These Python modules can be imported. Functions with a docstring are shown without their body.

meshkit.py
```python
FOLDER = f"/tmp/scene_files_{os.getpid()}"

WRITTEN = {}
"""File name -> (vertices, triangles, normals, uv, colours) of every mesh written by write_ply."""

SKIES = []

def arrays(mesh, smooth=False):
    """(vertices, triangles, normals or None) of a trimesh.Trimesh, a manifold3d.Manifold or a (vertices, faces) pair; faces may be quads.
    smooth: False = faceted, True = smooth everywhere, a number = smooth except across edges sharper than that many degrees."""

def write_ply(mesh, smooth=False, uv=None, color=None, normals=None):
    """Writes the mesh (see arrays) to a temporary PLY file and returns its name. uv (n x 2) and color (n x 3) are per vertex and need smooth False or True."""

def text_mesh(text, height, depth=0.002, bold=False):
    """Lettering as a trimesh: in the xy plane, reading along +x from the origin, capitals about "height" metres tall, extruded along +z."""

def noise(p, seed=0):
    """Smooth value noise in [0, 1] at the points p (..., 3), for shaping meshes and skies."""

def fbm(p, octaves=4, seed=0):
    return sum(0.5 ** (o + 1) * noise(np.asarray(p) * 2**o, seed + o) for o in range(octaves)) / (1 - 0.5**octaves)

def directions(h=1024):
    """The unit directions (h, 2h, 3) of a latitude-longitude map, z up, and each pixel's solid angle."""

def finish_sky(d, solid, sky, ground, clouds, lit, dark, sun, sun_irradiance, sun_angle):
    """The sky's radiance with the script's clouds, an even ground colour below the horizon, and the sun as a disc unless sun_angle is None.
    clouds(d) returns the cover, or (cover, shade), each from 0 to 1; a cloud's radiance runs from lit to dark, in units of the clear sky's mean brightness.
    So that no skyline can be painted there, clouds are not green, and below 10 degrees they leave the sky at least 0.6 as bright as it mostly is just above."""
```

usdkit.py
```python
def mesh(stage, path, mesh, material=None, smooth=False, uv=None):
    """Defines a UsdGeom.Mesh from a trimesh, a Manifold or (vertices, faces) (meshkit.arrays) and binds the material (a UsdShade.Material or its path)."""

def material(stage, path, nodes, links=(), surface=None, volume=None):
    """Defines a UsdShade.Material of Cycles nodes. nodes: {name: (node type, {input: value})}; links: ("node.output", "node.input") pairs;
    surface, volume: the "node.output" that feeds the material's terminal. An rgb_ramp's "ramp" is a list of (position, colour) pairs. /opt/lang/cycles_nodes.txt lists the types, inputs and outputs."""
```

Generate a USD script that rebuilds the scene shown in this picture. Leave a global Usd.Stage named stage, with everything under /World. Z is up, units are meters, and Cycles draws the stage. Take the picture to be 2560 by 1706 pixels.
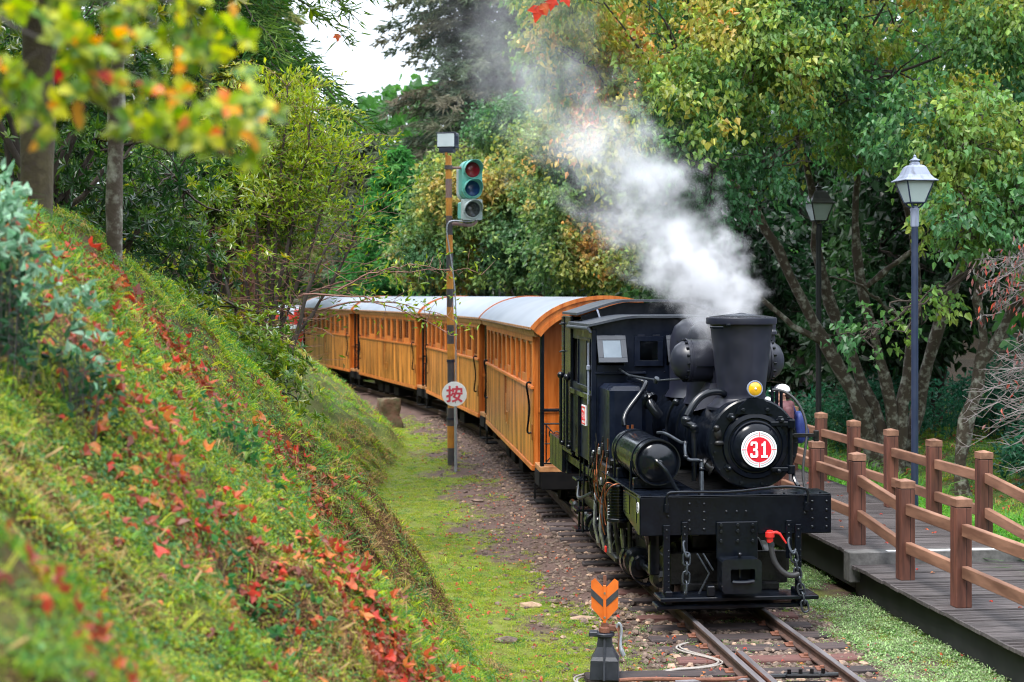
import math
import numpy as np
import trimesh
import meshkit
import usdkit
from pxr import Gf, Sdf, Usd, UsdGeom, UsdLux, UsdShade, Vt

stage = Usd.Stage.CreateInMemory()
UsdGeom.SetStageUpAxis(stage, UsdGeom.Tokens.z)
UsdGeom.SetStageMetersPerUnit(stage, 1.0)
stage.SetDefaultPrim(UsdGeom.Xform.Define(stage, "/World").GetPrim())
UsdGeom.Scope.Define(stage, "/World/Looks")
PI = math.pi

# ------------------------------------------------------------------ camera
EYE = 3.17                                   # above rail level
cam = UsdGeom.Camera.Define(stage, "/World/camera")
cam.AddTranslateOp().Set(Gf.Vec3d(0, 0, EYE))
cam.AddRotateXOp().Set(90.0)
cam.CreateFocalLengthAttr(55.0)
cam.CreateHorizontalApertureAttr(36.0)
cam.CreateVerticalApertureAttr(24.0)
cam.CreateVerticalApertureOffsetAttr(-1.589)
cam.CreateFStopAttr(2.5)
cam.CreateFocusDistanceAttr(16.0)
cam.CreateClippingRangeAttr(Gf.Vec2f(0.05, 5000))
cam.CreateExposureAttr(1.62)

# ------------------------------------------------------------------ sky and (overcast) sun
SUN_DIR = np.array([-0.30, -0.35, 0.89])      # towards the sun
SUN_DIR /= np.linalg.norm(SUN_DIR)
elev, rot = math.asin(SUN_DIR[2]), math.atan2(SUN_DIR[0], SUN_DIR[1])
usdkit.material(stage, "/World/Looks/sky_look", {
    "sky": ("sky_texture", {"sky_type": "single_scattering", "sun_disc": False, "sun_elevation": elev, "sun_rotation": rot, "aerosol_density": 2.0}),
    "geo": ("texture_coordinate", {}),
    "n": ("noise_texture", {"scale": 2.2, "detail": 4.0, "roughness": 0.55}),
    "r": ("rgb_ramp", {"ramp": [(0.0, (5.6, 6.3, 7.4)), (0.45, (7.6, 8.2, 9.2)), (0.8, (9.2, 9.6, 10.3))]}),
    "sx": ("separate_xyz", {}),
    "zen": ("map_range", {"from_min": 0.0, "from_max": 1.0, "to_min": 0.50, "to_max": 1.45, "clamp": True}),   # an overcast sky is brightest overhead
    "rs": ("vector_math", {"math_type": "scale"}),
    "m": ("mix", {"fac": 0.86}),
    "b": ("background_shader", {"strength": 0.12}),
}, [("geo.generated", "n.vector"), ("n.fac", "r.fac"), ("sky.color", "m.color1"), ("geo.generated", "sx.vector"), ("sx.z", "zen.value"), ("r.color", "rs.vector1"), ("zen.result", "rs.scale"), ("rs.vector", "m.color2"), ("m.color", "b.color")], surface="b.background")
dome = UsdLux.DomeLight.Define(stage, "/World/sky")
UsdShade.MaterialBindingAPI.Apply(dome.GetPrim()).Bind(UsdShade.Material.Get(stage, "/World/Looks/sky_look"))
sun = UsdLux.DistantLight.Define(stage, "/World/sun")
sun.CreateIntensityAttr(0.40)
sun.CreateAngleAttr(20.0)
sun.CreateNormalizeAttr(True)
sun.CreateColorAttr(Gf.Vec3f(1.0, 0.96, 0.9))
zax = Gf.Vec3d(*SUN_DIR.tolist())
sun.AddOrientOp().Set(Gf.Quatf(Gf.Rotation(Gf.Vec3d(0, 0, 1), zax).GetQuat()))

# ------------------------------------------------------------------ prim helpers
_used = {}


def path_of(name, parent=None):
    base = (parent.GetPath().pathString if parent else "/World") + "/" + name
    k = _used.get(base, 0)
    _used[base] = k + 1
    return base if k == 0 else f"{base}_{k:03d}"


def tag(prim, label=None, cat=None, group=None, kind=None):
    for k, v in (("label", label), ("category", cat), ("group", group), ("kind", kind)):
        if v:
            prim.SetCustomDataByKey(k, v)
    return prim


def thing(name, label, cat, loc=(0, 0, 0), rotz=0.0, group=None, kind=None, scale=None):
    x = UsdGeom.Xform.Define(stage, path_of(name))
    x.AddTranslateOp().Set(Gf.Vec3d(*map(float, loc)))
    x.AddRotateZOp().Set(float(rotz))
    if scale:
        x.AddScaleOp().Set(Gf.Vec3f(scale, scale, scale))
    return tag(x.GetPrim(), label, cat, group, kind)


def copy_of(root, loc, rotz, label=None, group=None, scale=None):
    was = root.GetCustomData()
    r = thing(root.GetName(), label or was["label"], was["category"], loc, rotz, group or was.get("group"), scale=scale)
    r.GetReferences().AddInternalReference(root.GetPath())
    r.SetInstanceable(True)
    return r


class MB:
    """Collects shapes into one mesh."""

    def __init__(s):
        s.v, s.f, s.n, s.c = [], [], 0, []

    def add(s, v, f, col=None):
        v, f = np.asarray(v, float).reshape(-1, 3), np.asarray(f, int)
        if f.shape[1] == 4:
            f = np.vstack([f[:, [0, 1, 2]], f[:, [0, 2, 3]]])
        s.v.append(v)
        s.f.append(f + s.n)
        s.n += len(v)
        if col is not None:
            s.c.append(np.broadcast_to(np.asarray(col, float), (len(v), 3)))
        return s

    def arrays(s):
        return np.vstack(s.v), np.vstack(s.f)

    def box(s, lo, hi, b=0.0, rot=None, about=None):
        """Box from corner lo to hi; b chamfers its edges."""
        lo, hi = np.minimum(lo, hi).astype(float), np.maximum(lo, hi).astype(float)
        b = min(b, 0.45 * (hi - lo).min())
        if b <= 0:
            v = np.array([[x, y, z] for x in (lo[0], hi[0]) for y in (lo[1], hi[1]) for z in (lo[2], hi[2])])
            f = [[0, 1, 3, 2], [4, 6, 7, 5], [0, 4, 5, 1], [2, 3, 7, 6], [0, 2, 6, 4], [1, 5, 7, 3]]
        else:
            v, f = _BEV[0].copy(), _BEV[1]
            sg, ins = np.sign(v), (np.abs(v) < 0.9)
            v = np.where(sg > 0, hi - b * ins, lo + b * ins)
        if rot is not None:
            c = (lo + hi) / 2 if about is None else np.asarray(about, float)
            v = (v - c) @ np.asarray(rot).T + c
        return s.add(v, f)

    def lathe(s, prof, o=(0, 0, 0), axis=(0, 0, 1), n=24, a0=0.0, a1=2 * PI):
        """prof: (radius, distance along the axis) pairs."""
        prof = np.asarray(prof, float)
        z = np.asarray(axis, float) / np.linalg.norm(axis)
        x = np.cross(z, [0, 0, 1.0] if abs(z[2]) < 0.9 else [1.0, 0, 0])
        x /= np.linalg.norm(x)
        y = np.cross(z, x)
        full = abs(a1 - a0 - 2 * PI) < 1e-6
        ang = a0 + (a1 - a0) * np.arange(n if full else n + 1) / n
        ring = np.cos(ang)[:, None] * x + np.sin(ang)[:, None] * y
        m = len(ang)
        v = (np.asarray(o, float) + prof[:, None, :1] * ring[None] + prof[:, None, 1:] * z).reshape(-1, 3)
        i, j = np.meshgrid(np.arange(len(prof) - 1), np.arange(m if full else m - 1), indexing="ij")
        j2 = (j + 1) % m
        f = np.stack([i * m + j, i * m + j2, (i + 1) * m + j2, (i + 1) * m + j], -1).reshape(-1, 4)
        return s.add(v, f)

    def cyl(s, p0, p1, r0, r1=None, n=16, b=0.0, cap=True):
        p0, p1 = np.asarray(p0, float), np.asarray(p1, float)
        r1 = r0 if r1 is None else r1
        h = np.linalg.norm(p1 - p0)
        prof = [(r0 - b, 0), (r0, b), (r1, h - b), (r1 - b, h)] if b else [(r0, 0), (r1, h)]
        if cap:
            prof = [(0, 0)] + prof + [(0, h)]
        return s.lathe(prof, p0, p1 - p0, n)

    def tube(s, pts, r, n=10, cap=True):
        p = np.asarray(pts, float)
        r = np.broadcast_to(np.asarray(r, float), (len(p),))
        t = np.gradient(p, axis=0)
        t /= np.linalg.norm(t, axis=1, keepdims=True) + 1e-12
        a = np.cross(t[0], [0, 0, 1.0] if abs(t[0][2]) < 0.9 else [1.0, 0, 0])
        a /= np.linalg.norm(a)
        A = []
        for k in range(len(p)):
            a = a - t[k] * (a @ t[k])
            a /= np.linalg.norm(a) + 1e-12
            A.append(a)
        A = np.array(A)
        B = np.cross(t, A)
        ang = np.arange(n) * 2 * PI / n
        v = (p[:, None] + r[:, None, None] * (np.cos(ang)[None, :, None] * A[:, None] + np.sin(ang)[None, :, None] * B[:, None])).reshape(-1, 3)
        i, j = np.meshgrid(np.arange(len(p) - 1), np.arange(n), indexing="ij")
        j2 = (j + 1) % n
        f = np.stack([i * n + j, i * n + j2, (i + 1) * n + j2, (i + 1) * n + j], -1).reshape(-1, 4)
        s.add(v, f)
        if cap:
            for k, rev in ((0, True), (len(p) - 1, False)):
                c = s.n
                s.add(np.vstack([v[k * n:(k + 1) * n], p[k]]), [[(q + 1) % n, q, n] if rev else [q, (q + 1) % n, n] for q in range(n)])
        return s

    def ball(s, c, r, sub=2, sc=(1, 1, 1)):
        m = _ICO[sub]
        return s.add(m[0] * r * np.asarray(sc) + np.asarray(c, float), m[1])

    def prism(s, poly, d0, d1, plane="xz"):
        """Polygon (2D, counter-clockwise, convex or simple) extruded along the third axis from d0 to d1."""
        from shapely.geometry import Polygon
        m = trimesh.creation.extrude_polygon(Polygon(poly) if not hasattr(poly, "exterior") else poly, abs(d1 - d0), engine="earcut")
        v, f = np.array(m.vertices), np.array(m.faces)
        w = v[:, 2] + min(d0, d1)
        if plane == "xz":
            v = np.stack([v[:, 0], w, v[:, 1]], 1)
            f = f[:, ::-1]
        elif plane == "yz":
            v = np.stack([w, v[:, 0], v[:, 1]], 1)
        else:
            v = np.stack([v[:, 0], v[:, 1], w], 1)
        return s.add(v, f)

    def mesh(s, m, M=None):
        v = np.array(m.vertices)
        if M is not None:
            v = v @ np.asarray(M)[:3, :3].T + np.asarray(M)[:3, 3]
        return s.add(v, np.array(m.faces))


def _bev():
    v, idx = [], {}
    for sx in (-1, 1):
        for sy in (-1, 1):
            for sz in (-1, 1):
                for k in range(3):
                    p = np.array([sx, sy, sz]) * 0.5
                    p[k] *= 2
                    idx[(sx, sy, sz, k)] = len(v)
                    v.append(p)
    v = np.array(v, float)
    f = []
    for sx in (-1, 1):
        f.append([idx[(sx, a, b, 0)] for a, b in ((-1, -1), (1, -1), (1, 1), (-1, 1))])
        f.append([idx[(a, sx, b, 1)] for a, b in ((-1, -1), (1, -1), (1, 1), (-1, 1))])
        f.append([idx[(a, b, sx, 2)] for a, b in ((-1, -1), (1, -1), (1, 1), (-1, 1))])
    for a in (-1, 1):
        for b in (-1, 1):
            f.append([idx[(-1, a, b, 1)], idx[(1, a, b, 1)], idx[(1, a, b, 2)], idx[(-1, a, b, 2)]])
            f.append([idx[(a, -1, b, 0)], idx[(a, 1, b, 0)], idx[(a, 1, b, 2)], idx[(a, -1, b, 2)]])
            f.append([idx[(a, b, -1, 0)], idx[(a, b, 1, 0)], idx[(a, b, 1, 1)], idx[(a, b, -1, 1)]])
    q = []
    for g in f:
        q += [[g[0], g[1], g[2]], [g[0], g[2], g[3]]]
    for sx in (-1, 1):
        for sy in (-1, 1):
            for sz in (-1, 1):
                q.append([idx[(sx, sy, sz, k)] for k in range(3)])
    q = np.array(q)
    c = np.cross(v[q[:, 1]] - v[q[:, 0]], v[q[:, 2]] - v[q[:, 0]])
    flip = (c * v[q].mean(1)).sum(1) < 0
    q[flip] = q[flip][:, ::-1]
    return v, q


_BEV = _bev()
_ICO = {k: (lambda m: (np.array(m.vertices), np.array(m.faces)))(trimesh.creation.icosphere(k)) for k in (0, 1, 2, 3)}


def part(name, mb, mat, parent=None, smooth=35, label=None, cat=None, group=None, kind=None, col=None):
    """One Mesh prim under parent (or at the top level)."""
    if isinstance(mb, MB):
        v, f = mb.arrays()
        if mb.c:
            col = np.vstack(mb.c)
    else:
        v, f = mb
    p = path_of(name, parent)
    m = usdkit.mesh(stage, p, (v, f), M[mat] if isinstance(mat, str) else mat, smooth=False if col is not None else smooth)
    if col is not None:
        pv = UsdGeom.PrimvarsAPI(m).CreatePrimvar("tint", Sdf.ValueTypeNames.Color3fArray, "vertex")
        pv.Set(Vt.Vec3fArray.FromNumpy(np.asarray(col, np.float32)))
    return tag(m.GetPrim(), label, cat, group, kind)


def scatter(name, protos, parent, pos, quat, scale, ids, label, cat, kind="stuff"):
    """A PointInstancer; protos are MB with tint colours or (MB, material)."""
    p = path_of(name, parent)
    pi = UsdGeom.PointInstancer.Define(stage, p)
    rel = pi.CreatePrototypesRel()
    for k, (mb, mat) in enumerate(protos):
        q = f"{p}/kind_{k}"
        v, f = mb.arrays()
        m = usdkit.mesh(stage, q, (v, f), M[mat], smooth=False)
        if mb.c:
            UsdGeom.PrimvarsAPI(m).CreatePrimvar("tint", Sdf.ValueTypeNames.Color3fArray, "vertex").Set(Vt.Vec3fArray.FromNumpy(np.vstack(mb.c).astype(np.float32)))
        rel.AddTarget(q)
    pi.CreatePositionsAttr(Vt.Vec3fArray.FromNumpy(np.asarray(pos, np.float32)))
    q = np.asarray(quat, np.float32)                        # w x y z
    pi.CreateOrientationsAttr(Vt.QuathArray([Gf.Quath(float(a), float(b), float(c), float(d)) for a, b, c, d in q]))
    s = np.asarray(scale, np.float32)
    pi.CreateScalesAttr(Vt.Vec3fArray.FromNumpy(np.repeat(s[:, None], 3, 1) if s.ndim == 1 else s))
    pi.CreateProtoIndicesAttr(Vt.IntArray.FromNumpy(np.asarray(ids, np.int32)))
    return tag(pi.GetPrim(), label, cat, None, kind)


def rz(a):
    c, s = math.cos(a), math.sin(a)
    return np.array([[c, -s, 0], [s, c, 0], [0, 0, 1.0]])


def rx(a):
    c, s = math.cos(a), math.sin(a)
    return np.array([[1.0, 0, 0], [0, c, -s], [0, s, c]])


def ry(a):
    c, s = math.cos(a), math.sin(a)
    return np.array([[c, 0, s], [0, 1.0, 0], [-s, 0, c]])


def spline(pts, n):
    """Smooth polyline through the points."""
    from scipy.interpolate import CubicSpline
    p = np.asarray(pts, float)
    if len(p) < 3:
        return np.linspace(p[0], p[-1], n)
    t = np.concatenate([[0], np.cumsum(np.linalg.norm(np.diff(p, axis=0), axis=1))])
    return CubicSpline(t, p)(np.linspace(0, t[-1], n))


# ------------------------------------------------------------------ materials
M = {}


def mat(name, c1, c2=None, rough=0.5, scale=6.0, stretch=(1, 1, 1), ramp=(0.35, 0.7), bump=0.0, bscale=None, rough2=None, detail=4.0, metal=0.0, coat=0.0, island=0.0, spec=0.5, bdist=0.01):
    """Two-tone noise paint with roughness variation and fine relief; island varies the tone piece by piece."""
    c2 = c2 if c2 is not None else c1
    nodes = {
        "t": ("texture_coordinate", {}),
        "map": ("mapping", {"scale": stretch}),
        "n": ("noise_texture", {"scale": scale, "detail": detail, "roughness": 0.6}),
        "r": ("rgb_ramp", {"ramp": [(ramp[0], c1), (ramp[1], c2)]}),
        "mr": ("map_range", {"from_min": 0.3, "from_max": 0.7, "to_min": rough, "to_max": rough if rough2 is None else rough2, "clamp": True}),
        "p": ("principled_bsdf", {"metallic": metal, "coat_weight": coat, "coat_roughness": 0.15, "specular_ior_level": spec}),
    }
    links = [("t.object", "map.vector"), ("map.vector", "n.vector"), ("n.fac", "r.fac"), ("n.fac", "mr.value"), ("mr.result", "p.roughness")]
    src = "r.color"
    if island:
        nodes["o"] = ("object_info", {})
        nodes["om"] = ("map_range", {"from_min": 0.0, "from_max": 1.0, "to_min": 1 - island, "to_max": 1 + island, "clamp": False})
        nodes["h"] = ("vector_math", {"math_type": "scale"})
        links += [("o.random", "om.value"), ("om.result", "h.scale"), ("r.color", "h.vector1")]
        src = "h.vector"
    links.append((src, "p.base_color"))
    if bump:
        nodes["bn"] = ("noise_texture", {"scale": bscale or scale * 3, "detail": 3.0})
        nodes["b"] = ("bump", {"strength": bump, "distance": bdist})
        links += [("map.vector", "bn.vector"), ("bn.fac", "b.height"), ("b.normal", "p.normal")]
    M[name] = usdkit.material(stage, "/World/Looks/" + name, nodes, links, surface="p.BSDF")


def leafmat(name, trans=0.35, rough=0.45, spec=0.4, bright=1.0):
    """Leaf whose colour comes from the mesh; light also passes through."""
    M[name] = usdkit.material(stage, "/World/Looks/" + name, {
        "a": ("attribute", {"attribute": "tint"}),
        "g": ("hsv", {"saturation": 1.04, "value": 1.35 * bright}),
        "g2": ("hsv", {"saturation": 1.18, "value": 1.8 * bright, "hue": 0.49}),
        "p": ("principled_bsdf", {"roughness": rough, "specular_ior_level": spec}),
        "tr": ("translucent_bsdf", {}),
        "m": ("mix_closure", {"fac": trans}),
    }, [("a.color", "g.color"), ("a.color", "g2.color"), ("g.color", "p.base_color"), ("g2.color", "tr.color"), ("p.BSDF", "m.closure1"), ("tr.BSDF", "m.closure2")], surface="m.closure")


mat("black_paint", (0.0012, 0.0018, 0.0034), (0.0030, 0.0042, 0.0072), 0.13, 5, bump=0.16, bscale=12, rough2=0.26, spec=0.24, bdist=0.006)
mat("black_gloss", (0.0015, 0.0021, 0.0035), (0.004, 0.005, 0.0075), 0.09, 4, bump=0.05, bscale=10, rough2=0.24, spec=0.42)
mat("stack_paint", (0.0045, 0.0052, 0.0135), (0.009, 0.0100, 0.0210), 0.36, 4, bump=0.08, bscale=30, rough2=0.55)
mat("dome_paint", (0.0075, 0.0085, 0.0165), (0.014, 0.0150, 0.0260), 0.33, 3, bump=0.05, bscale=12, rough2=0.48)
mat("cab_paint", (0.0022, 0.0038, 0.0095), (0.0050, 0.0075, 0.0160), 0.20, 4, bump=0.14, bscale=9, rough2=0.38, spec=0.28)
mat("roof_grey", (0.020, 0.025, 0.036), (0.040, 0.046, 0.058), 0.4, 3, bump=0.15, rough2=0.6)
mat("dark_void", (0.006, 0.006, 0.007), None, 0.9)
mat("oily_iron", (0.0018, 0.0019, 0.0026), (0.007, 0.0065, 0.006), 0.22, 12, bump=0.3, bscale=30, rough2=0.45, spec=0.4)
mat("bright_steel", (0.25, 0.26, 0.28), (0.45, 0.46, 0.48), 0.25, 12, metal=0.9, rough2=0.4)
mat("copper_pipe", (0.42, 0.14, 0.06), (0.30, 0.10, 0.05), 0.3, 10, metal=0.9)
mat("red_paint", (0.55, 0.025, 0.02), (0.48, 0.02, 0.018), 0.35, 6)
mat("signal_red", (0.62, 0.012, 0.03), None, 0.3, spec=0.5)
mat("white_paint", (0.78, 0.78, 0.80), (0.70, 0.70, 0.72), 0.35, 8)
mat("rubber", (0.015, 0.015, 0.016), (0.028, 0.027, 0.027), 0.45, 8)
mat("chain_steel", (0.03, 0.035, 0.045), (0.07, 0.08, 0.09), 0.3, 20, metal=0.6)
WOODS = {"coach_panel": ((0.19, 0.055, 0.006), (0.42, 0.155, 0.022)), "coach_trim": ((0.32, 0.070, 0.010), (0.52, 0.155, 0.026)), "coach_dark": ((0.10, 0.018, 0.004), (0.20, 0.045, 0.009)),
         "coach_end": ((0.40, 0.085, 0.009), (0.58, 0.155, 0.020))}
for _k, (_a, _b) in WOODS.items():
    mat(_k, _a, _b, 0.25, 5.0, stretch=(2.5, 2.5, 0.30), bump=0.15, bscale=18, rough2=0.45, coat=0.3, island=0.16, ramp=(0.36, 0.66), detail=8)
mat("coach_roof", (0.19, 0.22, 0.265), (0.24, 0.27, 0.315), 0.5, 1.2, bump=0.05)
mat("coach_shade", (0.045, 0.011, 0.004), (0.075, 0.020, 0.006), 0.6, 5)
mat("coach_board", (0.13, 0.034, 0.003), (0.52, 0.185, 0.028), 0.22, 6.0, stretch=(0.7, 0.7, 0.10), bump=0.2, bscale=22, rough2=0.45, coat=0.3, island=0.30, ramp=(0.40, 0.64), detail=8)
mat("coach_cornice", (0.20, 0.075, 0.022), (0.50, 0.24, 0.10), 0.5, 7.0, stretch=(1, 1, 1), bump=0.2)
mat("underframe", (0.003, 0.003, 0.0035), (0.008, 0.007, 0.007), 0.9, 6, spec=0.15)
mat("fence_wood", (0.050, 0.018, 0.012), (0.165, 0.058, 0.036), 0.5, 3.0, stretch=(3, 3, 0.4), bump=0.15, bscale=20, rough2=0.65, island=0.15, detail=6)
mat("rail_wood", (0.11, 0.050, 0.030), (0.28, 0.142, 0.088), 0.5, 3.0, stretch=(3, 0.4, 3), bump=0.15, bscale=20, rough2=0.65, island=0.12, detail=6)
mat("deck_wood", (0.047, 0.039, 0.040), (0.095, 0.082, 0.080), 0.55, 6.0, stretch=(0.5, 4, 4), bump=0.25, bscale=20, rough2=0.75, island=0.18, detail=6)
mat("deck_beam", (0.006, 0.006, 0.009), (0.016, 0.015, 0.018), 0.7, 4, bump=0.1)
mat("concrete", (0.07, 0.068, 0.066), (0.15, 0.145, 0.14), 0.8, 10, bump=0.3)
mat("lamp_pole", (0.012, 0.02, 0.045), (0.02, 0.03, 0.06), 0.35, 4, rough2=0.5)
mat("lamp_pole_dark", (0.010, 0.012, 0.014), (0.018, 0.02, 0.022), 0.5, 4)
mat("lamp_hood", (0.22, 0.25, 0.33), (0.10, 0.11, 0.14), 0.5, 14, stretch=(1, 1, 0.15), ramp=(0.45, 0.72))
mat("lamp_hood_dark", (0.055, 0.058, 0.055), (0.03, 0.03, 0.03), 0.5, 14, stretch=(1, 1, 0.15))
mat("galvanised", (0.30, 0.32, 0.36), (0.40, 0.42, 0.45), 0.45, 15, metal=0.5)
mat("rusty_grey", (0.16, 0.12, 0.13), (0.26, 0.13, 0.09), 0.6, 14, bump=0.2)
mat("pole_yellow", (0.52, 0.22, 0.03), (0.36, 0.14, 0.025), 0.5, 8, bump=0.1)
mat("pole_black", (0.045, 0.043, 0.048), (0.13, 0.085, 0.075), 0.55, 10, ramp=(0.45, 0.8), bump=0.1)
mat("signal_green", (0.10, 0.40, 0.34), (0.20, 0.46, 0.41), 0.45, 9, ramp=(0.4, 0.75))
mat("signal_grey", (0.34, 0.42, 0.42), (0.48, 0.54, 0.54), 0.5, 9)
mat("lens_red", (0.22, 0.006, 0.02), (0.30, 0.01, 0.03), 0.2, 14, coat=0.6)
mat("lens_blue", (0.006, 0.03, 0.11), (0.01, 0.045, 0.16), 0.2, 14, coat=0.6)
mat("lens_dark", (0.02, 0.022, 0.026), (0.09, 0.10, 0.11), 0.25, 40, coat=0.4)
mat("flood_glass", (0.55, 0.62, 0.66), (0.68, 0.74, 0.77), 0.12, 4, coat=0.5)
mat("flood_case", (0.02, 0.026, 0.045), (0.03, 0.035, 0.055), 0.4, 6)
mat("lamp_amber", (0.75, 0.42, 0.01), (0.62, 0.30, 0.01), 0.12, 20, coat=0.8)
mat("sign_white", (0.86, 0.87, 0.88), (0.80, 0.81, 0.83), 0.4, 5)
mat("sign_red", (0.62, 0.06, 0.10), None, 0.4)
mat("plate_orange", (0.72, 0.16, 0.02), (0.60, 0.12, 0.015), 0.45, 9, bump=0.05)
mat("plate_black", (0.03, 0.033, 0.04), (0.05, 0.052, 0.06), 0.5, 9)
mat("stand_iron", (0.010, 0.012, 0.018), (0.026, 0.028, 0.038), 0.45, 8, bump=0.15)
mat("rust", (0.13, 0.05, 0.03), (0.24, 0.09, 0.05), 0.75, 16, bump=0.3)
mat("rail_top", (0.13, 0.115, 0.115), (0.24, 0.22, 0.23), 0.35, 8, stretch=(1, 0.1, 1), metal=0.5, rough2=0.5)
mat("rail_side", (0.050, 0.030, 0.025), (0.105, 0.055, 0.040), 0.75, 10, bump=0.2)
mat("sleeper", (0.022, 0.017, 0.018), (0.070, 0.044, 0.040), 0.8, 6, stretch=(0.4, 4, 4), bump=0.5, bscale=16, island=0.35, detail=6)
mat("sleeper_red", (0.075, 0.030, 0.024), (0.13, 0.055, 0.045), 0.8, 6, stretch=(0.4, 4, 4), bump=0.5, bscale=16, island=0.2, detail=6)
mat("stone", (0.080, 0.055, 0.042), (0.20, 0.140, 0.105), 0.8, 14, bump=0.4, island=0.45, bdist=0.02)
mat("stone_pale", (0.30, 0.19, 0.13), (0.42, 0.29, 0.20), 0.8, 14, bump=0.4, island=0.3, bdist=0.02)
mat("stump_stone", (0.11, 0.050, 0.030), (0.050, 0.052, 0.020), 0.9, 4, bump=0.8, bdist=0.03)
mat("rock_moss", (0.10, 0.07, 0.045), (0.10, 0.12, 0.035), 0.9, 7, bump=0.8, bdist=0.03)
mat("cable", (0.36, 0.33, 0.30), (0.26, 0.22, 0.19), 0.6, 20)
mat("bark_lichen", (0.050, 0.036, 0.023), (0.27, 0.27, 0.22), 0.85, 8, ramp=(0.49, 0.68), bump=0.8, bscale=18, bdist=0.02, detail=6)
mat("bark_moss", (0.035, 0.024, 0.015), (0.065, 0.052, 0.018), 0.9, 7, bump=0.8, bscale=18, bdist=0.02)
mat("bark_red", (0.16, 0.07, 0.048), (0.11, 0.055, 0.04), 0.9, 8, stretch=(2, 2, 0.4), bump=0.8, bdist=0.02)
mat("bark_dark", (0.028, 0.02, 0.016), (0.06, 0.045, 0.035), 0.9, 8, stretch=(2, 2, 0.5), bump=0.5, bdist=0.02)
mat("stem_grey", (0.09, 0.075, 0.075), (0.05, 0.042, 0.042), 0.8, 14)
mat("twig_grey", (0.24, 0.21, 0.205), (0.15, 0.125, 0.12), 0.8, 14)
mat("twig_red", (0.13, 0.06, 0.045), (0.20, 0.10, 0.075), 0.8, 12)
mat("glass_smoky", (0.085, 0.115, 0.145), (0.12, 0.155, 0.185), 0.15, 4, coat=0.6)
mat("skin", (0.48, 0.27, 0.19), (0.44, 0.24, 0.17), 0.5, 20)
mat("hair", (0.012, 0.01, 0.009), None, 0.5)
mat("jacket", (0.075, 0.022, 0.028), (0.105, 0.035, 0.04), 0.7, 20, bump=0.3)
mat("trousers", (0.03, 0.032, 0.04), (0.045, 0.045, 0.055), 0.8, 20, bump=0.3)
mat("bag_blue", (0.006, 0.018, 0.11), (0.010, 0.026, 0.15), 0.6, 20, bump=0.3)
mat("cap_white", (0.74, 0.74, 0.75), (0.66, 0.66, 0.68), 0.6, 20)
mat("navy", (0.012, 0.014, 0.03), None, 0.6)
mat("cream_paint", (0.50, 0.44, 0.34), (0.42, 0.36, 0.27), 0.5, 5)
mat("stripe_grey", (0.42, 0.50, 0.52), None, 0.5)
leafmat("leaf", 0.38, 0.45, 0.4, 1.08)
leafmat("leaf_glossy", 0.25, 0.3, 0.6)
leafmat("needles", 0.25, 0.6, 0.25)
leafmat("grass_blade", 0.38, 0.55, 0.3, 1.12)
leafmat("dry_leaf", 0.2, 0.6, 0.3)
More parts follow.
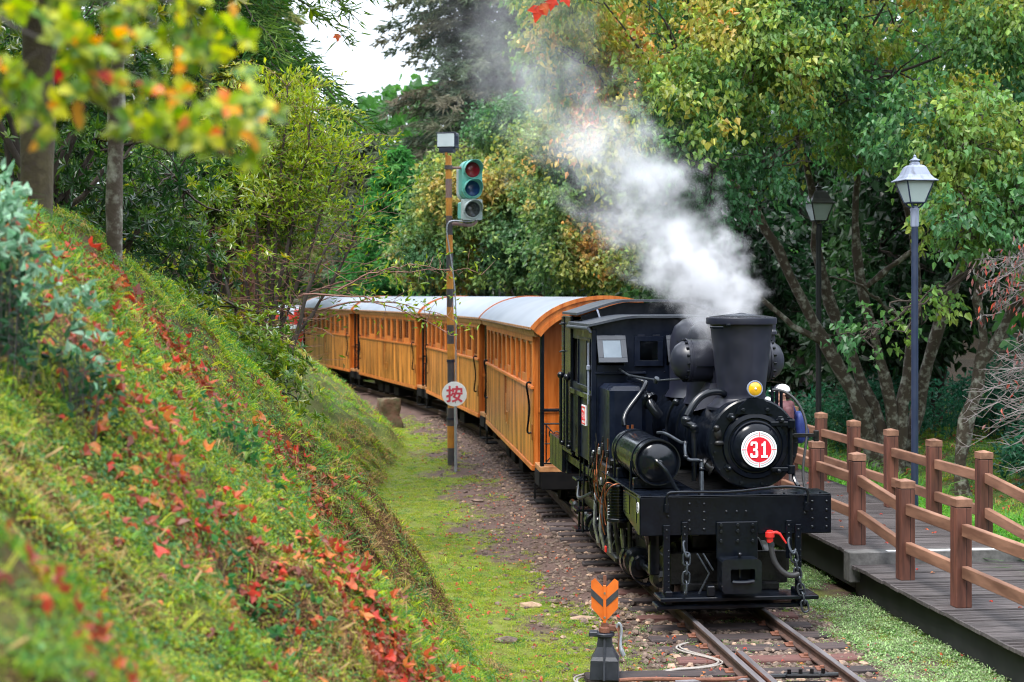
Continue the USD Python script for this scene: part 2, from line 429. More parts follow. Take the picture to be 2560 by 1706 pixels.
# window glass: mostly clear, mirrors at grazing angles
M["pane_glass"] = usdkit.material(stage, "/World/Looks/pane_glass", {
    "f": ("fresnel", {"IOR": 1.6}), "t": ("transparent_bsdf", {"color": (0.75, 0.8, 0.8)}), "g": ("glossy_bsdf", {"color": (0.95, 0.95, 0.95), "roughness": 0.03}), "m": ("mix_closure", {})},
    [("f.fac", "m.fac"), ("t.BSDF", "m.closure1"), ("g.BSDF", "m.closure2")], surface="m.closure")
M["lantern_glass"] = usdkit.material(stage, "/World/Looks/lantern_glass", {
    "t": ("transparent_bsdf", {"color": (0.75, 0.82, 0.8)}), "g": ("principled_bsdf", {"base_color": (0.45, 0.52, 0.5), "roughness": 0.2}), "m": ("mix_closure", {"fac": 0.6})},
    [("t.BSDF", "m.closure1"), ("g.BSDF", "m.closure2")], surface="m.closure")

# ------------------------------------------------------------------ the line of the track, and the lie of the land
from scipy.interpolate import CubicSpline

TRACK = np.array([(-5, 4.45), (6.3, 3.20), (15.3, 2.195), (23.6, 1.28), (34.2, 0.20), (44.3, -1.8), (53.6, -4.5), (63.3, -7.6), (73, -11.2), (85, -16.5), (120, -38)])
_tc = CubicSpline(TRACK[:, 0], TRACK[:, 1])


def track_x(y):
    return _tc(np.clip(y, -30, 120))


def smooth(x, a, b):
    t = np.clip((np.asarray(x, float) - a) / (b - a), 0, 1)
    return t * t * (3 - 2 * t)


def lerp(y, xs, ys):
    return np.interp(y, xs, ys)


BARE = [(-1.20, 7.35, 0.34, 0.45, 1.0), (-0.90, 7.7, 0.32, 0.5, 0.85), (-1.0, 12.3, 0.40, 1.2, 0.85), (-0.60, 13.1, 0.36, 0.9, 0.9), (-1.45, 11.9, 0.25, 0.8, 0.5), (-0.30, 13.9, 0.25, 0.6, 0.6), (-1.9, 6.2, 0.5, 0.35, 0.6), (-1.35, 5.4, 0.45, 0.35, 0.7), (-1.75, 5.2, 0.5, 0.4, 0.5), (-2.6, 27, 0.9, 5.0, 0.3)]


def bareness(x, y):
    """Patches of the bank where the brown earth shows."""
    b = 0 * np.asarray(x, float)
    for cx, cy, rx_, ry_, k in BARE:
        b = np.maximum(b, k * np.exp(-(((x - cx) / rx_) ** 2 + ((y - cy) / ry_) ** 2) ** 1.5))
    return b


def terrain(x, y):
    """Ground height at plan position x (right), y (away)."""
    x, y = np.broadcast_arrays(np.asarray(x, float), np.asarray(y, float))
    d = track_x(y) - x                                     # to the left of the track
    p = np.stack([x, y, 0 * x], -1)
    n1, n2, n3 = meshkit.fbm(p * 0.8, 3, 3) - 0.5, meshkit.fbm(p * 2.6, 3, 7) - 0.5, meshkit.fbm(p * 0.25, 2, 11) - 0.5
    off = lerp(y, [0, 3.6, 4.8, 6.5, 9, 12.5, 14.5, 17.5, 26, 36, 60], [2.5, 2.45, 2.85, 2.75, 2.35, 2.35, 2.55, 3.8, 3.3, 2.3, 2.3])
    slope = lerp(y, [0, 10, 14, 18, 26, 40, 60], [1.12, 1.15, 1.15, 0.8, 0.72, 0.8, 0.9])
    cap = lerp(y, [0, 8, 11, 16, 24, 40, 70], [3.9, 3.9, 3.7, 2.5, 2.3, 2.6, 3.5])
    t = np.maximum(d - off + 0.35 * n1, 0)
    rise = slope * t
    rise = np.where(rise > cap, cap + 3.0 * (1 - np.exp(-0.22 * (rise - cap) / 3.0)), rise)
    soft = smooth(t, 0, 0.5)
    z = -0.20 + rise * (0.4 + 0.6 * soft)
    bank = smooth(t, 0.0, 0.6)
    z = z + bank * (0.45 * n1 + 0.28 * n2)
    z = z + 0.22 * np.exp(-(((x + 1.1) / 0.7) ** 2 + ((y - 3.4) / 0.7) ** 2)) - 0.50 * np.exp(-(((x + 1.22) / 0.22) ** 2 + ((y - 7.35) / 0.30) ** 2)) + 0.22 * np.exp(-(((x + 0.92) / 0.30) ** 2 + ((y - 7.75) / 0.45) ** 2))
    z = z + 0.06 * smooth(np.abs(d), 1.35, 0.75) * (d > -1.4)                # ballast shoulder
    z = z + 0.05 * n2 * smooth(np.abs(d), 0.9, 1.3) * (1 - bank)
    bb = bareness(x, y)
    z = z + bb * (0.16 * (meshkit.fbm(p * 7.0, 4, 51) - 0.5) + 0.07 * (meshkit.fbm(p * 16.0, 2, 52) - 0.5)) * bank
    e = -d                                                  # to the right of the track
    right = np.maximum(e - 3.75, 0)
    z = z + 4.0 * (1 - np.exp(-0.17 * right / 4.0)) * smooth(right, 0, 3) + 0.45 * n1 * smooth(right, 0.5, 3)
    z = z + 6 * smooth(y, 62, 120) * smooth(np.abs(d), 6, 14) + 2.0 * n3 * smooth(y, 40, 80) * smooth(np.abs(d), 5, 12)
    z = np.where((np.abs(d) < 0.95), np.minimum(z, -0.150), z)
    return z


rng = np.random.default_rng(31)
# ------------------------------------------------------------------ ground sheet
def axis_steps(lo, hi, fine_lo, fine_hi, step, grow=1.12, most=6.0):
    a = list(np.arange(fine_lo, fine_hi + 1e-6, step))
    s = step
    while a[-1] < hi:
        s = min(s * grow, most)
        a.append(a[-1] + s)
    s = step
    b = []
    x = fine_lo
    while x > lo:
        s = min(s * grow, most)
        x -= s
        b.append(x)
    return np.array(b[::-1] + a)


gx = axis_steps(-160, 160, -3.6, 1.4, 0.055, 1.05)
gy = axis_steps(-40, 240, 2.4, 17.5, 0.07, 1.03)
GX, GY = np.meshgrid(gx, gy, indexing="ij")
GZ = terrain(GX, GY)
gv = np.stack([GX, GY, GZ], -1).reshape(-1, 3)
i, j = np.meshgrid(np.arange(len(gx) - 1), np.arange(len(gy) - 1), indexing="ij")
m_ = len(gy)
gf = np.stack([i * m_ + j, (i + 1) * m_ + j, (i + 1) * m_ + j + 1, i * m_ + j + 1], -1).reshape(-1, 4)
gf = np.vstack([gf[:, [0, 1, 2]], gf[:, [0, 2, 3]]])


def mixc(a, b, t):
    t = np.asarray(t)[..., None]
    return np.asarray(a) * (1 - t) + np.asarray(b) * t


def ground_colour(x, y):
    """What the ground is made of: ballast by the rails, moss on the verge, soil and grass on the banks."""
    d = track_x(y) - x
    p = np.stack([x, y, 0 * x], -1)
    n, nf = meshkit.fbm(p * 1.3, 4, 21), meshkit.fbm(p * 5.0, 3, 25)
    z = terrain(x, y)
    off = 2.5
    ballast = mixc((0.075, 0.045, 0.036), (0.14, 0.09, 0.075), nf)
    moss = mixc((0.10, 0.135, 0.020), (0.20, 0.22, 0.035), n)
    soil = mixc((0.055, 0.030, 0.014), (0.13, 0.075, 0.030), nf)
    grass = mixc((0.055, 0.085, 0.018), (0.13, 0.15, 0.03), n)
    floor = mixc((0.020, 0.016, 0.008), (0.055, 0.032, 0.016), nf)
    edge = 1.70 + 2.6 * (n - 0.5) + lerp(y, [8, 13, 17, 24, 45], [-0.5, -0.45, 0.1, 0.25, 0.2])
    c = mixc(ballast, moss, smooth(d + 0.5 * (nf - 0.5), edge - 0.3, edge + 0.3))
    up = smooth(z, 0.0, 0.35) * (d > 1.5)
    gx_, gy_ = (terrain(x + 0.06, y) - z) / 0.06, (terrain(x, y + 0.06) - z) / 0.06
    steep = smooth(np.hypot(gx_, gy_), 1.15, 1.9)
    bank = mixc(grass, soil, np.clip(smooth(n, 0.50, 0.64) * 0.7 + steep * 0.9, 0, 1))
    bank = mixc(bank, mixc((0.040, 0.020, 0.008), (0.115, 0.060, 0.020), nf), np.clip(1.5 * bareness(x, y), 0, 1))
    c = mixc(c, bank, up)
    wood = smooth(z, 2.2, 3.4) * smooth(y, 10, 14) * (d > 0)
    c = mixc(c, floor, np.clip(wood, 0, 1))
    e = -d
    green = mixc((0.05, 0.10, 0.02), (0.10, 0.15, 0.035), n)
    c = mixc(c, mixc(ballast, moss, smooth(n, 0.42, 0.6)), smooth(e, 0.95, 1.25))
    c = mixc(c, mixc(green, floor, smooth(nf, 0.45, 0.65) * 0.8), smooth(e, 3.5, 3.8))
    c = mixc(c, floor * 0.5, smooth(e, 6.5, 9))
    return c


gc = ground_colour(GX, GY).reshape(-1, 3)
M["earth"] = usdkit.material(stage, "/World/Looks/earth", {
    "a": ("attribute", {"attribute": "tint"}), "g": ("geometry", {}),
    "n": ("noise_texture", {"scale": 38.0, "detail": 4.0, "roughness": 0.7}),
    "r": ("rgb_ramp", {"ramp": [(0.25, (0.45, 0.45, 0.45)), (0.75, (1.5, 1.5, 1.5))]}),
    "m": ("mix_color", {"blend_type": "multiply", "fac": 1.0}),
    "b": ("bump", {"strength": 0.8, "distance": 0.03}),
    "p": ("principled_bsdf", {"roughness": 0.85, "specular_ior_level": 0.25})},
    [("g.position", "n.vector"), ("n.fac", "r.fac"), ("a.color", "m.a"), ("r.color", "m.b"), ("m.result", "p.base_color"), ("n.fac", "b.height"), ("b.normal", "p.normal")], surface="p.BSDF")
ground = thing("ground", "mossy trackside ground rising into the leaf strewn grassy bank on the left", "ground", kind="structure")
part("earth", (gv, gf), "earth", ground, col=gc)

# ------------------------------------------------------------------ railway track
track = thing("railway_track", "narrow gauge railway track of rusty rails on old wooden sleepers", "railway track", kind="structure")


def along(y, o, z=0.0):
    """Point o metres to the right of the track's centre line."""
    y = np.asarray(y, float)
    s = _tc(y, 1)
    n = np.sqrt(1 + s * s)
    return np.stack([track_x(y) + o / n, y - o * s / n, np.broadcast_to(z, y.shape)], -1)


def sweep(ys, o, prof):
    """Profile [(across, z)] carried along the track."""
    k = len(prof)
    v = np.concatenate([along(ys, o + q[0], q[1])[:, None] for q in prof], 1).reshape(-1, 3)
    i, j = np.meshgrid(np.arange(len(ys) - 1), np.arange(k), indexing="ij")
    j2 = (j + 1) % k
    f = np.stack([i * k + j, i * k + j2, (i + 1) * k + j2, (i + 1) * k + j], -1).reshape(-1, 4)
    cap = [[q, q + 1, 0] for q in range(1, k - 1)]
    cap = np.array([[0, b_, a_] for a_, b_, _ in cap])
    f = np.vstack([f[:, [0, 1, 2]], f[:, [0, 2, 3]], cap[:, ::-1], cap + (len(ys) - 1) * k])
    return MB().add(v, f)


RAIL = [(-0.045, -0.11), (0.045, -0.11), (0.045, -0.098), (0.010, -0.085), (0.010, -0.034), (0.028, -0.026), (0.028, -0.003), (-0.028, -0.003), (-0.028, -0.026), (-0.010, -0.034), (-0.010, -0.085), (-0.045, -0.098)]
TOPP = [(-0.027, -0.0035), (0.027, -0.0035), (0.022, 0.001), (-0.022, 0.001)]
ys = np.concatenate([np.arange(4, 30, 0.5), np.arange(30, 80, 1.0)])
for o in (-0.41, 0.41):
    r = part("rail", sweep(ys, o, RAIL), "rail_side", track, smooth=False)
    part("running_surface", sweep(ys, o, TOPP), "rail_top", r, smooth=False)
ysw = np.arange(4, 14.01, 0.5)
sw = part("switch_blade", sweep(np.append(ysw, 14.02), -0.31, RAIL), "rust", track, smooth=False, label="rusty switch blade lying against the left rail")
part("running_surface", sweep(np.append(ysw, 14.0), -0.31, TOPP), "rail_top", sw, smooth=False)
srng = np.random.default_rng(5)
for k, y in enumerate(np.arange(10.9, 30, 0.47)):
    L0 = 0.86 + srng.uniform(-0.05, 0.05)
    L1 = L0
    if 12.8 < y < 13.9:
        L1 = 1.75                                           # long timbers that carry the switch stand
    b = MB().box((-L1, -0.105, -0.24), (L0, 0.105, -0.112 + srng.uniform(-0.004, 0.001)), 0.012)
    v, f = b.arrays()
    v[:, :2] += srng.uniform(-0.008, 0.008, v[:, :2].shape)
    c = along(y, 0.0)
    ang = math.atan(-float(_tc(y, 1))) + srng.uniform(-0.02, 0.02)
    v = v @ rz(ang).T + c
    part("sleeper", (v, f), "sleeper_red" if k in (7, 11, 14) else "sleeper", track, smooth=False)
    if 11.5 < y < 16:
        for o in (-0.41, 0.41):
            q = along(y, o, -0.108)
            part("tie_plate", MB().box(q - (0.11, 0.07, 0.004), q + (0.11, 0.07, 0.008), 0.003), "rust", track, smooth=False)
            for s_ in (-1, 1):
                q2 = along(y + 0.02 * s_, o + 0.062 * s_, -0.1)
                part("rail_spike", MB().box(q2 - (0.02, 0.012, 0.01), q2 + (0.02, 0.012, 0.028), 0.006), "rust", track, smooth=False)
# switch rods and slide plates
a, b = along(13.30, -0.30, -0.06), along(13.30, 0.36, -0.06)
sb = part("stretcher_bar", MB().tube([a, b], 0.022, 8), "oily_iron", track)
for t_ in (0.35, 0.5, 0.65, 0.8):
    q = a * (1 - t_) + b * t_
    part("bolt", MB().cyl(q + (0, 0, 0.0), q + (0, 0, 0.055), 0.018, n=6), "oily_iron", sb)
part("clamp_plate", MB().box(a * 0.7 + b * 0.3 - (0, 0.035, 0.012), a * 0.25 + b * 0.75 + (0, 0.035, 0.02), 0.006), "oily_iron", sb)
part("operating_rod", MB().tube(spline([along(13.47, -1.50, -0.10), along(13.45, -1.25, -0.09), along(13.36, -1.05, -0.075), along(13.33, -0.4, -0.07)], 24), 0.018, 8), "rust", track)
part("operating_rod", MB().tube([along(13.27, -1.06, -0.075), along(13.26, -0.33, -0.07)], 0.014, 8), "rail_top", track)
for y_ in (12.55, 12.85, 13.1):
    q = along(y_, 0.30, -0.10)
    part("slide_plate", MB().box(q - (0.10, 0.06, 0.004), q + (0.06, 0.06, 0.02), 0.004), "rust", track)

# ------------------------------------------------------------------ ballast: loose stones
def stone_mesh(r, seed):
    v, f = _ICO[0][0].copy(), _ICO[0][1]
    g = np.random.default_rng(seed)
    v = v * g.uniform(0.6, 1.15, (len(v), 1)) * [1.0, g.uniform(0.6, 0.9), g.uniform(0.45, 0.7)] * r
    return v, f


srng = np.random.default_rng(77)
n_st = 0
y_ = 11.2
while n_st < 300:
    y = srng.uniform(12.2, 17.5)
    o = srng.choice([srng.uniform(-1.45, -0.5), srng.uniform(-0.33, 0.33), srng.uniform(0.5, 1.2)], p=[0.5, 0.28, 0.22])
    if y > 14.9 and -0.45 < o:
        continue
    r = srng.uniform(0.028, 0.062)
    v, f = stone_mesh(r, 1000 + n_st % 12)
    c = along(y, o)
    c[2] = terrain(c[0], c[1]) + 0.2 * r + 0.012
    v = v @ rz(srng.uniform(0, 6.3)).T + c
    part("ballast_stone", (v, f), "stone_pale" if srng.random() < 0.28 else "stone", track, smooth=False)
    n_st += 1


def up_quats(a):
    return np.stack([np.cos(a / 2), 0 * a, 0 * a, np.sin(a / 2)], 1)


def slope_quats(x, y, a, lean=1.0):
    """Turn about z by a, then tip with the slope of the ground."""
    h = 0.12
    z = terrain(x, y)
    nx, ny = -(terrain(x + h, y) - z) / h * lean, -(terrain(x, y + h) - z) / h * lean
    n = np.stack([nx, ny, np.ones_like(nx)], 1)
    n /= np.linalg.norm(n, axis=1, keepdims=True)
    ax = np.stack([-n[:, 1], n[:, 0], 0 * a], 1)           # z cross n
    w = 1 + n[:, 2]
    q1 = np.concatenate([w[:, None], ax], 1)
    q1 /= np.linalg.norm(q1, axis=1, keepdims=True)
    q2 = up_quats(a)
    w1, x1, y1, z1 = q1.T
    w2, x2, y2, z2 = q2.T
    return np.stack([w1 * w2 - x1 * x2 - y1 * y2 - z1 * z2, w1 * x2 + x1 * w2 + y1 * z2 - z1 * y2, w1 * y2 - x1 * z2 + y1 * w2 + z1 * x2, w1 * z2 + x1 * y2 - y1 * x2 + z1 * w2], 1)


N = 15000
y = 11 + 32 * srng.random(N * 3) ** 1.6
o = srng.normal(0, 0.95, N * 3)
edge = 1.70 + 2.6 * (meshkit.fbm(np.stack([along(y, o)[:, 0], y, 0 * y], -1) * 1.3, 4, 21) - 0.5) + lerp(y, [8, 13, 17, 24, 45], [-0.5, -0.45, 0.1, 0.25, 0.2])
ok = (o > -edge - 0.25 + srng.uniform(-0.7, 0.1, N * 3)) & (o < 1.25) & (np.abs(np.abs(o) - 0.41) > 0.06)
y, o = y[ok][:N], o[ok][:N]
c = along(y, o)
sc = srng.uniform(0.02, 0.05, len(y))
c[:, 2] = terrain(c[:, 0], c[:, 1]) + 0.15 * sc
scatter("ballast", [(MB().add(*stone_mesh(1.0, 50 + k)), "stone" if k < 5 else "stone_pale") for k in range(6)], None, c, up_quats(srng.uniform(0, 6.3, len(y))), sc, srng.choice(6, len(y), p=[0.19, 0.19, 0.19, 0.19, 0.14, 0.10]),
        "brown crushed stone ballast along the railway track", "ballast")
# ------------------------------------------------------------------ geared steam locomotive
# local frame: x to the right of the track, y back along the train from the buffer beam, z above the rail
AX = 0.292                                                 # the boiler sits off centre
loco = thing("steam_locomotive", "black geared steam locomotive numbered 31 at the head of the wooden train", "locomotive", (2.195, 15.3, 0), 6.4)


def lp(name, mb, mat_, parent=None, **k):
    return part(name, mb, mat_, parent or loco, **k)


# boiler --------------------------------------------------------------------------------
ZB = 1.68
bl = lp("boiler", MB().lathe([(0.30, 0.47), (0.425, 0.47), (0.437, 0.485), (0.437, 1.50), (0.445, 1.505), (0.445, 1.57), (0.43, 1.575), (0.43, 2.05), (0.437, 2.055), (0.437, 2.10), (0.43, 2.105), (0.52, 2.75), (0.52, 3.0)], (AX, 0, ZB), (0, 1, 0), 64), "black_paint")
lp("smokebox_ring", MB().lathe([(0.30, 0.5), (0.325, 0.435), (0.445, 0.435), (0.462, 0.45), (0.462, 0.50), (0.44, 0.51)], (AX, 0, ZB), (0, 1, 0), 64), "black_paint", bl)
for y0, r0 in ((0.60, 0.444), (1.53, 0.452), (2.08, 0.444)):
    lp("boiler_band", MB().lathe([(r0 - 0.01, y0 - 0.03), (r0, y0 - 0.026), (r0, y0 + 0.026), (r0 - 0.01, y0 + 0.03)], (AX, 0, ZB), (0, 1, 0), 64), "black_paint", bl)
lp("smokebox_front", MB().lathe([(0.0, 0.46), (0.33, 0.46), (0.335, 0.43), (0.325, 0.41), (0.285, 0.40), (0.275, 0.415), (0.262, 0.415), (0.255, 0.39), (0.245, 0.385), (0.23, 0.392)], (AX + 0.01, 0, ZB - 0.02), (0, 1, 0), 64), "black_paint")
dr = lp("smokebox_door", MB().lathe([(0.245, 0.40), (0.235, 0.375), (0.19, 0.345), (0.12, 0.327), (0.0, 0.32)], (AX + 0.015, 0, ZB - 0.035), (0, 1, 0), 64), "black_paint")
hx, hy = AX + 0.375, 0.40
hg = lp("hinge_rod", MB().cyl((hx, hy, ZB - 0.30), (hx, hy, ZB + 0.26), 0.015, n=10), "black_gloss", dr)
for zz in (ZB + 0.20, ZB - 0.26):
    lp("hinge_arm", MB().box((AX + 0.16, hy - 0.02, zz - 0.025), (hx, hy + 0.0, zz + 0.025), 0.012), "black_paint", dr)
    lp("hinge_boss", MB().cyl((hx, hy, zz - 0.045), (hx, hy, zz + 0.045), 0.042, n=16, b=0.008), "black_paint", dr)
# number plate: white disc, red disc, rings and digits
px, py, pz = AX + 0.022, 0.312, ZB - 0.048
pl = lp("number_plate", MB().cyl((px, py, pz), (px, py + 0.012, pz), 0.182, n=64, b=0.002), "white_paint", label="round white number plate with red centre reading 31")
lp("red_disc", MB().lathe([(0, -0.002), (0.125, -0.002), (0.125, 0.004)], (px, py, pz), (0, 1, 0), 64), "signal_red", pl)
for rr in (0.142, 0.160):
    for q in range(4):
        lp("ring_line", MB().lathe([(rr, 0.002), (rr, -0.0015), (rr + 0.003, -0.0015), (rr + 0.003, 0.002)], (px, py, pz), (0, 1, 0), 24, q * PI / 2 + 0.09, (q + 1) * PI / 2 - 0.09), "signal_red" if rr < 0.15 else "plate_black", pl)
for q in range(4):
    c_, s_ = math.cos(q * PI / 2), math.sin(q * PI / 2)
    lp("cross_mark", MB().box((px + c_ * 0.153 - 0.003 - 0.02 * abs(c_), py - 0.0024, pz + s_ * 0.153 - 0.003 - 0.02 * abs(s_)), (px + c_ * 0.153 + 0.003 + 0.02 * abs(c_), py, pz + s_ * 0.153 + 0.003 + 0.02 * abs(s_))), "signal_red", pl)
D3 = [(0.0, 0.115), (0.0, 0.088), (0.018, 0.088), (0.022, 0.10), (0.044, 0.10), (0.050, 0.092), (0.050, 0.075), (0.043, 0.068), (0.026, 0.068), (0.026, 0.048), (0.044, 0.048), (0.052, 0.040), (0.052, 0.022), (0.045, 0.014), (0.022, 0.014), (0.018, 0.028), (-0.001, 0.028), (-0.001, 0.012), (0.010, 0.0), (0.064, 0.0), (0.076, 0.012), (0.076, 0.046), (0.068, 0.058), (0.076, 0.07), (0.076, 0.103), (0.064, 0.115)]
D3 = [(0.003, 0.105), (0.012, 0.115), (0.060, 0.115), (0.073, 0.102), (0.073, 0.07), (0.064, 0.058), (0.075, 0.046), (0.075, 0.012), (0.062, 0.0), (0.012, 0.0), (0.0, 0.010), (0.0, 0.032), (0.020, 0.032), (0.024, 0.018), (0.048, 0.018), (0.051, 0.022), (0.051, 0.044), (0.047, 0.048), (0.026, 0.048), (0.026, 0.067), (0.046, 0.067), (0.050, 0.071), (0.050, 0.094), (0.047, 0.098), (0.026, 0.098), (0.022, 0.086), (0.003, 0.086)]
D1 = [(0.0, 0.0), (0.066, 0.0), (0.066, 0.018), (0.045, 0.018), (0.045, 0.115), (0.028, 0.115), (0.020, 0.102), (0.004, 0.098), (0.004, 0.082), (0.021, 0.084), (0.021, 0.018), (0.0, 0.018)]
for dg, ox in ((D3, -0.092), (D1, 0.018)):
    lp("digit", MB().prism([(px + ox + a * 1.06, pz - 0.082 + b * 1.42) for a, b in dg], py - 0.006, py - 0.001), "white_paint", pl, smooth=False)
# bolts round the smokebox front
for k in range(12):
    a = k * PI / 6 + 0.20
    big = k in (1, 4, 7, 10)
    rr = 0.36 if big else 0.41
    c = np.array([AX + rr * math.cos(a), 0.0, ZB + rr * math.sin(a)])
    b = MB()
    if big:
        b.cyl(c + (0, 0.36, 0), c + (0, 0.45, 0), 0.022, n=12, b=0.006)
        b.cyl(c + (0, 0.41, 0), c + (0, 0.45, 0), 0.042, n=6, b=0.006)
        b.ball(c + (0, 0.355, 0), 0.024, 1)
    else:
        b.cyl(c + (0, 0.412, 0), c + (0, 0.44, 0), 0.017, n=6, b=0.004)
    lp("dog_bolt" if big else "bolt", b, "black_gloss", bl)
for k in range(20):                                          # rivets round the front ring
    a = k * PI / 10
    lp("rivet", MB().ball((AX + 0.437 * math.cos(a), 0.437, ZB + 0.437 * math.sin(a)), 0.010, 1, (1, 0.6, 1)), "black_paint", bl)
lp("lamp_bracket_plate", MB().prism([(AX - 0.19, ZB + 0.30), (AX + 0.19, ZB + 0.30), (AX + 0.17, ZB + 0.36), (AX + 0.09, ZB + 0.455), (AX - 0.07, ZB + 0.455), (AX - 0.17, ZB + 0.36)], 0.405, 0.432), "black_paint", smooth=False)
for s_ in (-0.12, 0.13):
    lp("bolt", MB().cyl((AX + s_, 0.385, ZB + 0.345), (AX + s_, 0.41, ZB + 0.345), 0.02, n=6, b=0.004), "black_gloss")
lp("handhole_lump", MB().ball((AX - 0.37, 0.43, ZB + 0.10), 0.06, 2, (0.7, 0.4, 1.0)).ball((AX - 0.385, 0.42, ZB + 0.16), 0.035, 1).ball((AX - 0.36, 0.42, ZB + 0.01), 0.05, 2, (1, 0.6, 0.6)), "oily_iron")
# yellow headlamp
hl = np.array([AX + 0.010, 0.43, 2.235])
lm = lp("headlamp", MB().lathe([(0.02, 0.14), (0.05, 0.12), (0.078, 0.03), (0.083, 0.0), (0.080, -0.012), (0.070, -0.012), (0.070, 0.0)], hl, (0, 1, 0), 32).cyl(hl + (0, 0.05, -0.12), hl + (0, 0.05, -0.06), 0.016), "lamp_hood", label="round yellow headlamp in front of the chimney")
lp("lens", MB().lathe([(0.071, -0.004), (0.055, -0.018), (0.03, -0.026), (0, -0.029)], hl, (0, 1, 0), 32), "lamp_amber", lm)
lp("bulb", MB().ball(hl + (0, -0.027, 0.0), 0.012, 1), "white_paint", lm)
sml = np.array((0.474, 0.55, 2.116))
lp("side_lamp", MB().lathe([(0.0, -0.02), (0.022, -0.014), (0.028, 0.0), (0.026, 0.04), (0, 0.05)], sml, (0, 1, 0), 16), "white_paint")
# chimney
SC = np.array([AX + 0.012, 0.97, 0.0])
st = lp("chimney", MB().lathe([(0.31, 2.02), (0.27, 2.08), (0.245, 2.16), (0.322, 2.855), (0.322, 2.87), (0.36, 2.875), (0.367, 2.885), (0.367, 2.935), (0.36, 2.945), (0.33, 2.946), (0.30, 2.86)], SC, (0, 0, 1), 64), "stack_paint")
lp("spark_screen", MB().lathe([(0.345, 2.944), (0.22, 2.965), (0.08, 2.985), (0.0, 2.987)], SC, (0, 0, 1), 48), "roof_grey", st)
b = MB()
for k in range(-9, 10):
    o = k * 0.034
    h = math.sqrt(max(0.33 ** 2 - o * o, 0))
    for q in (0, 1):
        pts = []
        for t in np.linspace(-1, 1, 9):
            xx, yy = (o, t * h) if q else (t * h, o)
            pts.append((SC[0] + xx, SC[1] + yy, 2.948 + 0.042 * (1 - math.hypot(xx, yy) / 0.345)))
        b.tube(pts, 0.004, 4, cap=False)
lp("wire_mesh", b, "black_paint", st, smooth=False)
lp("screen_latch", MB().box((SC[0] - 0.40, 0.60, 2.835), (SC[0] - 0.28, 0.70, 2.86), 0.006).box((SC[0] - 0.25, 0.59, 2.86), (SC[0] - 0.21, 0.63, 2.885), 0.005), "black_paint", st)
lp("chimney_saddle", MB().lathe([(0.36, 0), (0.36, 0.03), (0.30, 0.07), (0.27, 0.12)], (SC[0], SC[1], 1.99), (0, 0, 1), 40), "stack_paint", st)
# transverse drum behind the chimney
TD = np.array([AX, 1.52, 2.475])
tb = lp("feedwater_drum", MB().lathe([(0.0, -0.62), (0.09, -0.605), (0.16, -0.565), (0.205, -0.50), (0.215, -0.455), (0.232, -0.455), (0.236, -0.45), (0.236, -0.43), (0.228, -0.425), (0.228, -0.41), (0.234, -0.408), (0.234, -0.39), (0.227, -0.388), (0.227, 0.388), (0.234, 0.39), (0.234, 0.408), (0.228, 0.41), (0.228, 0.425), (0.236, 0.43), (0.236, 0.45), (0.215, 0.455), (0.205, 0.50), (0.16, 0.565), (0.09, 0.605), (0, 0.62)], TD, (1, 0, 0), 48), "dome_paint")
for sx in (-1, 1):
    for k in range(16):
        a = k * PI / 8 + 0.1
        lp("flange_bolt", MB().cyl(TD + (sx * 0.455, 0.221 * math.cos(a), 0.221 * math.sin(a)), TD + (sx * 0.485, 0.221 * math.cos(a), 0.221 * math.sin(a)), 0.014, n=6), "black_paint", tb)
    lp("drum_strap", MB().lathe([(0.226, -0.03), (0.236, -0.028), (0.236, 0.028), (0.226, 0.03)], TD + (sx * 0.17, 0, 0), (1, 0, 0), 48), "dome_paint", tb)
    lp("drum_bracket", MB().prism([(TD[0] + sx * 0.17 - 0.03, TD[2] - 0.10), (TD[0] + sx * 0.17 - 0.03, 2.0), (TD[0] + sx * 0.17 + 0.03, 2.0), (TD[0] + sx * 0.17 + 0.03, TD[2] - 0.10)][::1], 1.30, 1.62), "dome_paint", tb, smooth=False)
lp("jacket_seam", MB().box(TD + (-0.38, -0.231, -0.06), TD + (-0.20, -0.22, -0.05)).box(TD + (0.2, -0.231, -0.06), TD + (0.38, -0.22, -0.05)), "black_paint", tb)
lp("top_valve", MB().lathe([(0.03, 0), (0.03, 0.08), (0.05, 0.08), (0.05, 0.11), (0.035, 0.13), (0.04, 0.20), (0.0, 0.23)], TD + (0.50, 0, 0.2), (0, 0, 1), 16).cyl(TD + (0.36, 0, 0.32), TD + (0.36, 0.12, 0.32), 0.09, n=20, b=0.01), "dome_paint", tb)
# cast saddle from the drum to the boiler (two pale splayed castings)
for dx in (-0.30, 0.0):
    lp("drum_saddle", MB().add([(AX + dx + 0.06, 1.25, 2.24), (AX + dx + 0.24, 1.25, 2.24), (AX + dx - 0.12, 1.18, 2.06 - 0.10 * (dx < 0)), (AX + dx + 0.22, 1.18, 2.05), (AX + dx + 0.06, 1.52, 2.24), (AX + dx + 0.24, 1.52, 2.24), (AX + dx - 0.12, 1.60, 2.02 - 0.10 * (dx < 0)), (AX + dx + 0.22, 1.60, 2.05)],
       [[0, 2, 3, 1], [4, 5, 7, 6], [0, 4, 6, 2], [1, 3, 7, 5], [0, 1, 5, 4], [2, 6, 7, 3]]), "dome_paint", smooth=False)
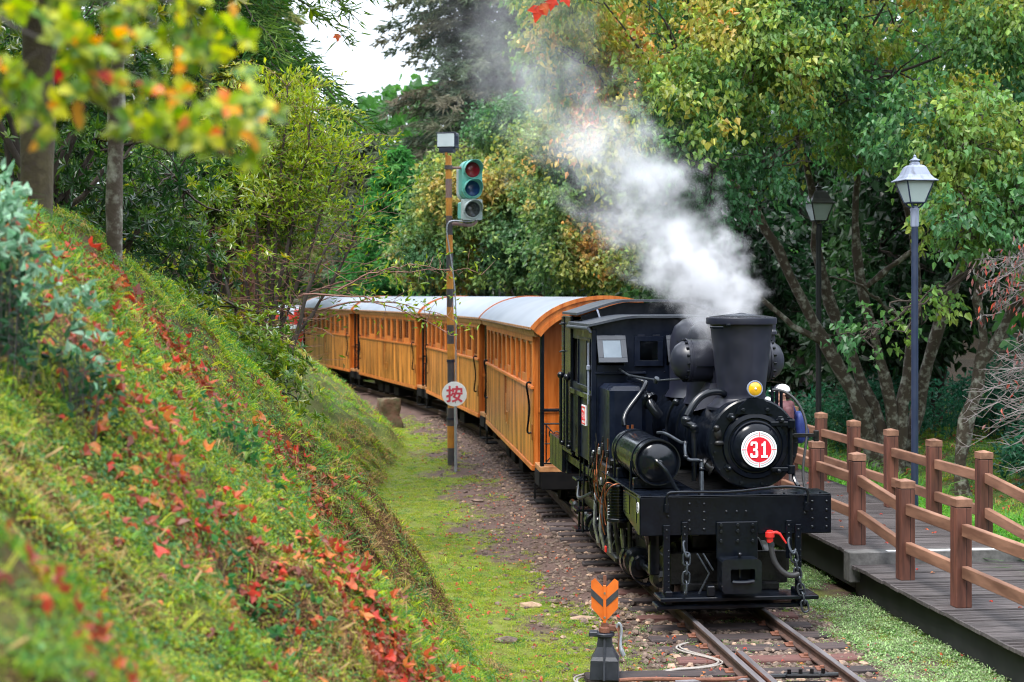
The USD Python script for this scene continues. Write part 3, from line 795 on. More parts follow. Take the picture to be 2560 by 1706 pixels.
# domes
lp("sand_dome", MB().lathe([(0.36, 1.98), (0.33, 2.06), (0.325, 2.12), (0.325, 2.62), (0.315, 2.72), (0.27, 2.82), (0.19, 2.885), (0.09, 2.91), (0, 2.915)], (AX, 2.02, 0), (0, 0, 1), 48), "dome_paint")
lp("steam_dome", MB().lathe([(0.44, 2.02), (0.39, 2.10), (0.385, 2.16), (0.385, 2.58), (0.375, 2.70), (0.33, 2.82), (0.24, 2.895), (0.12, 2.925), (0, 2.93)], (AX, 2.62, 0), (0, 0, 1), 48), "dome_paint")
lp("safety_valve", MB().cyl((AX + 0.46, 2.3, 2.1), (AX + 0.46, 2.3, 2.30), 0.05, n=16, b=0.01), "dome_paint")
# pipes
lp("main_steam_pipe", MB().tube(spline([(AX - 0.16, 0.90, 2.10), (0.049, 0.82, 2.177), (-0.164, 0.78, 2.141), (-0.286, 0.75, 2.005), (-0.322, 0.74, 1.94)], 24), 0.038, 14).tube(spline([(-0.338, 0.74, 1.914), (-0.34, 0.72, 1.876), (-0.27, 0.7, 1.837), (-0.257, 0.7, 1.784)], 16), 0.046, 14).tube([(-0.257, 0.7, 1.811), (-0.257, 0.7, 1.283)], 0.030, 12), "black_gloss")
lp("pipe_union", MB().ball((-0.333, 0.72, 1.902), 0.055, 2, (1, 1, 0.8)).ball((-0.266, 0.69, 1.831), 0.05, 2, (1, 1, 0.8)).cyl(np.array((-0.257, 0.7, 1.758)) + (0, 0, 0.02), np.array((-0.257, 0.7, 1.758)) - (0, 0, 0.03), 0.04, n=6), "black_gloss")
lp("injector_pipe", MB().tube(spline([(-0.535, 1.2, 1.73), (-0.443, 1.05, 1.715), (-0.351, 0.85, 1.659), (-0.347, 0.72, 1.651), (-0.358, 0.65, 1.553), (-0.336, 0.62, 1.51), (-0.238, 0.55, 1.503), (-0.223, 0.52, 1.48)], 60), 0.018, 10).tube([(-0.223, 0.52, 1.486), (-0.239, 0.45, 1.208)], 0.022, 10), "chain_steel")
for q_ in ((-0.336, 0.75, 1.662), (-0.358, 0.64, 1.534), (-0.223, 0.53, 1.498), (-0.228, 0.5, 1.423)):
    lp("pipe_elbow", MB().ball(q_, 0.030, 2, (1, 1, 0.9)), "black_gloss")
lp("check_valve", MB().lathe([(0.03, -0.08), (0.065, -0.06), (0.07, -0.03), (0.05, -0.02), (0.05, 0.04), (0.075, 0.05), (0.075, 0.07), (0, 0.08)], (-0.158, 0.55, 1.45), (0.8, -0.3, -0.5), 18), "oily_iron")
lp("cylinder_feed_pipe", MB().tube(spline([(-0.47, 2.15, 2.207), (-0.519, 2.05, 2.141), (-0.697, 1.95, 1.936), (-0.752, 1.9, 1.855), (-0.766, 1.85, 1.753)], 30), 0.030, 12), "black_gloss")
lp("handrail_pipe", MB().tube(spline([(-0.546, 2.75, 2.216), (-0.509, 2.4, 2.215), (-0.467, 2.15, 2.207)], 14), 0.03, 12), "black_gloss")
lp("throttle_pipe", MB().tube(spline([(-0.425, 2.3, 2.053), (-0.436, 2.1, 1.98), (-0.388, 2.05, 1.897), (-0.337, 2.05, 1.84)], 16), 0.055, 14).lathe([(0.05, -0.02), (0.10, -0.02), (0.10, 0.02), (0.05, 0.02)], (-0.426, 2.15, 2.005), (0.5, -0.6, -0.5), 24), "black_gloss")
lp("boiler_side_pipe", MB().tube(spline([(-0.331, 1.25, 2.051), (-0.365, 1.35, 1.962), (-0.378, 1.45, 1.845), (-0.378, 1.5, 1.689)], 24), 0.016, 8).ball((-0.331, 1.22, 2.05), 0.04, 2), "black_gloss")
lp("whistle_rod", MB().tube([(-0.627, 2.95, 2.321), (-0.574, 2.6, 2.264), (-0.363, 2.1, 2.235)], 0.012, 8).tube([(-0.363, 2.1, 2.23), (-0.192, 1.5, 2.28)], 0.012, 8).cyl((-0.367, 2.12, 2.208), (-0.36, 2.08, 2.26), 0.028, n=10), "chain_steel")
lp("front_cable", MB().tube(spline([(0.536, 0.62, 2.208), (0.642, 0.6, 2.196), (0.751, 0.55, 2.114), (0.818, 0.5, 1.988), (0.84, 0.45, 1.848), (0.817, 0.4, 1.645), (0.782, 0.3, 1.242)], 50), 0.014, 8), "rubber")
lp("drain_pipe", MB().tube(spline([(0.7, 0.42, 1.42), (0.694, 0.4, 1.359), (0.717, 0.3, 1.259)], 14), 0.02, 8), "black_gloss")
bk = (0.728, 0.42, 1.759)
lp("flag_bracket", MB().box(np.array(bk) + (-0.03, -0.01, -0.02), np.array(bk) + (0.20, 0.01, 0.02), 0.004).box(np.array(bk) + (0.18, -0.02, -0.06), np.array(bk) + (0.23, 0.02, 0.05), 0.006), "oily_iron")
for q_ in ((0.572, 0.75, 2.135), (0.618, 0.75, 2.118), (0.668, 0.75, 2.101)):
    q_ = np.array(q_)
    lp("grab_post", MB().tube([q_ - (0, 0, 0.16), q_ + (0, 0, 0.10)], 0.016, 8), "black_paint")
# air tank ------------------------------------------------------------------------------
TA = np.array([-0.69, 0.0, 1.50])
at_ = lp("air_tank", MB().lathe([(0, 0.40), (0.08, 0.405), (0.16, 0.43), (0.205, 0.475), (0.222, 0.44), (0.232, 0.44), (0.232, 0.49), (0.226, 0.50), (0.226, 1.72), (0.232, 1.73), (0.232, 1.79), (0.20, 1.83), (0.10, 1.87), (0, 1.88)], TA, (0, 1, 0), 56), "black_gloss")
for y0 in (0.66, 1.60):
    lp("tank_strap", MB().lathe([(0.226, y0 - 0.02), (0.234, y0 - 0.02), (0.234, y0 + 0.02), (0.226, y0 + 0.02)], TA, (0, 1, 0), 56).tube([TA + (-0.232, y0, 0), TA + (-0.235, y0, -0.3)], 0.012, 6), "black_paint", at_)
lp("tank_boss", MB().cyl(TA + (-0.0, 0.36, -0.01), TA + (0, 0.42, -0.01), 0.045, n=20, b=0.01), "black_gloss", at_)
lp("tank_pipe", MB().tube(spline([TA + (0, 0.37, -0.01), (-0.729, 0.3, 1.528), (-0.661, 0.28, 1.459), (-0.596, 0.28, 1.356), (-0.518, 0.28, 1.233)], 24), 0.022, 10), "black_gloss", at_)
for k_, q_ in enumerate(((-0.796, 1.5, 1.769), (-0.747, 1.5, 1.772))):
    lp("tank_plug", MB().cyl(np.array(q_) - (0, 0, 0.02), np.array(q_) + (0, 0, 0.02), 0.014, n=8), "copper_pipe", at_)
lp("running_board", MB().box((-0.95, 0.02, 1.195), (-0.30, 2.3, 1.215), 0.004), "black_paint")
for y0 in (0.62, 1.55):
    lp("tank_cradle", MB().box((-0.90, y0, 1.216), (-0.48, y0 + 0.08, 1.33), 0.01), "black_paint")
# buffer beam ---------------------------------------------------------------------------
bm = lp("buffer_beam", MB().box((-0.955, 0.0, 0.835), (0.955, 0.14, 1.21), 0.006), "black_paint")
lp("beam_top_plate", MB().box((-0.955, 0.0, 1.2115), (0.955, 0.44, 1.222), 0.004), "black_paint", bm)
BR = [(970, 275), (1103, 278), (968, 345), (1103, 350), (968, 425), (1103, 424), (972, 505), (1103, 503), (775, 310), (775, 383), (1305, 350), (1400, 350), (1485, 350), (2093, 268), (2225, 268), (2090, 343), (2225, 345), (2093, 420), (2223, 422), (2093, 495), (2225, 497), (2027, 310), (2027, 370)]
for bx_, by_ in BR:
    u_ = (bx_ - 1396) / 3.565 / 256.0
    z_ = 1.21 - (by_ - 212) / 3.565 / 256.0
    lp("rivet", MB().ball((u_, 0.0, z_), 0.015, 1, (1, 0.65, 1)), "black_gloss", bm)
for k in range(15):
    lp("top_bolt", MB().cyl((-0.85 + k * 0.122, 0.05, 1.222), (-0.85 + k * 0.122, 0.05, 1.236), 0.012, n=6), "black_gloss", bm)
lp("beam_handrail", MB().tube(spline([(-0.70, -0.03, 1.12), (-0.70, -0.035, 1.22), (-0.685, -0.035, 1.25), (-0.65, -0.035, 1.258), (0.0, -0.035, 1.262), (0.66, -0.035, 1.285), (0.69, -0.035, 1.275), (0.705, -0.035, 1.25), (0.71, -0.03, 1.13)], 90), 0.014, 10), "black_gloss", bm)
for u_ in (-0.70, 0.70):
    lp("rail_foot", MB().box((u_ - 0.022, -0.045, 1.06), (u_ + 0.022, 0.0, 1.15), 0.006), "black_paint", bm)
sd = lp("side_locker", MB().prism([(0.14, 0.835), (0.95, 0.95), (0.95, 1.19), (0.14, 1.19)], -0.95, -0.90, "yz"), "black_gloss", smooth=False)
lp("locker_door", MB().box((-0.958, 0.20, 0.93), (-0.948, 0.52, 1.17), 0.003).box((-0.958, 0.56, 0.97), (-0.948, 0.90, 1.17), 0.003), "black_gloss", sd)
em = lp("oval_emblem", MB().lathe([(0, 0), (0.055, 0), (0.055, 0.006), (0, 0.006)], (-0.966, 0.085, 1.10), (1, 0, 0), 28), "white_paint", loco, label="small round white emblem on the side of the buffer beam")
lp("emblem_mark", MB().lathe([(0.036, -0.0015), (0.043, -0.0015)], (-0.966, 0.085, 1.10), (1, 0, 0), 28).box((-0.9676, 0.08, 1.065), (-0.966, 0.09, 1.135)).box((-0.9676, 0.06, 1.095), (-0.966, 0.11, 1.105)), "plate_black", em, smooth=False)
lp("end_plate", MB().box((-0.962, 0.005, 0.84), (-0.9555, 0.14, 1.205), 0.002), "black_gloss", bm)
# hanger straps down to the footboard
for u_, z0, z1, w_ in ((-0.70, 0.26, 0.94, 0.034), (-0.52, 0.55, 0.97, 0.030), (0.52, 0.60, 0.97, 0.028), (0.615, 0.28, 0.93, 0.030)):
    h_ = lp("hanger_strap", MB().box((u_ - w_, -0.03, z0), (u_ + w_, -0.002, z1), 0.005), "black_paint")
    for q in range(2):
        lp("rivet", MB().ball((u_, -0.03, z1 - 0.05 - 0.075 * q), 0.013, 1, (1, 0.6, 1)), "black_gloss", h_)
    if z0 < 0.4:
        for q in range(7):
            lp("rivet", MB().ball((u_ + 0.02, -0.03, z1 - 0.25 - 0.06 * q), 0.010, 1, (1, 0.6, 1)), "black_gloss", h_)
# coupler
cp = lp("coupler_plate", MB().box((-0.205, -0.035, 0.60), (0.205, -0.003, 0.965), 0.006), "black_paint")
for u_ in (-0.165, -0.0, 0.15):
    for z_ in (0.935, 0.875, 0.78):
        lp("bolt", MB().cyl((u_, -0.055, z_), (u_, -0.03, z_), 0.019, n=6, b=0.004), "black_gloss", cp)
from shapely.geometry import Polygon as _P, box as _B
_ring = _B(-0.15, -0.12, 0.15, 0.12).buffer(0.045).difference(_B(-0.095, -0.045, 0.115, 0.055).buffer(0.015))
_rg = MB().prism(_ring, -0.23, -0.035)
_rv, _rf = _rg.arrays()
_rv[:, 0] -= 0.005
_rv[:, 2] += 0.465
lp("coupler_pocket", (_rv, _rf), "black_gloss", cp, smooth=40)
lp("pocket_back", MB().box((-0.14, -0.05, 0.37), (0.14, -0.02, 0.56)), "dark_void", cp, smooth=False)
lp("pocket_lip", MB().tube(spline([(-0.10, -0.235, 0.415), (0.0, -0.245, 0.41), (0.11, -0.235, 0.42)], 10), 0.022, 8), "black_gloss", cp)
lp("coupling_pin", MB().cyl((0.0, -0.13, 0.36), (0.0, -0.13, 0.66), 0.015, n=10).ball((0.0, -0.13, 0.66), 0.024, 1), "black_gloss", cp)
lp("lever_rod", MB().tube([(-0.40, -0.03, 0.66), (-0.285, -0.05, 0.47), (-0.385, -0.04, 0.27)], 0.011, 6).tube([(-0.34, -0.03, 0.66), (-0.245, -0.05, 0.50)], 0.010, 6), "chain_steel")
# footboard
fb = lp("footboard", MB().box((-0.775, -0.10, 0.205), (0.80, 0.24, 0.245), 0.008), "black_paint")
lp("lower_board", MB().box((-0.80, -0.06, 0.125), (0.71, 0.20, 0.165), 0.008), "black_paint", fb)
for u_ in (-0.72, 0.58):
    lp("step_bracket", MB().box((u_, -0.05, 0.165), (u_ + 0.08, 0.12, 0.30), 0.01), "black_paint", fb)
lp("step_plate", MB().box((-0.31, -0.08, 0.246), (-0.23, 0.0, 0.35), 0.01), "black_gloss", fb)
# brake hose with red cock
rc = np.array([0.318, -0.06, 0.86])
hs = lp("brake_hose", MB().tube(spline([rc + (0.01, 0, -0.09), rc + (0.02, -0.01, -0.2), rc + (0.07, -0.03, -0.33), rc + (0.17, -0.04, -0.41), rc + (0.28, -0.03, -0.40)], 34), 0.028, 12), "rubber")
lp("red_valve", MB().lathe([(0.026, -0.10), (0.032, -0.08), (0.032, -0.05), (0.045, -0.045), (0.045, 0.0), (0.03, 0.01), (0.03, 0.02), (0, 0.02)], rc, (0, 0, 1), 20).box(rc + (-0.01, -0.03, -0.015), rc + (0.085, 0.02, 0.012), 0.008), "red_paint", hs, label="red brake cock")
lp("red_handle", MB().tube([rc + (0.05, -0.02, 0.005), rc + (0.09, -0.03, -0.01), rc + (0.155, -0.03, -0.105)], [0.016, 0.014, 0.009], 8), "red_paint", hs)
lp("hose_clip", MB().cyl(rc + (0.012, 0, -0.10), rc + (0.014, 0, -0.135), 0.032, n=16), "chain_steel", hs)


def chain_link(c, up, side, L_=0.115, r=0.011):
    t = np.linspace(0, 2 * PI, 17)
    c, up, side = np.asarray(c, float), np.asarray(up, float), np.asarray(side, float)
    w = 0.034
    P = [c + side * (w * np.cos(a)) + up * ((L_ / 2 - w) * np.sign(np.sin(a)) * min(1, abs(np.sin(a)) * 3) + w * np.sin(a)) for a in t]
    return MB().tube(np.array(P), r, 6, cap=False)


def hang_chain(name, top, bottom, n, label=None):
    r = None
    top, bottom = np.array(top, float), np.array(bottom, float)
    d = (bottom - top)
    ln = np.linalg.norm(d)
    d /= ln
    s1 = np.cross(d, [0, 1.0, 0])
    s1 /= np.linalg.norm(s1)
    s2 = np.cross(d, s1)
    holder = UsdGeom.Xform.Define(stage, path_of(name, loco)).GetPrim()
    for k in range(n):
        part("chain_link", chain_link(top + d * ln * (k + 0.5) / n, d, s1 if k % 2 == 0 else s2, ln / n * 1.42), "chain_steel", holder, smooth=True)
    return holder


hang_chain("safety_chain", (0.55, -0.07, 0.66), (0.665, -0.10, 0.10), 7)
hang_chain("coupling_chain", (-0.51, -0.06, 0.66), (-0.53, -0.10, 0.30), 4)
for P_h in ([(0.53, -0.03, 0.80), (0.515, -0.07, 0.70), (0.54, -0.09, 0.655), (0.575, -0.06, 0.69)], [(-0.52, -0.03, 0.78), (-0.53, -0.07, 0.68), (-0.51, -0.08, 0.64), (-0.485, -0.05, 0.67)]):
    lp("chain_hook", MB().tube(spline(P_h, 14), 0.014, 8), "chain_steel")
# frame, bogies and gear ----------------------------------------------------------------
lp("main_frame", MB().box((-0.42, 0.14, 0.80), (-0.34, 6.5, 1.15), 0.006).box((0.34, 0.14, 0.80), (0.42, 6.5, 1.15), 0.006).box((-0.9, 2.2, 1.02), (0.9, 6.6, 1.12), 0.006), "black_paint")
for yb in (1.15, 5.45):
    bg = UsdGeom.Xform.Define(stage, path_of("bogie", loco)).GetPrim()
    part("bogie_frame", MB().box((-0.62, yb - 0.85, 0.42), (-0.52, yb + 0.85, 0.56), 0.01).box((0.52, yb - 0.85, 0.42), (0.62, yb + 0.85, 0.56), 0.01).box((-0.62, yb - 0.12, 0.50), (0.62, yb + 0.12, 0.74), 0.02).box((-0.60, yb - 0.86, 0.30), (0.60, yb - 0.80, 0.62), 0.01)
         .box((-0.62, yb - 0.60, 0.22), (-0.54, yb - 0.36, 0.46), 0.02).box((-0.62, yb + 0.36, 0.22), (-0.54, yb + 0.60, 0.46), 0.02), "oily_iron", bg)
    for ya in (-0.48, 0.48):
        for sx in (-1, 1):
            part("wheel", MB().lathe([(0, -0.03), (0.10, -0.05), (0.12, -0.03), (0.27, -0.025), (0.30, -0.045), (0.33, -0.045), (0.335, 0.02), (0.37, 0.03), (0.37, 0.05), (0.30, 0.05), (0, 0.05)][::1], (sx * 0.43, yb + ya, 0.335), (-sx, 0, 0), 36), "oily_iron", bg)
        part("axle", MB().cyl((-0.6, yb + ya, 0.335), (0.6, yb + ya, 0.335), 0.055, n=14), "oily_iron", bg)
        gr = MB().lathe([(0.10, 0), (0.27, 0.0), (0.29, 0.02), (0.29, 0.05), (0.24, 0.07), (0.10, 0.07)], (-0.53, yb + ya, 0.335), (-1, 0, 0), 40)
        for k in range(28):
            a = k * 2 * PI / 28
            gr.box((-0.60, yb + ya + 0.28 * math.cos(a) - 0.012, 0.335 + 0.28 * math.sin(a) - 0.012), (-0.55, yb + ya + 0.28 * math.cos(a) + 0.012, 0.335 + 0.28 * math.sin(a) + 0.012))
        part("ring_gear", gr, "oily_iron", bg)
        part("pinion", MB().lathe([(0.03, -0.09), (0.085, -0.07), (0.10, 0.03), (0.05, 0.06)], (-0.68, yb + ya - 0.27, 0.35), (0, 1, 0), 20), "oily_iron", bg)
    part("brake_beam", MB().box((-0.50, yb - 0.92, 0.24), (0.50, yb - 0.86, 0.32), 0.015), "oily_iron", bg)
LS = (-0.68, 0.35)
ls = lp("line_shaft", MB().tube([(LS[0], 0.62, LS[1]), (LS[0], 6.2, LS[1])], 0.045, 14), "black_gloss")


def drum(y, r, ln, name="universal_joint"):
    lp(name, MB().lathe([(0.03, -ln * 0.5), (r * 0.45, -ln * 0.5), (r * 0.55, -ln * 0.35), (r * 0.9, -ln * 0.32), (r, -ln * 0.25), (r, ln * 0.3), (r * 0.9, ln * 0.38), (r * 0.4, ln * 0.45), (0.03, ln * 0.5)], (LS[0] - 0.02, y, LS[1]), (0, 1, 0), 40), "black_gloss", ls)


lp("shaft_ball", MB().ball((LS[0] + 0.03, 0.80, LS[1]), 0.075, 3, (1, 1.2, 1)).cyl((LS[0] + 0.03, 0.70, LS[1]), (LS[0] + 0.03, 0.62, LS[1] - 0.01), 0.035, n=14), "black_gloss", ls)
drum(1.38, 0.155, 0.26)
drum(2.55, 0.14, 0.2)
drum(2.80, 0.185, 0.10, "gear_cover")
drum(3.75, 0.15, 0.2)
drum(4.3, 0.12, 0.2)
for y0, r in ((1.45, 0.19), (0.98, 0.17)):
    lp("gear_guard", MB().lathe([(r, -0.06), (r + 0.012, -0.06), (r + 0.012, 0.06), (r, 0.06)], (LS[0] - 0.01, y0, LS[1] + 0.01), (0, 1, 0), 24, 0.1, PI * 1.2), "black_gloss", ls)
lp("spring_hanger", MB().tube([(-0.86, 0.16, 0.84), (-0.70, 0.75, 0.52)], 0.03, 6).box((-0.80, 0.30, 0.40), (-0.70, 0.40, 0.86), 0.01), "black_gloss")
# engine: three upright cylinders with open legs
EY = 2.55
en = UsdGeom.Xform.Define(stage, path_of("steam_engine", loco)).GetPrim()
for k, y in enumerate((EY - 0.42, EY, EY + 0.42)):
    part("cylinder", MB().lathe([(0, 0.97), (0.14, 0.97), (0.15, 0.99), (0.15, 1.02), (0.125, 1.03), (0.125, 1.30), (0.15, 1.31), (0.15, 1.35), (0.12, 1.37), (0.05, 1.38), (0, 1.38)], (-0.74, y, 0), (0, 0, 1), 24), "oily_iron", en)
    for dx in (-0.13, 0.07):
        part("frame_leg", MB().tube([(-0.76 + dx, y - 0.12, 0.98), (-0.74 + dx * 0.8, y - 0.15, 0.62), (-0.72 + dx * 0.6, y - 0.17, 0.30)], [0.035, 0.024, 0.032], 8), "oily_iron", en)
    part("piston_rod", MB().cyl((-0.74, y, 0.50), (-0.74, y, 0.97), 0.018, n=10), "bright_steel", en)
    part("crosshead", MB().box((-0.80, y - 0.06, 0.60), (-0.68, y + 0.06, 0.72), 0.01), "oily_iron", en)
    part("connecting_rod", MB().tube([(-0.74, y, 0.63), (-0.72, y + 0.02, 0.38)], 0.03, 8), "bright_steel", en)
    part("valve_rod", MB().cyl((-0.88, y + 0.08, 0.55), (-0.88, y + 0.08, 1.2), 0.010, n=8), "bright_steel", en)
    part("crank_web", MB().lathe([(0.03, -0.03), (0.14, -0.03), (0.14, 0.03), (0.03, 0.03)], (LS[0] - 0.02, y + 0.1, LS[1]), (0, 1, 0), 24), "oily_iron", en)
part("valve_chest", MB().box((-0.93, EY - 0.55, 1.05), (-0.86, EY + 0.55, 1.30), 0.02), "oily_iron", en)
part("engine_bed", MB().box((-0.86, EY - 0.66, 0.24), (-0.58, EY + 0.66, 0.32), 0.02).box((-0.90, EY - 0.66, 0.93), (-0.58, EY + 0.66, 0.98), 0.01), "oily_iron", en)
part("valve_gear_links", MB().tube([(-0.90, EY - 0.5, 0.86), (-0.93, EY - 0.62, 0.60), (-0.90, EY - 0.60, 0.36)], 0.02, 6).tube([(-0.92, EY - 0.1, 0.9), (-0.95, EY - 0.2, 0.55), (-0.9, EY - 0.18, 0.34)], 0.02, 6).tube([(-0.92, EY + 0.3, 0.9), (-0.95, EY + 0.2, 0.55), (-0.9, EY + 0.22, 0.34)], 0.02, 6), "bright_steel", en)
crng = np.random.default_rng(9)
for k in range(11):                                         # copper oil pipes
    y0, x0 = EY - 0.62 + 0.115 * k, -0.95 + crng.uniform(-0.03, 0.02)
    z0, z1 = crng.uniform(1.30, 1.62), crng.uniform(0.75, 1.05)
    P = [(x0 + 0.02, y0, z0), (x0, y0 + crng.uniform(-0.05, 0.05), z0 * 0.6 + z1 * 0.4), (x0 - crng.uniform(0, 0.05), y0 + crng.uniform(-0.08, 0.08), z0 * 0.3 + z1 * 0.7), (x0 + 0.03, y0 + 0.03, z1)]
    part("oil_pipe", MB().tube(spline(P, 16), 0.007, 6), "copper_pipe" if k % 2 else "oily_iron", en)
for k in range(14):
    q = np.array([-0.94 + crng.uniform(-0.03, 0.03), EY + crng.uniform(-0.6, 0.6), crng.uniform(0.98, 1.55)])
    part("oil_fitting", MB().cyl(q - (0, 0, 0.03), q + (0, 0, 0.03), 0.02, n=8, b=0.004).ball(q + (0, 0, 0.035), 0.018, 1), "bright_steel" if k % 3 == 0 else "oily_iron", en)
part("red_tag", MB().box((-0.965, EY - 0.62, 0.36), (-0.945, EY - 0.56, 0.43), 0.006), "red_paint", en)
# finned air compressor behind the beam
cq = np.array((-0.946, 1.25, 0.991))
ac = lp("air_compressor", MB().cyl(cq - (0, 0, 0.15), cq + (0, 0, 0.17), 0.085, n=24).cyl(cq + (0, 0, 0.17), cq + (0, 0, 0.20), 0.11, n=24, b=0.008).cyl(cq - (0, 0, 0.19), cq - (0, 0, 0.15), 0.12, n=24, b=0.008), "black_gloss")
for k in range(10):
    z_ = -0.135 + 0.031 * k
    lp("cooling_fin", MB().lathe([(0.08, z_ - 0.005), (0.112, z_ - 0.004), (0.112, z_ + 0.004), (0.08, z_ + 0.005)], cq, (0, 0, 1), 28), "black_gloss", ac)
lp("copper_line", MB().tube(spline([cq + (-0.06, -0.02, 0.20), cq + (-0.12, -0.02, 0.22), cq + (-0.17, 0, 0.12), cq + (-0.165, 0, -0.25), cq + (-0.14, 0, -0.33)], 24), 0.007, 6).tube(spline([cq + (0.05, -0.08, 0.20), cq + (-0.09, -0.09, 0.19), cq + (-0.145, -0.05, 0.08), cq + (-0.14, -0.05, -0.22)], 24), 0.007, 6), "copper_pipe", ac)
# firebox jacket in front of the cab
lp("firebox_jacket", MB().box((-0.86, 2.22, 1.24), (-0.45, 2.995, 2.16), 0.05), "cab_paint")
lp("firebox_side", MB().box((-0.20, 2.40, 1.24), (0.80, 2.995, 1.70), 0.05), "cab_paint")
# cab -----------------------------------------------------------------------------------
CW = 0.93


def arch(n=24, rise=0.12, w=CW, base=2.815, flat=0.40):
    xs = np.linspace(-w, w, n)
    return [(x, base + rise * (1 - smooth(abs(x), flat * w, w * 1.25))) for x in xs]


cab = lp("cab", MB().prism(_P([(-CW, 1.22), (CW, 1.22), (CW, 2.80)] + [(x, z - 0.02) for x, z in arch()][::-1] + [(-CW, 2.80)]).difference(_B(-0.88, 2.36, -0.555, 2.69)).difference(_B(-0.42, 2.36, -0.12, 2.69)).difference(_B(-0.055, 2.36, 0.26, 2.69)).difference(_B(0.50, 2.36, 0.80, 2.69)), 3.0, 3.03)
     .prism([(3.03, 1.22), (4.55, 1.22), (4.55, 2.10), (4.05, 2.10), (4.05, 2.64), (4.55, 2.64), (4.55, 2.80), (3.03, 2.80), (3.03, 2.64), (3.16, 2.64), (3.16, 2.10), (3.03, 2.10)], -CW, -CW + 0.025, "yz")
     .prism([(3.03, 1.22), (4.55, 1.22), (4.55, 2.80), (3.03, 2.80)], CW - 0.025, CW, "yz"), "cab_paint", smooth=False)
lp("cab_corner_post", MB().box((-CW - 0.012, 2.99, 1.22), (-CW + 0.045, 3.05, 2.78), 0.006), "cab_paint", cab)
lp("cab_floor", MB().box((-0.9, 3.04, 1.22), (0.9, 5.2, 1.26)), "dark_void", cab, smooth=False)
lp("cab_back_wall", MB().box((-0.9, 4.60, 1.26), (0.9, 4.64, 2.80)), "dark_void", cab, smooth=False)
for u0, tilt in ((-0.7175, 0.5), (-0.27, 0.0), (0.1025, 0.5), (0.65, 0.0)):
    R_ = rx(-tilt)
    piv = np.array([u0, 2.995, 2.70])
    fr = MB()
    for lo, hi in (((u0 - 0.17, 2.972, 2.64), (u0 + 0.17, 2.994, 2.70)), ((u0 - 0.17, 2.972, 2.35), (u0 + 0.17, 2.994, 2.415)), ((u0 - 0.17, 2.972, 2.415), (u0 - 0.105, 2.994, 2.64)), ((u0 + 0.105, 2.972, 2.415), (u0 + 0.17, 2.994, 2.64))):
        fr.box(lo, hi, 0.003, R_, piv)
    w_ = lp("cab_window", fr, "roof_grey" if tilt else "cab_paint", cab, label="propped open cab window" if tilt else None)
    lp("pane", MB().box((u0 - 0.106, 2.98, 2.41), (u0 + 0.106, 2.985, 2.645), 0, R_, piv), "glass_smoky" if tilt else "pane_glass", w_, smooth=False)
    if not tilt:
        lp("pane_backing", MB().box((u0 - 0.12, 3.032, 2.38), (u0 + 0.12, 3.036, 2.66)), "cab_paint", w_, smooth=False)
    for s_ in (-0.09, 0.09):
        lp("hinge", MB().cyl((u0 + s_ - 0.04, 2.985, 2.708), (u0 + s_ + 0.04, 2.985, 2.708), 0.009, n=8), "cab_paint", w_)
for k in range(7):
    lp("rivet", MB().ball((-0.80 + 0.24 * k, 3.0, 2.28), 0.011, 1, (1, 0.6, 1)), "cab_paint", cab)
lp("visor_rail", MB().box((-0.90, 2.975, 2.255), (-0.30, 3.0, 2.285), 0.006), "cab_paint", cab)
sw_ = lp("side_window_frame", MB().box((-CW - 0.014, 3.13, 2.08), (-CW + 0.0, 3.17, 2.66), 0.004).box((-CW - 0.014, 4.03, 2.08), (-CW, 4.07, 2.66), 0.004).box((-CW - 0.02, 3.10, 2.06), (-CW, 4.1, 2.10), 0.004).box((-CW - 0.014, 3.1, 2.64), (-CW, 4.1, 2.67), 0.004).box((-CW - 0.01, 3.40, 2.1), (-CW, 3.43, 2.64), 0.003), "cab_paint", cab)
lp("window_latch", MB().cyl((-CW - 0.03, 3.12, 1.9), (-CW - 0.03, 3.12, 2.62), 0.012, n=8).box((-CW - 0.05, 3.09, 2.30), (-CW - 0.01, 3.15, 2.36), 0.008), "lamp_hood", sw_)
# cab roof: low arch with a raised rear roof
def roof_shell(y0, y1, prof, th, mat_, name, dy0=0.0):
    top = np.array(prof)
    b = MB()
    n = len(top)
    v = []
    for y in (y0, y1):
        for dz in (0, -th):
            v += [(x, y, z + dz) for x, z in top]
    v = np.array(v)
    f = []
    for k in range(n - 1):
        f += [[k, k + 1, 2 * n + k + 1, 2 * n + k], [n + k + 1, n + k, 3 * n + k, 3 * n + k + 1], [k, n + k, n + k + 1, k + 1], [2 * n + k, 2 * n + k + 1, 3 * n + k + 1, 3 * n + k]]
    f += [[0, 2 * n, 3 * n, n], [n - 1, 2 * n - 1, 4 * n - 1, 3 * n - 1]]
    return lp(name, b.add(v, f), mat_, cab, smooth=25)


roof_shell(2.93, 4.62, arch(28, 0.125, CW + 0.05, 2.815), 0.028, "roof_grey", "cab_roof")
roof_shell(4.05, 5.32, arch(28, 0.20, CW + 0.02, 2.925, 0.30), 0.03, "roof_grey", "rear_roof")
lp("roof_gap_panel", MB().prism([(x, z) for x, z in arch(20, 0.11, CW - 0.05, 2.80)] + [(x, z - 0.035) for x, z in arch(20, 0.20, CW - 0.05, 2.925, 0.30)][::-1], 4.18, 4.20), "cab_paint", cab, smooth=False)
lp("roof_prop", MB().tube([(-0.66, 4.0, 2.86), (-0.70, 4.06, 3.0)], 0.012, 6), "lamp_hood", cab)
lp("gutter", MB().tube([(-CW - 0.055, 2.96, 2.79), (-CW - 0.055, 4.6, 2.785)], 0.022, 8).tube([(-CW - 0.05, 2.97, 2.79), (-CW - 0.03, 2.955, 2.74)], 0.016, 8), "roof_grey", cab)
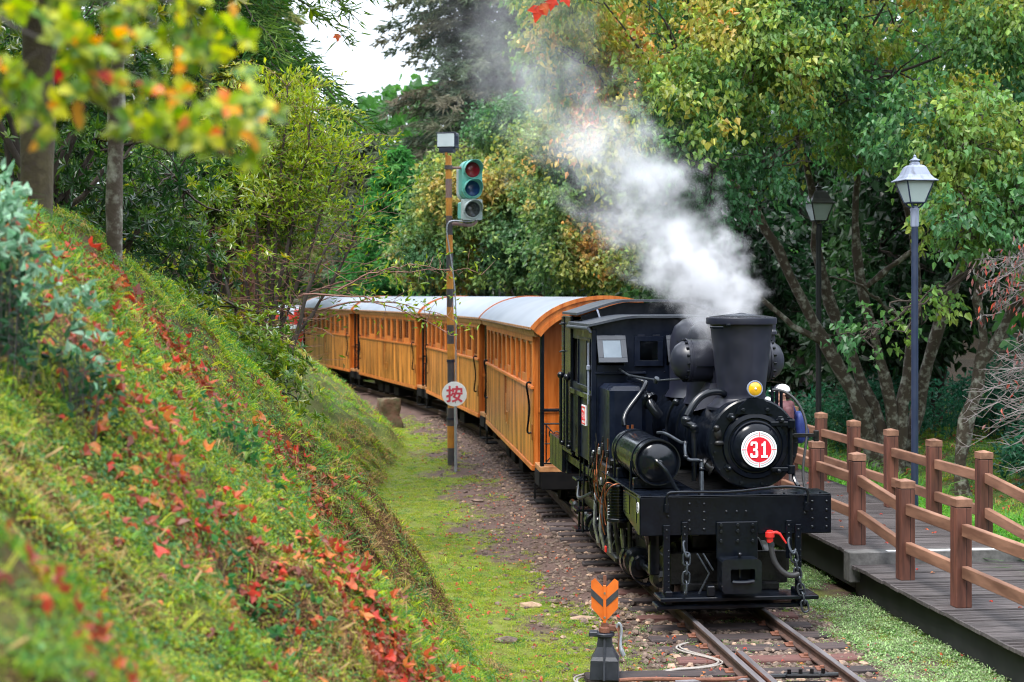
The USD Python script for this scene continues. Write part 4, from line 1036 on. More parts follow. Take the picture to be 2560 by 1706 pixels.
# side plates, tank and bunker
bk_ = lp("bunker", MB().box((-0.955, 4.56, 1.20), (-0.91, 5.28, 2.915), 0.01).box((0.88, 4.56, 1.20), (0.955, 5.28, 2.9), 0.01).box((-0.91, 5.22, 1.20), (0.88, 5.27, 2.90), 0.006), "black_gloss")
lp("bunker_edge_strip", MB().box((-0.966, 5.10, 1.22), (-0.953, 5.27, 2.90), 0.003), "black_gloss", bk_)
for k in range(26):
    for y_ in (5.12, 5.25):
        lp("rivet", MB().ball((-0.966, y_, 1.28 + 0.062 * k), 0.008, 1, (0.7, 1, 1)), "roof_grey", bk_)
for z_ in (2.82, 2.46):
    lp("grab_iron", MB().tube([(-0.96, 5.08, z_), (-0.99, 5.10, z_ - 0.005), (-0.99, 5.27, z_ - 0.02), (-0.96, 5.28, z_ - 0.02)], 0.010, 6), "roof_grey", bk_)
np_ = lp("side_number_plate", MB().box((-0.95, 3.42, 1.62), (-0.931, 3.70, 1.86), 0.003), "white_paint", label="small white side plate with red number and border")
lp("plate_border", MB().box((-0.9525, 3.435, 1.635), (-0.9495, 3.685, 1.65)).box((-0.9525, 3.435, 1.83), (-0.9495, 3.685, 1.845)).box((-0.9525, 3.435, 1.65), (-0.9495, 3.45, 1.83)).box((-0.9525, 3.67, 1.65), (-0.9495, 3.685, 1.83)), "signal_red", np_, smooth=False)
for dg, oy in ((D3, 3.65), (D1, 3.545)):
    lp("digit", MB().prism([(oy - a * 1.1, 1.68 + b * 1.05) for a, b in dg][::-1], -0.9535, -0.9495, "yz"), "signal_red", np_, smooth=False)
lp("lower_cab_frame", MB().box((-0.965, 3.0, 1.95), (-0.93, 4.6, 2.02), 0.008).box((-0.965, 3.02, 1.2), (-0.935, 3.12, 1.95), 0.005).box((-0.965, 3.9, 1.2), (-0.935, 4.1, 1.95), 0.005), "black_gloss")
for y_ in (4.42, 4.98):
    lp("cab_handrail", MB().tube([(-1.02, y_, 1.27), (-1.02, y_, 2.12)], 0.020, 10).ball((-1.02, y_, 2.15), 0.045, 2).ball((-1.0, y_, 1.28), 0.035, 1), "black_gloss")
for k in range(4):
    y0 = 5.34 + 0.30 * k
    lp("tank_panel", MB().box((-0.95, y0, 0.86), (-0.90, y0 + 0.28, 1.27 - 0.0 * k), 0.006), "black_gloss")
lp("rear_tank", MB().box((-0.895, 5.30, 0.84), (0.90, 6.55, 1.26), 0.01), "black_gloss")
lp("rear_plate", MB().box((-0.95, 4.5, 1.16), (-0.50, 5.30, 1.20), 0.006), "black_gloss")
lp("red_hose_end", MB().lathe([(0.0, -0.02), (0.05, -0.02), (0.055, 0.02), (0.03, 0.05), (0, 0.05)], (-0.70, 5.75, 1.30), (0, 0, 1), 16).tube([(-0.66, 5.55, 1.30), (-0.60, 5.45, 1.42)], 0.035, 8), "red_paint")
lp("black_hose", MB().tube(spline([(-0.60, 5.5, 1.40), (-0.55, 5.4, 1.36), (-0.5, 5.35, 1.30)], 10), 0.04, 8), "rubber")
for z_, y_ in ((0.92, 3.95), (0.55, 3.95), (0.30, 4.0)):
    lp("cab_step", MB().box((-1.0, y_ - 0.16, z_), (-0.80, y_ + 0.16, z_ + 0.03), 0.006), "black_gloss")
for y_ in (3.8, 4.1):
    lp("step_hanger", MB().tube([(-0.90, y_, 1.2), (-0.92, y_, 0.30)], 0.014, 6), "black_gloss")
lp("air_line", MB().tube(spline([(-0.9, 3.2, 0.86), (-0.98, 3.4, 0.78), (-0.96, 3.9, 0.76), (-0.9, 4.2, 0.86)], 20), 0.02, 8), "chain_steel")
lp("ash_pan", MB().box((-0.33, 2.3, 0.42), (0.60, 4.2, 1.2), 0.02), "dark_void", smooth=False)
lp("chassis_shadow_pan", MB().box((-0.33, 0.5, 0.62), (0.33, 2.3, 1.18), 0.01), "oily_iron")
# the driver's dark cab interior: backhead and a pipe or two
lp("backhead", MB().lathe([(0.5, 3.04), (0.5, 3.3), (0, 3.32)], (AX, 0, 1.75), (0, 1, 0), 28), "oily_iron")
# ------------------------------------------------------------------ wooden coaches
# local frame: y = 0 at the front end wall, y grows towards the back, x = 0 on the centre line
CL, HW = 8.65, 0.98
CZ0, CSILL, CTOP = 0.58, 1.80, 2.50


def roof_prof(w, rise, base, n=22, th=0.0):
    t = np.linspace(-1, 1, n)
    return [(w * math.sin(a * 1.12) / math.sin(1.12), base + rise * (math.cos(a * 1.12) - math.cos(1.12)) / (1 - math.cos(1.12)) - th) for a in t]


def make_coach():
    t = thing("wooden_coach", "x", "railway coach", group="orange wooden railway coaches behind the locomotive")

    def cp_(name, mb, mat_, parent=None, **k):
        return part(name, mb, mat_, parent or t, **k)

    for sx in (-1, 1):
        x1, x0 = sx * HW, sx * (HW - 0.05)
        pl_ = cp_("lower_panel", MB().box((x0, 0.0, CZ0), (x1 - sx * 0.012, CL, CSILL - 0.03)), "coach_panel", smooth=False)
        n = 70
        for k in range(n):                                  # match boards
            ya, yb = CL * k / n + 0.004, CL * (k + 1) / n - 0.004
            cp_("board", MB().box((x1 - sx * 0.02, ya, CZ0 + 0.06), (x1, yb, CSILL - 0.04), 0.004), "coach_board", pl_, smooth=False)
        cp_("sill_rail", MB().box((x0 - sx * 0.02, -0.01, CSILL - 0.035), (x1 + sx * 0.025, CL + 0.01, CSILL + 0.02), 0.008), "coach_trim")
        cp_("bottom_rail", MB().box((x0, -0.02, CZ0 - 0.03), (x1 + sx * 0.02, CL + 0.02, CZ0 + 0.055), 0.008), "coach_trim")
        cp_("top_rail", MB().box((x0, 0.0, CTOP - 0.02), (x1 + sx * 0.005, CL, CTOP + 0.07), 0.006), "coach_trim")
        cp_("cornice", MB().prism([(sx * (HW - 0.05), 2.57), (sx * (HW + 0.03), 2.57), (sx * (HW + 0.05), 2.61), (sx * (HW + 0.06), 2.655), (sx * (HW + 0.10), 2.68), (sx * (HW + 0.10), 2.71), (sx * (HW - 0.05), 2.71)][::int(sx)], -0.62, CL + 0.62), "coach_cornice", smooth=False)
        nb = 10
        for k in range(nb + 1):                             # window pillars
            y = 0.06 + (CL - 0.12) * k / nb
            w_ = 0.085 if k % 5 else 0.13
            ya, yb = max(0, y - w_), min(CL, y + w_)
            cp_("window_pillar", MB().box((x0, ya, CSILL + 0.02), (x1, yb, CTOP - 0.02), 0.008), "coach_trim")
            if k < nb:
                y2 = y + (CL - 0.12) / nb
                a_, b_ = y + w_, y2 - (0.085 if (k + 1) % 5 else 0.13)
                fr = cp_("window", MB().box((x0 + sx * 0.0, a_, CSILL + 0.02), (x0 + sx * 0.022, b_, CSILL + 0.10)).box((x0, a_, CTOP - 0.07), (x0 + sx * 0.022, b_, CTOP - 0.02)).box((x0, (a_ + b_) / 2 - 0.025, CSILL + 0.1), (x0 + sx * 0.022, (a_ + b_) / 2 + 0.025, CTOP - 0.07)), "coach_dark", smooth=False)
                cp_("pane", MB().box((x0 + sx * 0.006, a_, CSILL + 0.09), (x0 + sx * 0.010, b_, CTOP - 0.06)), "pane_glass", fr, smooth=False)
                if k % 3 == 1:
                    cp_("lowered_sash", MB().box((x0 + sx * 0.024, a_, CSILL + 0.02), (x0 + sx * 0.04, b_, CSILL + 0.16), 0.004), "coach_trim", fr)
        cp_("door_strip", MB().box((x1, CL * 0.52, CSILL - 0.75), (x1 + sx * 0.012, CL * 0.52 + 0.05, CSILL - 0.05), 0.002).box((x1, CL * 0.50, CSILL - 0.35), (x1 + sx * 0.010, CL * 0.50 + 0.03, CSILL - 0.05), 0.002), "coach_dark")
        cp_("destination_frame", MB().box((x1, CL * 0.46, CZ0 + 0.34), (x1 + sx * 0.010, CL * 0.46 + 0.34, CZ0 + 0.36)).box((x1, CL * 0.46, CZ0 + 0.54), (x1 + sx * 0.010, CL * 0.46 + 0.34, CZ0 + 0.56)).box((x1, CL * 0.46, CZ0 + 0.36), (x1 + sx * 0.010, CL * 0.46 + 0.02, CZ0 + 0.54)).box((x1, CL * 0.46 + 0.32, CZ0 + 0.36), (x1 + sx * 0.010, CL * 0.46 + 0.34, CZ0 + 0.54)), "coach_panel", smooth=False)
        for y in (0.22, CL - 0.22):
            cp_("grab_handle", MB().tube(spline([(x1, y, CSILL + 0.05), (x1 + sx * 0.05, y, CSILL + 0.06), (x1 + sx * 0.055, y, CSILL - 0.1), (x1 + sx * 0.055, y, CSILL - 0.62), (x1 + sx * 0.05, y, CSILL - 0.70), (x1, y, CSILL - 0.70)], 30), 0.016, 8), "black_paint")
        cp_("hinge_plate", MB().box((x1, 0.03, CZ0 + 0.42), (x1 + sx * 0.012, 0.10, CZ0 + 0.66), 0.003), "coach_dark")
        cp_("bench", MB().box((sx * 0.45, 0.3, 0.95), (sx * 0.90, CL - 0.3, 1.02)).box((sx * 0.86, 0.3, 1.02), (sx * 0.90, CL - 0.3, 1.5)), "coach_dark", smooth=False)
    for x in (-0.34, 0.30):  # made-up boards, coloured dark so the window openings look shaded
        cp_("inner_partition", MB().box((x, 0.4, 1.0), (x + 0.04, CL - 0.4, 2.56)), "coach_shade", smooth=False)
    cp_("floor", MB().box((-HW + 0.06, 0.05, CZ0 + 0.10), (HW - 0.06, CL - 0.05, CZ0 + 0.16)), "coach_dark", smooth=False)
    # end walls with a doorway
    for y0 in (0.0, CL - 0.05):
        wall = _P([(-HW + 0.05, CZ0), (HW - 0.05, CZ0), (HW - 0.05, 2.57)] + [(x, z - 0.05) for x, z in roof_prof(HW - 0.05, 0.42, 2.62)][::-1] + [(-HW + 0.05, 2.57)]).difference(_B(-0.32, CZ0 + 0.14, 0.32, 2.45))
        ew = cp_("end_wall", MB().prism(wall, y0, y0 + 0.05), "coach_end", smooth=False)
        yo = y0 - 0.012 if y0 == 0 else y0 + 0.062
        cp_("door", MB().box((-0.33, y0 + 0.02, CZ0 + 0.13), (0.33, y0 + 0.045, 2.46)), "coach_dark", ew, smooth=False)
        for x in (-HW + 0.02, -0.40, 0.34, HW - 0.08):
            cp_("end_stile", MB().box((x, yo - 0.008, CZ0), (x + 0.06, yo + 0.008, 2.60), 0.004), "coach_trim", ew)
        cp_("end_rail", MB().box((-HW + 0.085, yo - 0.010, 1.42), (-0.405, yo + 0.007, 1.49), 0.004).box((0.405, yo - 0.010, 1.42), (HW - 0.085, yo + 0.007, 1.49), 0.004), "coach_trim", ew)
    # roof with arched wooden end rims
    prof = roof_prof(HW + 0.10, 0.45, 2.705)
    n = len(prof)
    v = np.array([(x, y, z - dz) for y in (-0.68, CL + 0.68) for dz in (0, 0.03) for x, z in prof])
    f = []
    for k in range(n - 1):
        f += [[k, k + 1, 2 * n + k + 1, 2 * n + k], [n + k + 1, n + k, 3 * n + k, 3 * n + k + 1], [k, n + k, n + k + 1, k + 1], [2 * n + k, 2 * n + k + 1, 3 * n + k + 1, 3 * n + k]]
    cp_("roof", MB().add(v, f), "coach_roof", smooth=25)
    for y0, sgn in ((-0.72, 1), (CL + 0.72, -1)):
        outer, inner = roof_prof(HW + 0.11, 0.46, 2.70), roof_prof(HW + 0.0, 0.42, 2.60)
        rim = cp_("roof_end_rim", MB().prism(_P(outer + inner[::-1]), y0, y0 + sgn * 0.07), "coach_trim", smooth=False)
        o2, i2 = roof_prof(HW + 0.12, 0.47, 2.705), roof_prof(HW + 0.07, 0.45, 2.67)
        cp_("rim_moulding", MB().prism(_P(o2 + i2[::-1]), y0 - sgn * 0.025, y0 + sgn * 0.03), "coach_trim", rim, smooth=False)
        i3, i4 = roof_prof(HW + 0.005, 0.425, 2.615), roof_prof(HW - 0.04, 0.41, 2.575)
        cp_("rim_bead", MB().prism(_P(i3 + i4[::-1]), y0 - sgn * 0.012, y0 + sgn * 0.05), "coach_trim", rim, smooth=False)
    # platforms
    for y0, sgn in ((0.0, -1), (CL, 1)):
        ye = y0 + sgn * 0.66
        cp_("platform", MB().box((-HW + 0.03, y0 + sgn * 0.01, CZ0 + 0.02), (HW - 0.03, ye, CZ0 + 0.10), 0.006), "coach_cornice")
        cp_("end_sill", MB().box((-HW + 0.05, ye - sgn * 0.12, CZ0 - 0.24), (HW - 0.05, ye, CZ0 + 0.018), 0.01), "underframe")
        for sx in (-1, 1):
            xp = sx * (HW - 0.07)
            cp_("platform_post", MB().tube([(xp, ye - sgn * 0.05, CZ0 + 0.1), (xp, ye - sgn * 0.05, 2.64)], 0.032, 12), "black_gloss")
            cp_("step_box", MB().box((sx * (HW - 0.30), y0 + sgn * 0.05, CZ0 - 0.20), (sx * (HW - 0.02), ye - sgn * 0.02, CZ0 + 0.019), 0.01), "underframe")
            cp_("footstep", MB().box((sx * (HW - 0.25), y0 + sgn * 0.12, 0.12), (sx * HW, ye - sgn * 0.15, 0.15), 0.006).box((sx * (HW - 0.03), y0 + sgn * 0.12, 0.15), (sx * HW, y0 + sgn * 0.16, CZ0 - 0.2), 0.004), "underframe")
            rl = cp_("platform_railing", MB().tube([(xp, ye - sgn * 0.05, 1.50), (sx * 0.33, ye - sgn * 0.05, 1.50)], 0.026, 10).tube([(xp, ye - sgn * 0.05, 1.30), (sx * 0.33, ye - sgn * 0.05, 1.30)], 0.014, 8).tube([(xp, ye - sgn * 0.05, 0.72), (sx * 0.33, ye - sgn * 0.05, 0.72)], 0.014, 8).tube([(sx * 0.33, ye - sgn * 0.05, 0.68), (sx * 0.33, ye - sgn * 0.05, 1.50)], 0.016, 8).tube([(xp - sx * 0.06, ye - sgn * 0.05, 0.72), (xp - sx * 0.06, ye - sgn * 0.05, 1.30)], 0.011, 8), "black_gloss")
            yr = ye - sgn * 0.05
            cx_, cz_ = sx * 0.60, 1.01
            for q in range(4):                              # wrought scrolls
                a0 = q * PI / 2 + PI / 4
                th = np.linspace(0, 2.6 * PI, 26)
                rr = 0.105 - 0.012 * th
                ox, oz = cx_ + 0.155 * math.cos(a0), cz_ + 0.19 * math.sin(a0)
                cp_("scroll", MB().tube([(ox + r_ * math.cos(a0 + s_), yr, oz + r_ * math.sin(a0 + s_)) for r_, s_ in zip(rr, th)], 0.010, 6), "black_gloss", rl)
            cp_("diagonal_bar", MB().tube([(cx_ - 0.25, yr, 0.74), (cx_ + 0.25, yr, 1.28)], 0.010, 6).tube([(cx_ + 0.25, yr, 0.74), (cx_ - 0.25, yr, 1.28)], 0.010, 6).tube([(cx_ - 0.27, yr, 1.01), (cx_ + 0.27, yr, 1.01)], 0.010, 6), "black_gloss", rl)
        cp_("coupler", MB().box((-0.09, ye, CZ0 - 0.18), (0.09, ye + sgn * 0.34, CZ0 - 0.02), 0.02), "underframe")
        cp_("hand_brake", MB().tube([(0.2, ye - sgn * 0.05, 0.7), (0.2, ye - sgn * 0.05, 1.62)], 0.015, 8).lathe([(0.11, -0.012), (0.13, 0), (0.11, 0.012)], (0.2, ye - sgn * 0.05, 1.62), (0, 0, 1), 20), "black_gloss")
        bg = UsdGeom.Xform.Define(stage, path_of("bogie", t)).GetPrim()
        yb = y0 - sgn * 1.35
        part("bogie_frame", MB().box((-0.58, yb - 0.75, 0.26), (-0.52, yb + 0.75, 0.42), 0.01).box((0.52, yb - 0.75, 0.26), (0.58, yb + 0.75, 0.42), 0.01).box((-0.6, yb - 0.12, 0.22), (0.6, yb + 0.12, 0.46), 0.01), "underframe", bg)
        for ya in (-0.5, 0.5):
            for sx in (-1, 1):
                part("wheel", MB().lathe([(0, -0.04), (0.20, -0.03), (0.25, -0.045), (0.29, -0.045), (0.295, 0.02), (0.325, 0.03), (0.325, 0.05), (0, 0.05)], (sx * 0.43, yb + ya, 0.295), (-sx, 0, 0), 24), "underframe", bg)
    cp_("underframe", MB().box((-0.72, 0.0, 0.40), (-0.64, CL, 0.55), 0.01).box((0.64, 0.0, 0.40), (0.72, CL, 0.55), 0.01).box((-0.64, 0.0, 0.46), (0.64, CL, 0.54), 0.01), "underframe")
    for k, y in enumerate((3.2, 4.6, 5.6)):
        for x in (-0.80, 0.35):
            cp_("equipment_box", MB().box((x, y, 0.16), (x + 0.45, y + 0.7, 0.42), 0.02), "underframe")
    return t


coach = make_coach()
PITCH = 10.42


def arc_y(s):
    """Track parameter y at arc length s beyond y = 15.3."""
    yy = np.linspace(15.3, 100, 3000)
    ds = np.sqrt(1 + _tc(yy, 1) ** 2)
    ss = np.concatenate([[0], np.cumsum((ds[1:] + ds[:-1]) / 2 * np.diff(yy))])
    return float(np.interp(s, ss, yy))


LBL = ["orange varnished wooden coach coupled directly behind the black locomotive", "second orange wooden coach from the locomotive, behind the striped signal pole",
       "third orange wooden coach from the locomotive, its lower boards tinged green", "rearmost orange wooden coach, partly hidden by thin tree branches"]
for k in range(4):
    s0 = 8.28 + PITCH * k
    ya, yb = arc_y(s0), arc_y(s0 + CL)
    pa, pb = np.array([track_x(ya), ya]), np.array([track_x(yb), yb])
    dr_ = (pb - pa) / np.linalg.norm(pb - pa)
    ang = math.degrees(math.atan2(-dr_[0], dr_[1]))
    if k == 0:
        coach.GetAttribute("xformOp:translate").Set(Gf.Vec3d(float(pa[0]), float(pa[1]), 0))
        coach.GetAttribute("xformOp:rotateZ").Set(ang)
        tag(coach, LBL[0])
    else:
        copy_of(coach, (pa[0], pa[1], 0), ang, LBL[k])

# red and cream diesel behind the coaches, mostly hidden by the tree
s0 = 8.28 + PITCH * 4 + 0.1
ya, yb = arc_y(s0), arc_y(s0 + 7.5)
pa, pb = np.array([track_x(ya), ya]), np.array([track_x(yb), yb])
dr_ = (pb - pa) / np.linalg.norm(pb - pa)
dz = thing("diesel_locomotive", "red and cream diesel locomotive at the far end of the train behind the tree", "locomotive", (pa[0], pa[1], 0), math.degrees(math.atan2(-dr_[0], dr_[1])))
part("body", MB().box((-1.0, 0.12, 0.70), (1.0, 7.4, 2.35), 0.06), "cream_paint", dz)
part("red_nose", MB().box((-1.02, -0.05, 0.66), (1.02, 0.30, 2.62), 0.06), "red_paint", dz)
part("red_band", MB().box((-1.012, 0.3, 2.02), (-0.995, 7.4, 2.40), 0.004).box((0.995, 0.3, 2.02), (1.012, 7.4, 2.40), 0.004), "red_paint", dz)
part("grey_stripe", MB().box((-1.03, -0.062, 1.72), (1.03, 0.20, 1.98), 0.01).box((-1.010, 0.3, 1.78), (-0.996, 7.4, 1.95), 0.004), "stripe_grey", dz)
part("roof", MB().prism(roof_prof(1.0, 0.40, 2.36) + [(1.0, 2.30), (-1.0, 2.30)], 0.25, 7.4), "coach_roof", dz, smooth=False)
for y in (1.2, 2.6, 4.0, 5.4):
    part("side_window", MB().box((-1.014, y, 2.05), (-1.004, y + 0.7, 2.32), 0.004), "glass_smoky", dz)
part("front_window", MB().box((-0.75, -0.07, 2.05), (-0.1, -0.045, 2.42), 0.01).box((0.1, -0.07, 2.05), (0.75, -0.045, 2.42), 0.01), "glass_smoky", dz)
part("underframe", MB().box((-0.95, 0.0, 0.30), (0.95, 7.4, 0.69), 0.03), "underframe", dz)
for y in (1.0, 2.0, 5.4, 6.4):
    for sx in (-1, 1):
        part("wheel", MB().cyl((sx * 0.40, y, 0.33), (sx * 0.47, y, 0.33), 0.33, n=24, b=0.02), "underframe", dz)
# ------------------------------------------------------------------ boardwalk and its railings
# the walk runs beside the track; own frame: v = distance along it (equals the depth at the front edge), u = across it
WA = math.atan2(0.118, 1.0)
W0 = np.array([3.86, 16.35])                                # a point on the walk's track side edge
wd = np.array([-math.sin(WA), math.cos(WA)])
wn = np.array([math.cos(WA), math.sin(WA)])


def walk(v, u, z=0.0):
    p = W0 + wd * (v - 16.35) + wn * u
    return np.array([p[0], p[1], z])


WW, LOW, HIGH, VSTEP = 1.95, 0.20, 0.33, 17.35
wk = thing("boardwalk", "weathered grey plank boardwalk beside the locomotive with one step", "boardwalk")
prng = np.random.default_rng(12)
v = 8.6
while v < 31:
    low = v < VSTEP - 0.05
    top = LOW if low else HIGH
    w = 0.118
    if not (VSTEP - 0.1 < v < VSTEP + 0.18):
        b = MB().box((0.0 + prng.uniform(-0.008, 0.012), -w / 2 + 0.003, top - 0.04), (WW + prng.uniform(-0.01, 0.01), w / 2 - 0.003, top + prng.uniform(-0.002, 0.002)), 0.004)
        for g in (-0.028, 0.0, 0.028):                      # grooves show as thin ribs
            b.box((0.01, g - 0.004, top), (WW - 0.01, g + 0.004, top + 0.0025))
        q, f = b.arrays()
        part("plank", (q @ rz(WA).T + walk(v, 0), f), "deck_wood", wk, smooth=False)
    v += w
for name, lo, hi, m_ in (("edge_beam", (0.10, 8.4, -0.16), (0.20, VSTEP + 0.1, LOW - 0.042), "deck_beam"), ("edge_beam", (0.10, VSTEP + 0.1, -0.10), (0.20, 31, HIGH - 0.042), "deck_beam"), ("edge_beam", (WW - 0.2, 8.4, -0.16), (WW - 0.1, VSTEP + 0.1, LOW - 0.042), "deck_beam"), ("edge_beam", (WW - 0.2, VSTEP + 0.1, -0.1), (WW - 0.1, 31, HIGH - 0.042), "deck_beam")):
    q, f = MB().box((lo[0], lo[1] - 16.35, lo[2]), (hi[0], hi[1] - 16.35, hi[2]), 0.01).arrays()
    part(name, (q @ rz(WA).T + walk(16.35, 0), f), m_, wk, smooth=False)
q, f = MB().box((-0.02, VSTEP - 0.06 - 16.35, LOW - 0.2), (WW + 0.22, VSTEP + 0.15 - 16.35, HIGH + 0.004), 0.01).arrays()
stp = part("step", (q @ rz(WA).T + walk(16.35, 0), f), "concrete", wk, smooth=False)
q, f = MB().box((0.42, VSTEP - 0.05 - 16.35, HIGH + 0.004), (WW - 0.25, VSTEP + 0.02 - 16.35, HIGH + 0.009)).arrays()
part("white_edge_strip", (q @ rz(WA).T + walk(16.35, 0), f), "white_paint", stp, smooth=False)
for v in np.arange(9, 31, 1.2):
    for u in (0.3, WW - 0.3):
        c = walk(v, u)
        part("stilt", MB().box((c[0] - 0.05, c[1] - 0.05, -0.5), (c[0] + 0.05, c[1] + 0.05, 0.14)), "deck_beam", wk, smooth=False)


def railing(u, vs, label, over):
    t = thing("wooden_railing", label, "railing", (0, 0, 0), 0)
    tops = []
    for k, v in enumerate(vs):
        zb = LOW if v < VSTEP else HIGH
        zt = zb + 1.06
        c = walk(v, u)
        post = MB().box((-0.078, -0.078, zb), (0.078, 0.078, zt - 0.105), 0.008)
        q, f = post.arrays()
        p_ = part("post", (q @ rz(WA + prng.uniform(-0.02, 0.02)).T + c, f), "fence_wood", t, smooth=False)
        q, f = MB().box((0.022, -0.0792, zb), (0.027, -0.0775, zt - 0.105)).box((-0.0792, 0.0, zb), (-0.0775, 0.005, zt - 0.105)).arrays()
        part("seam", (q @ rz(WA).T + c, f), "dark_void", p_, smooth=False)
        for hz in (0.70, 0.79, 0.30, 0.39):
            q, f = MB().cyl((0.05, -0.083, zb + hz), (0.05, -0.077, zb + hz), 0.008, n=6).arrays()
            part("bolt", (q @ rz(WA).T + c, f), "stand_iron", p_, smooth=False)
        q, f = MB().box((-0.074, -0.074, zt - 0.105), (0.074, 0.074, zt - 0.098)).arrays()
        part("groove", (q @ rz(WA).T + c, f), "dark_void", p_, smooth=False)
        cap = MB().add([(-.080, -.080, zt - .098), (.080, -.080, zt - .098), (.080, .080, zt - .098), (-.080, .080, zt - .098), (-.080, -.080, zt - .025), (.080, -.080, zt - .025), (.080, .080, zt - .025), (-.080, .080, zt - .025), (0, 0, zt)],
                       [[0, 3, 2], [0, 2, 1], [0, 1, 5], [0, 5, 4], [1, 2, 6], [1, 6, 5], [2, 3, 7], [2, 7, 6], [3, 0, 4], [3, 4, 7], [4, 5, 8], [5, 6, 8], [6, 7, 8], [7, 4, 8]])
        q, f = cap.arrays()
        part("post_cap", (q @ rz(WA).T + c, f), "rail_wood", p_, smooth=False)
        tops.append((v, zb))
    for (v0, z0), (v1, z1) in zip(tops[:-1], tops[1:]):
        for hz in (0.745, 0.345):
            a, b = walk(v0, u + 0.085 * over * 0, 0), walk(v1, u, 0)
            a, b = walk(v0 + 0.09, u), walk(v1 - 0.09, u)
            za, zb_ = z0 + hz, z1 + hz
            d_ = b - a
            ln = np.linalg.norm(d_)
            bx_ = MB().box((-0.033, 0, -0.060), (0.033, ln, 0.060), 0.007)
            q, f = bx_.arrays()
            q = q.copy()
            q[:, 2] += za + (zb_ - za) * q[:, 1] / ln
            part("rail", (q @ rz(WA).T + [a[0], a[1], 0], f), "rail_wood", t, smooth=False)
    return t


railing(0.26, [10.25, 11.75, 13.2, 14.9, 16.35, 17.85, 19.35, 20.85, 22.35, 23.85], "brown wooden railing on the track side of the boardwalk, nearest the locomotive", 1)
railing(1.78, [10.3, 11.8, 13.3, 14.8, 16.35, 17.87, 19.37, 20.87, 22.37, 23.87, 25.37, 26.9], "brown wooden railing on the far side of the boardwalk, by the grass", -1)


# ------------------------------------------------------------------ lamp posts
def lamp_post(loc, label, dark, htop=5.25):
    t = thing("street_lamp", label, "street lamp", loc, 10, group=None)
    pole, hood = ("lamp_pole_dark", "lamp_hood_dark") if dark else ("lamp_pole", "lamp_hood")
    zl = htop - 0.67
    part("pole", MB().lathe([(0, -0.3), (0.055, -0.3), (0.05, 0.3), (0.046, zl - 0.30), (0, zl - 0.30)], (0, 0, 0), (0, 0, 1), 20), pole, t)
    part("base_plate", MB().box((-0.17, -0.17, 0.0), (0.17, 0.17, 0.03), 0.01).cyl((0, 0, 0.03), (0, 0, 0.16), 0.075, 0.055, 20), pole, t)
    part("collar", MB().lathe([(0.05, zl - 0.32), (0.058, zl - 0.30), (0.058, zl - 0.10), (0.066, zl - 0.08), (0.05, zl - 0.05), (0.03, zl - 0.03), (0, zl - 0.03)], (0, 0, 0), (0, 0, 1), 20), hood if not dark else pole, t)
    cr = MB()
    for k in range(4):
        a = k * PI / 2 + PI / 4
        cr.tube(spline([(0.03 * math.cos(a), 0.03 * math.sin(a), zl - 0.06), (0.10 * math.cos(a), 0.10 * math.sin(a), zl - 0.03), (0.13 * math.cos(a), 0.13 * math.sin(a), zl + 0.01)], 8), 0.012, 6)
    part("cradle", cr, pole, t)
    b0, b1 = 0.105, 0.195
    fr = MB().box((-b0, -b0, zl), (b0, b0, zl + 0.02), 0.004)
    for sx in (-1, 1):
        for sy in (-1, 1):
            fr.tube([(sx * b0, sy * b0, zl + 0.01), (sx * b1, sy * b1, zl + 0.31)], 0.011, 6)
    for s_ in (-1, 1):
        fr.box((-b1, s_ * b1 - 0.01, zl + 0.30), (b1, s_ * b1 + 0.01, zl + 0.32)).box((s_ * b1 - 0.01, -b1, zl + 0.30), (s_ * b1 + 0.01, b1, zl + 0.32))
    lf = part("lantern_frame", fr, pole, t, smooth=False)
    for k in range(4):
        q = np.array([(-b0 + .01, -b0, zl + .02), (b0 - .01, -b0, zl + .02), (b1 - .01, -b1, zl + .30), (-b1 + .01, -b1, zl + .30)])
        q2 = q + [0, 0.004, 0]
        part("glass", (np.vstack([q, q2]) @ rz(k * PI / 2).T, np.array([[0, 1, 2], [0, 2, 3], [4, 6, 5], [4, 7, 6], [0, 4, 5], [0, 5, 1], [1, 5, 6], [1, 6, 2], [2, 6, 7], [2, 7, 3], [3, 7, 4], [3, 4, 0]])), "lantern_glass", lf, smooth=False)
    part("bulb", MB().lathe([(0, 0.03), (0.035, 0.03), (0.035, 0.10), (0.055, 0.14), (0.055, 0.24), (0, 0.29)], (0, 0, zl), (0, 0, 1), 14), "flood_glass", t)
    prof = [(0.262, 0.305), (0.266, 0.315), (0.215, 0.345), (0.175, 0.395), (0.148, 0.455), (0.128, 0.50), (0.10, 0.525), (0.078, 0.535), (0.074, 0.56), (0.050, 0.575), (0.075, 0.592), (0.080, 0.60), (0.040, 0.618), (0.020, 0.64), (0.024, 0.655), (0.0, 0.68)]
    hd = MB().lathe([(r * (1.30 if z < 0.53 else 1.0), z) for r, z in prof], (0, 0, zl), (0, 0, 1), 4, PI / 4, PI / 4 + 2 * PI)
    vv, ff = hd.arrays()
    part("hood", (vv, ff), hood, t, smooth=False)
    return t


for (x, y, dark, lab) in ((5.56, 21.6, False, "nearest street lamp, pale grey hood on a blue pole beside the railing"), (5.33, 27.2, True, "dark hooded street lamp among branches, second nearest to the locomotive"),
                          (4.55, 33.5, True, "dark lamp pole just right of the steam, lantern lost in the leaves"), (2.83, 47.0, True, "dark lamp pole rising behind the locomotive's cab"),
                          (1.16, 47.5, True, "dark street lamp behind the first coach roof"), (-0.45, 58.0, True, "dim street lamp behind the second coach roof"), (-2.12, 66.0, True, "small far street lamp just right of the striped signal pole")):
    lamp_post((x, y, float(terrain(x, y)) + 0.02), lab, dark, 5.3 - 0.0 * y)

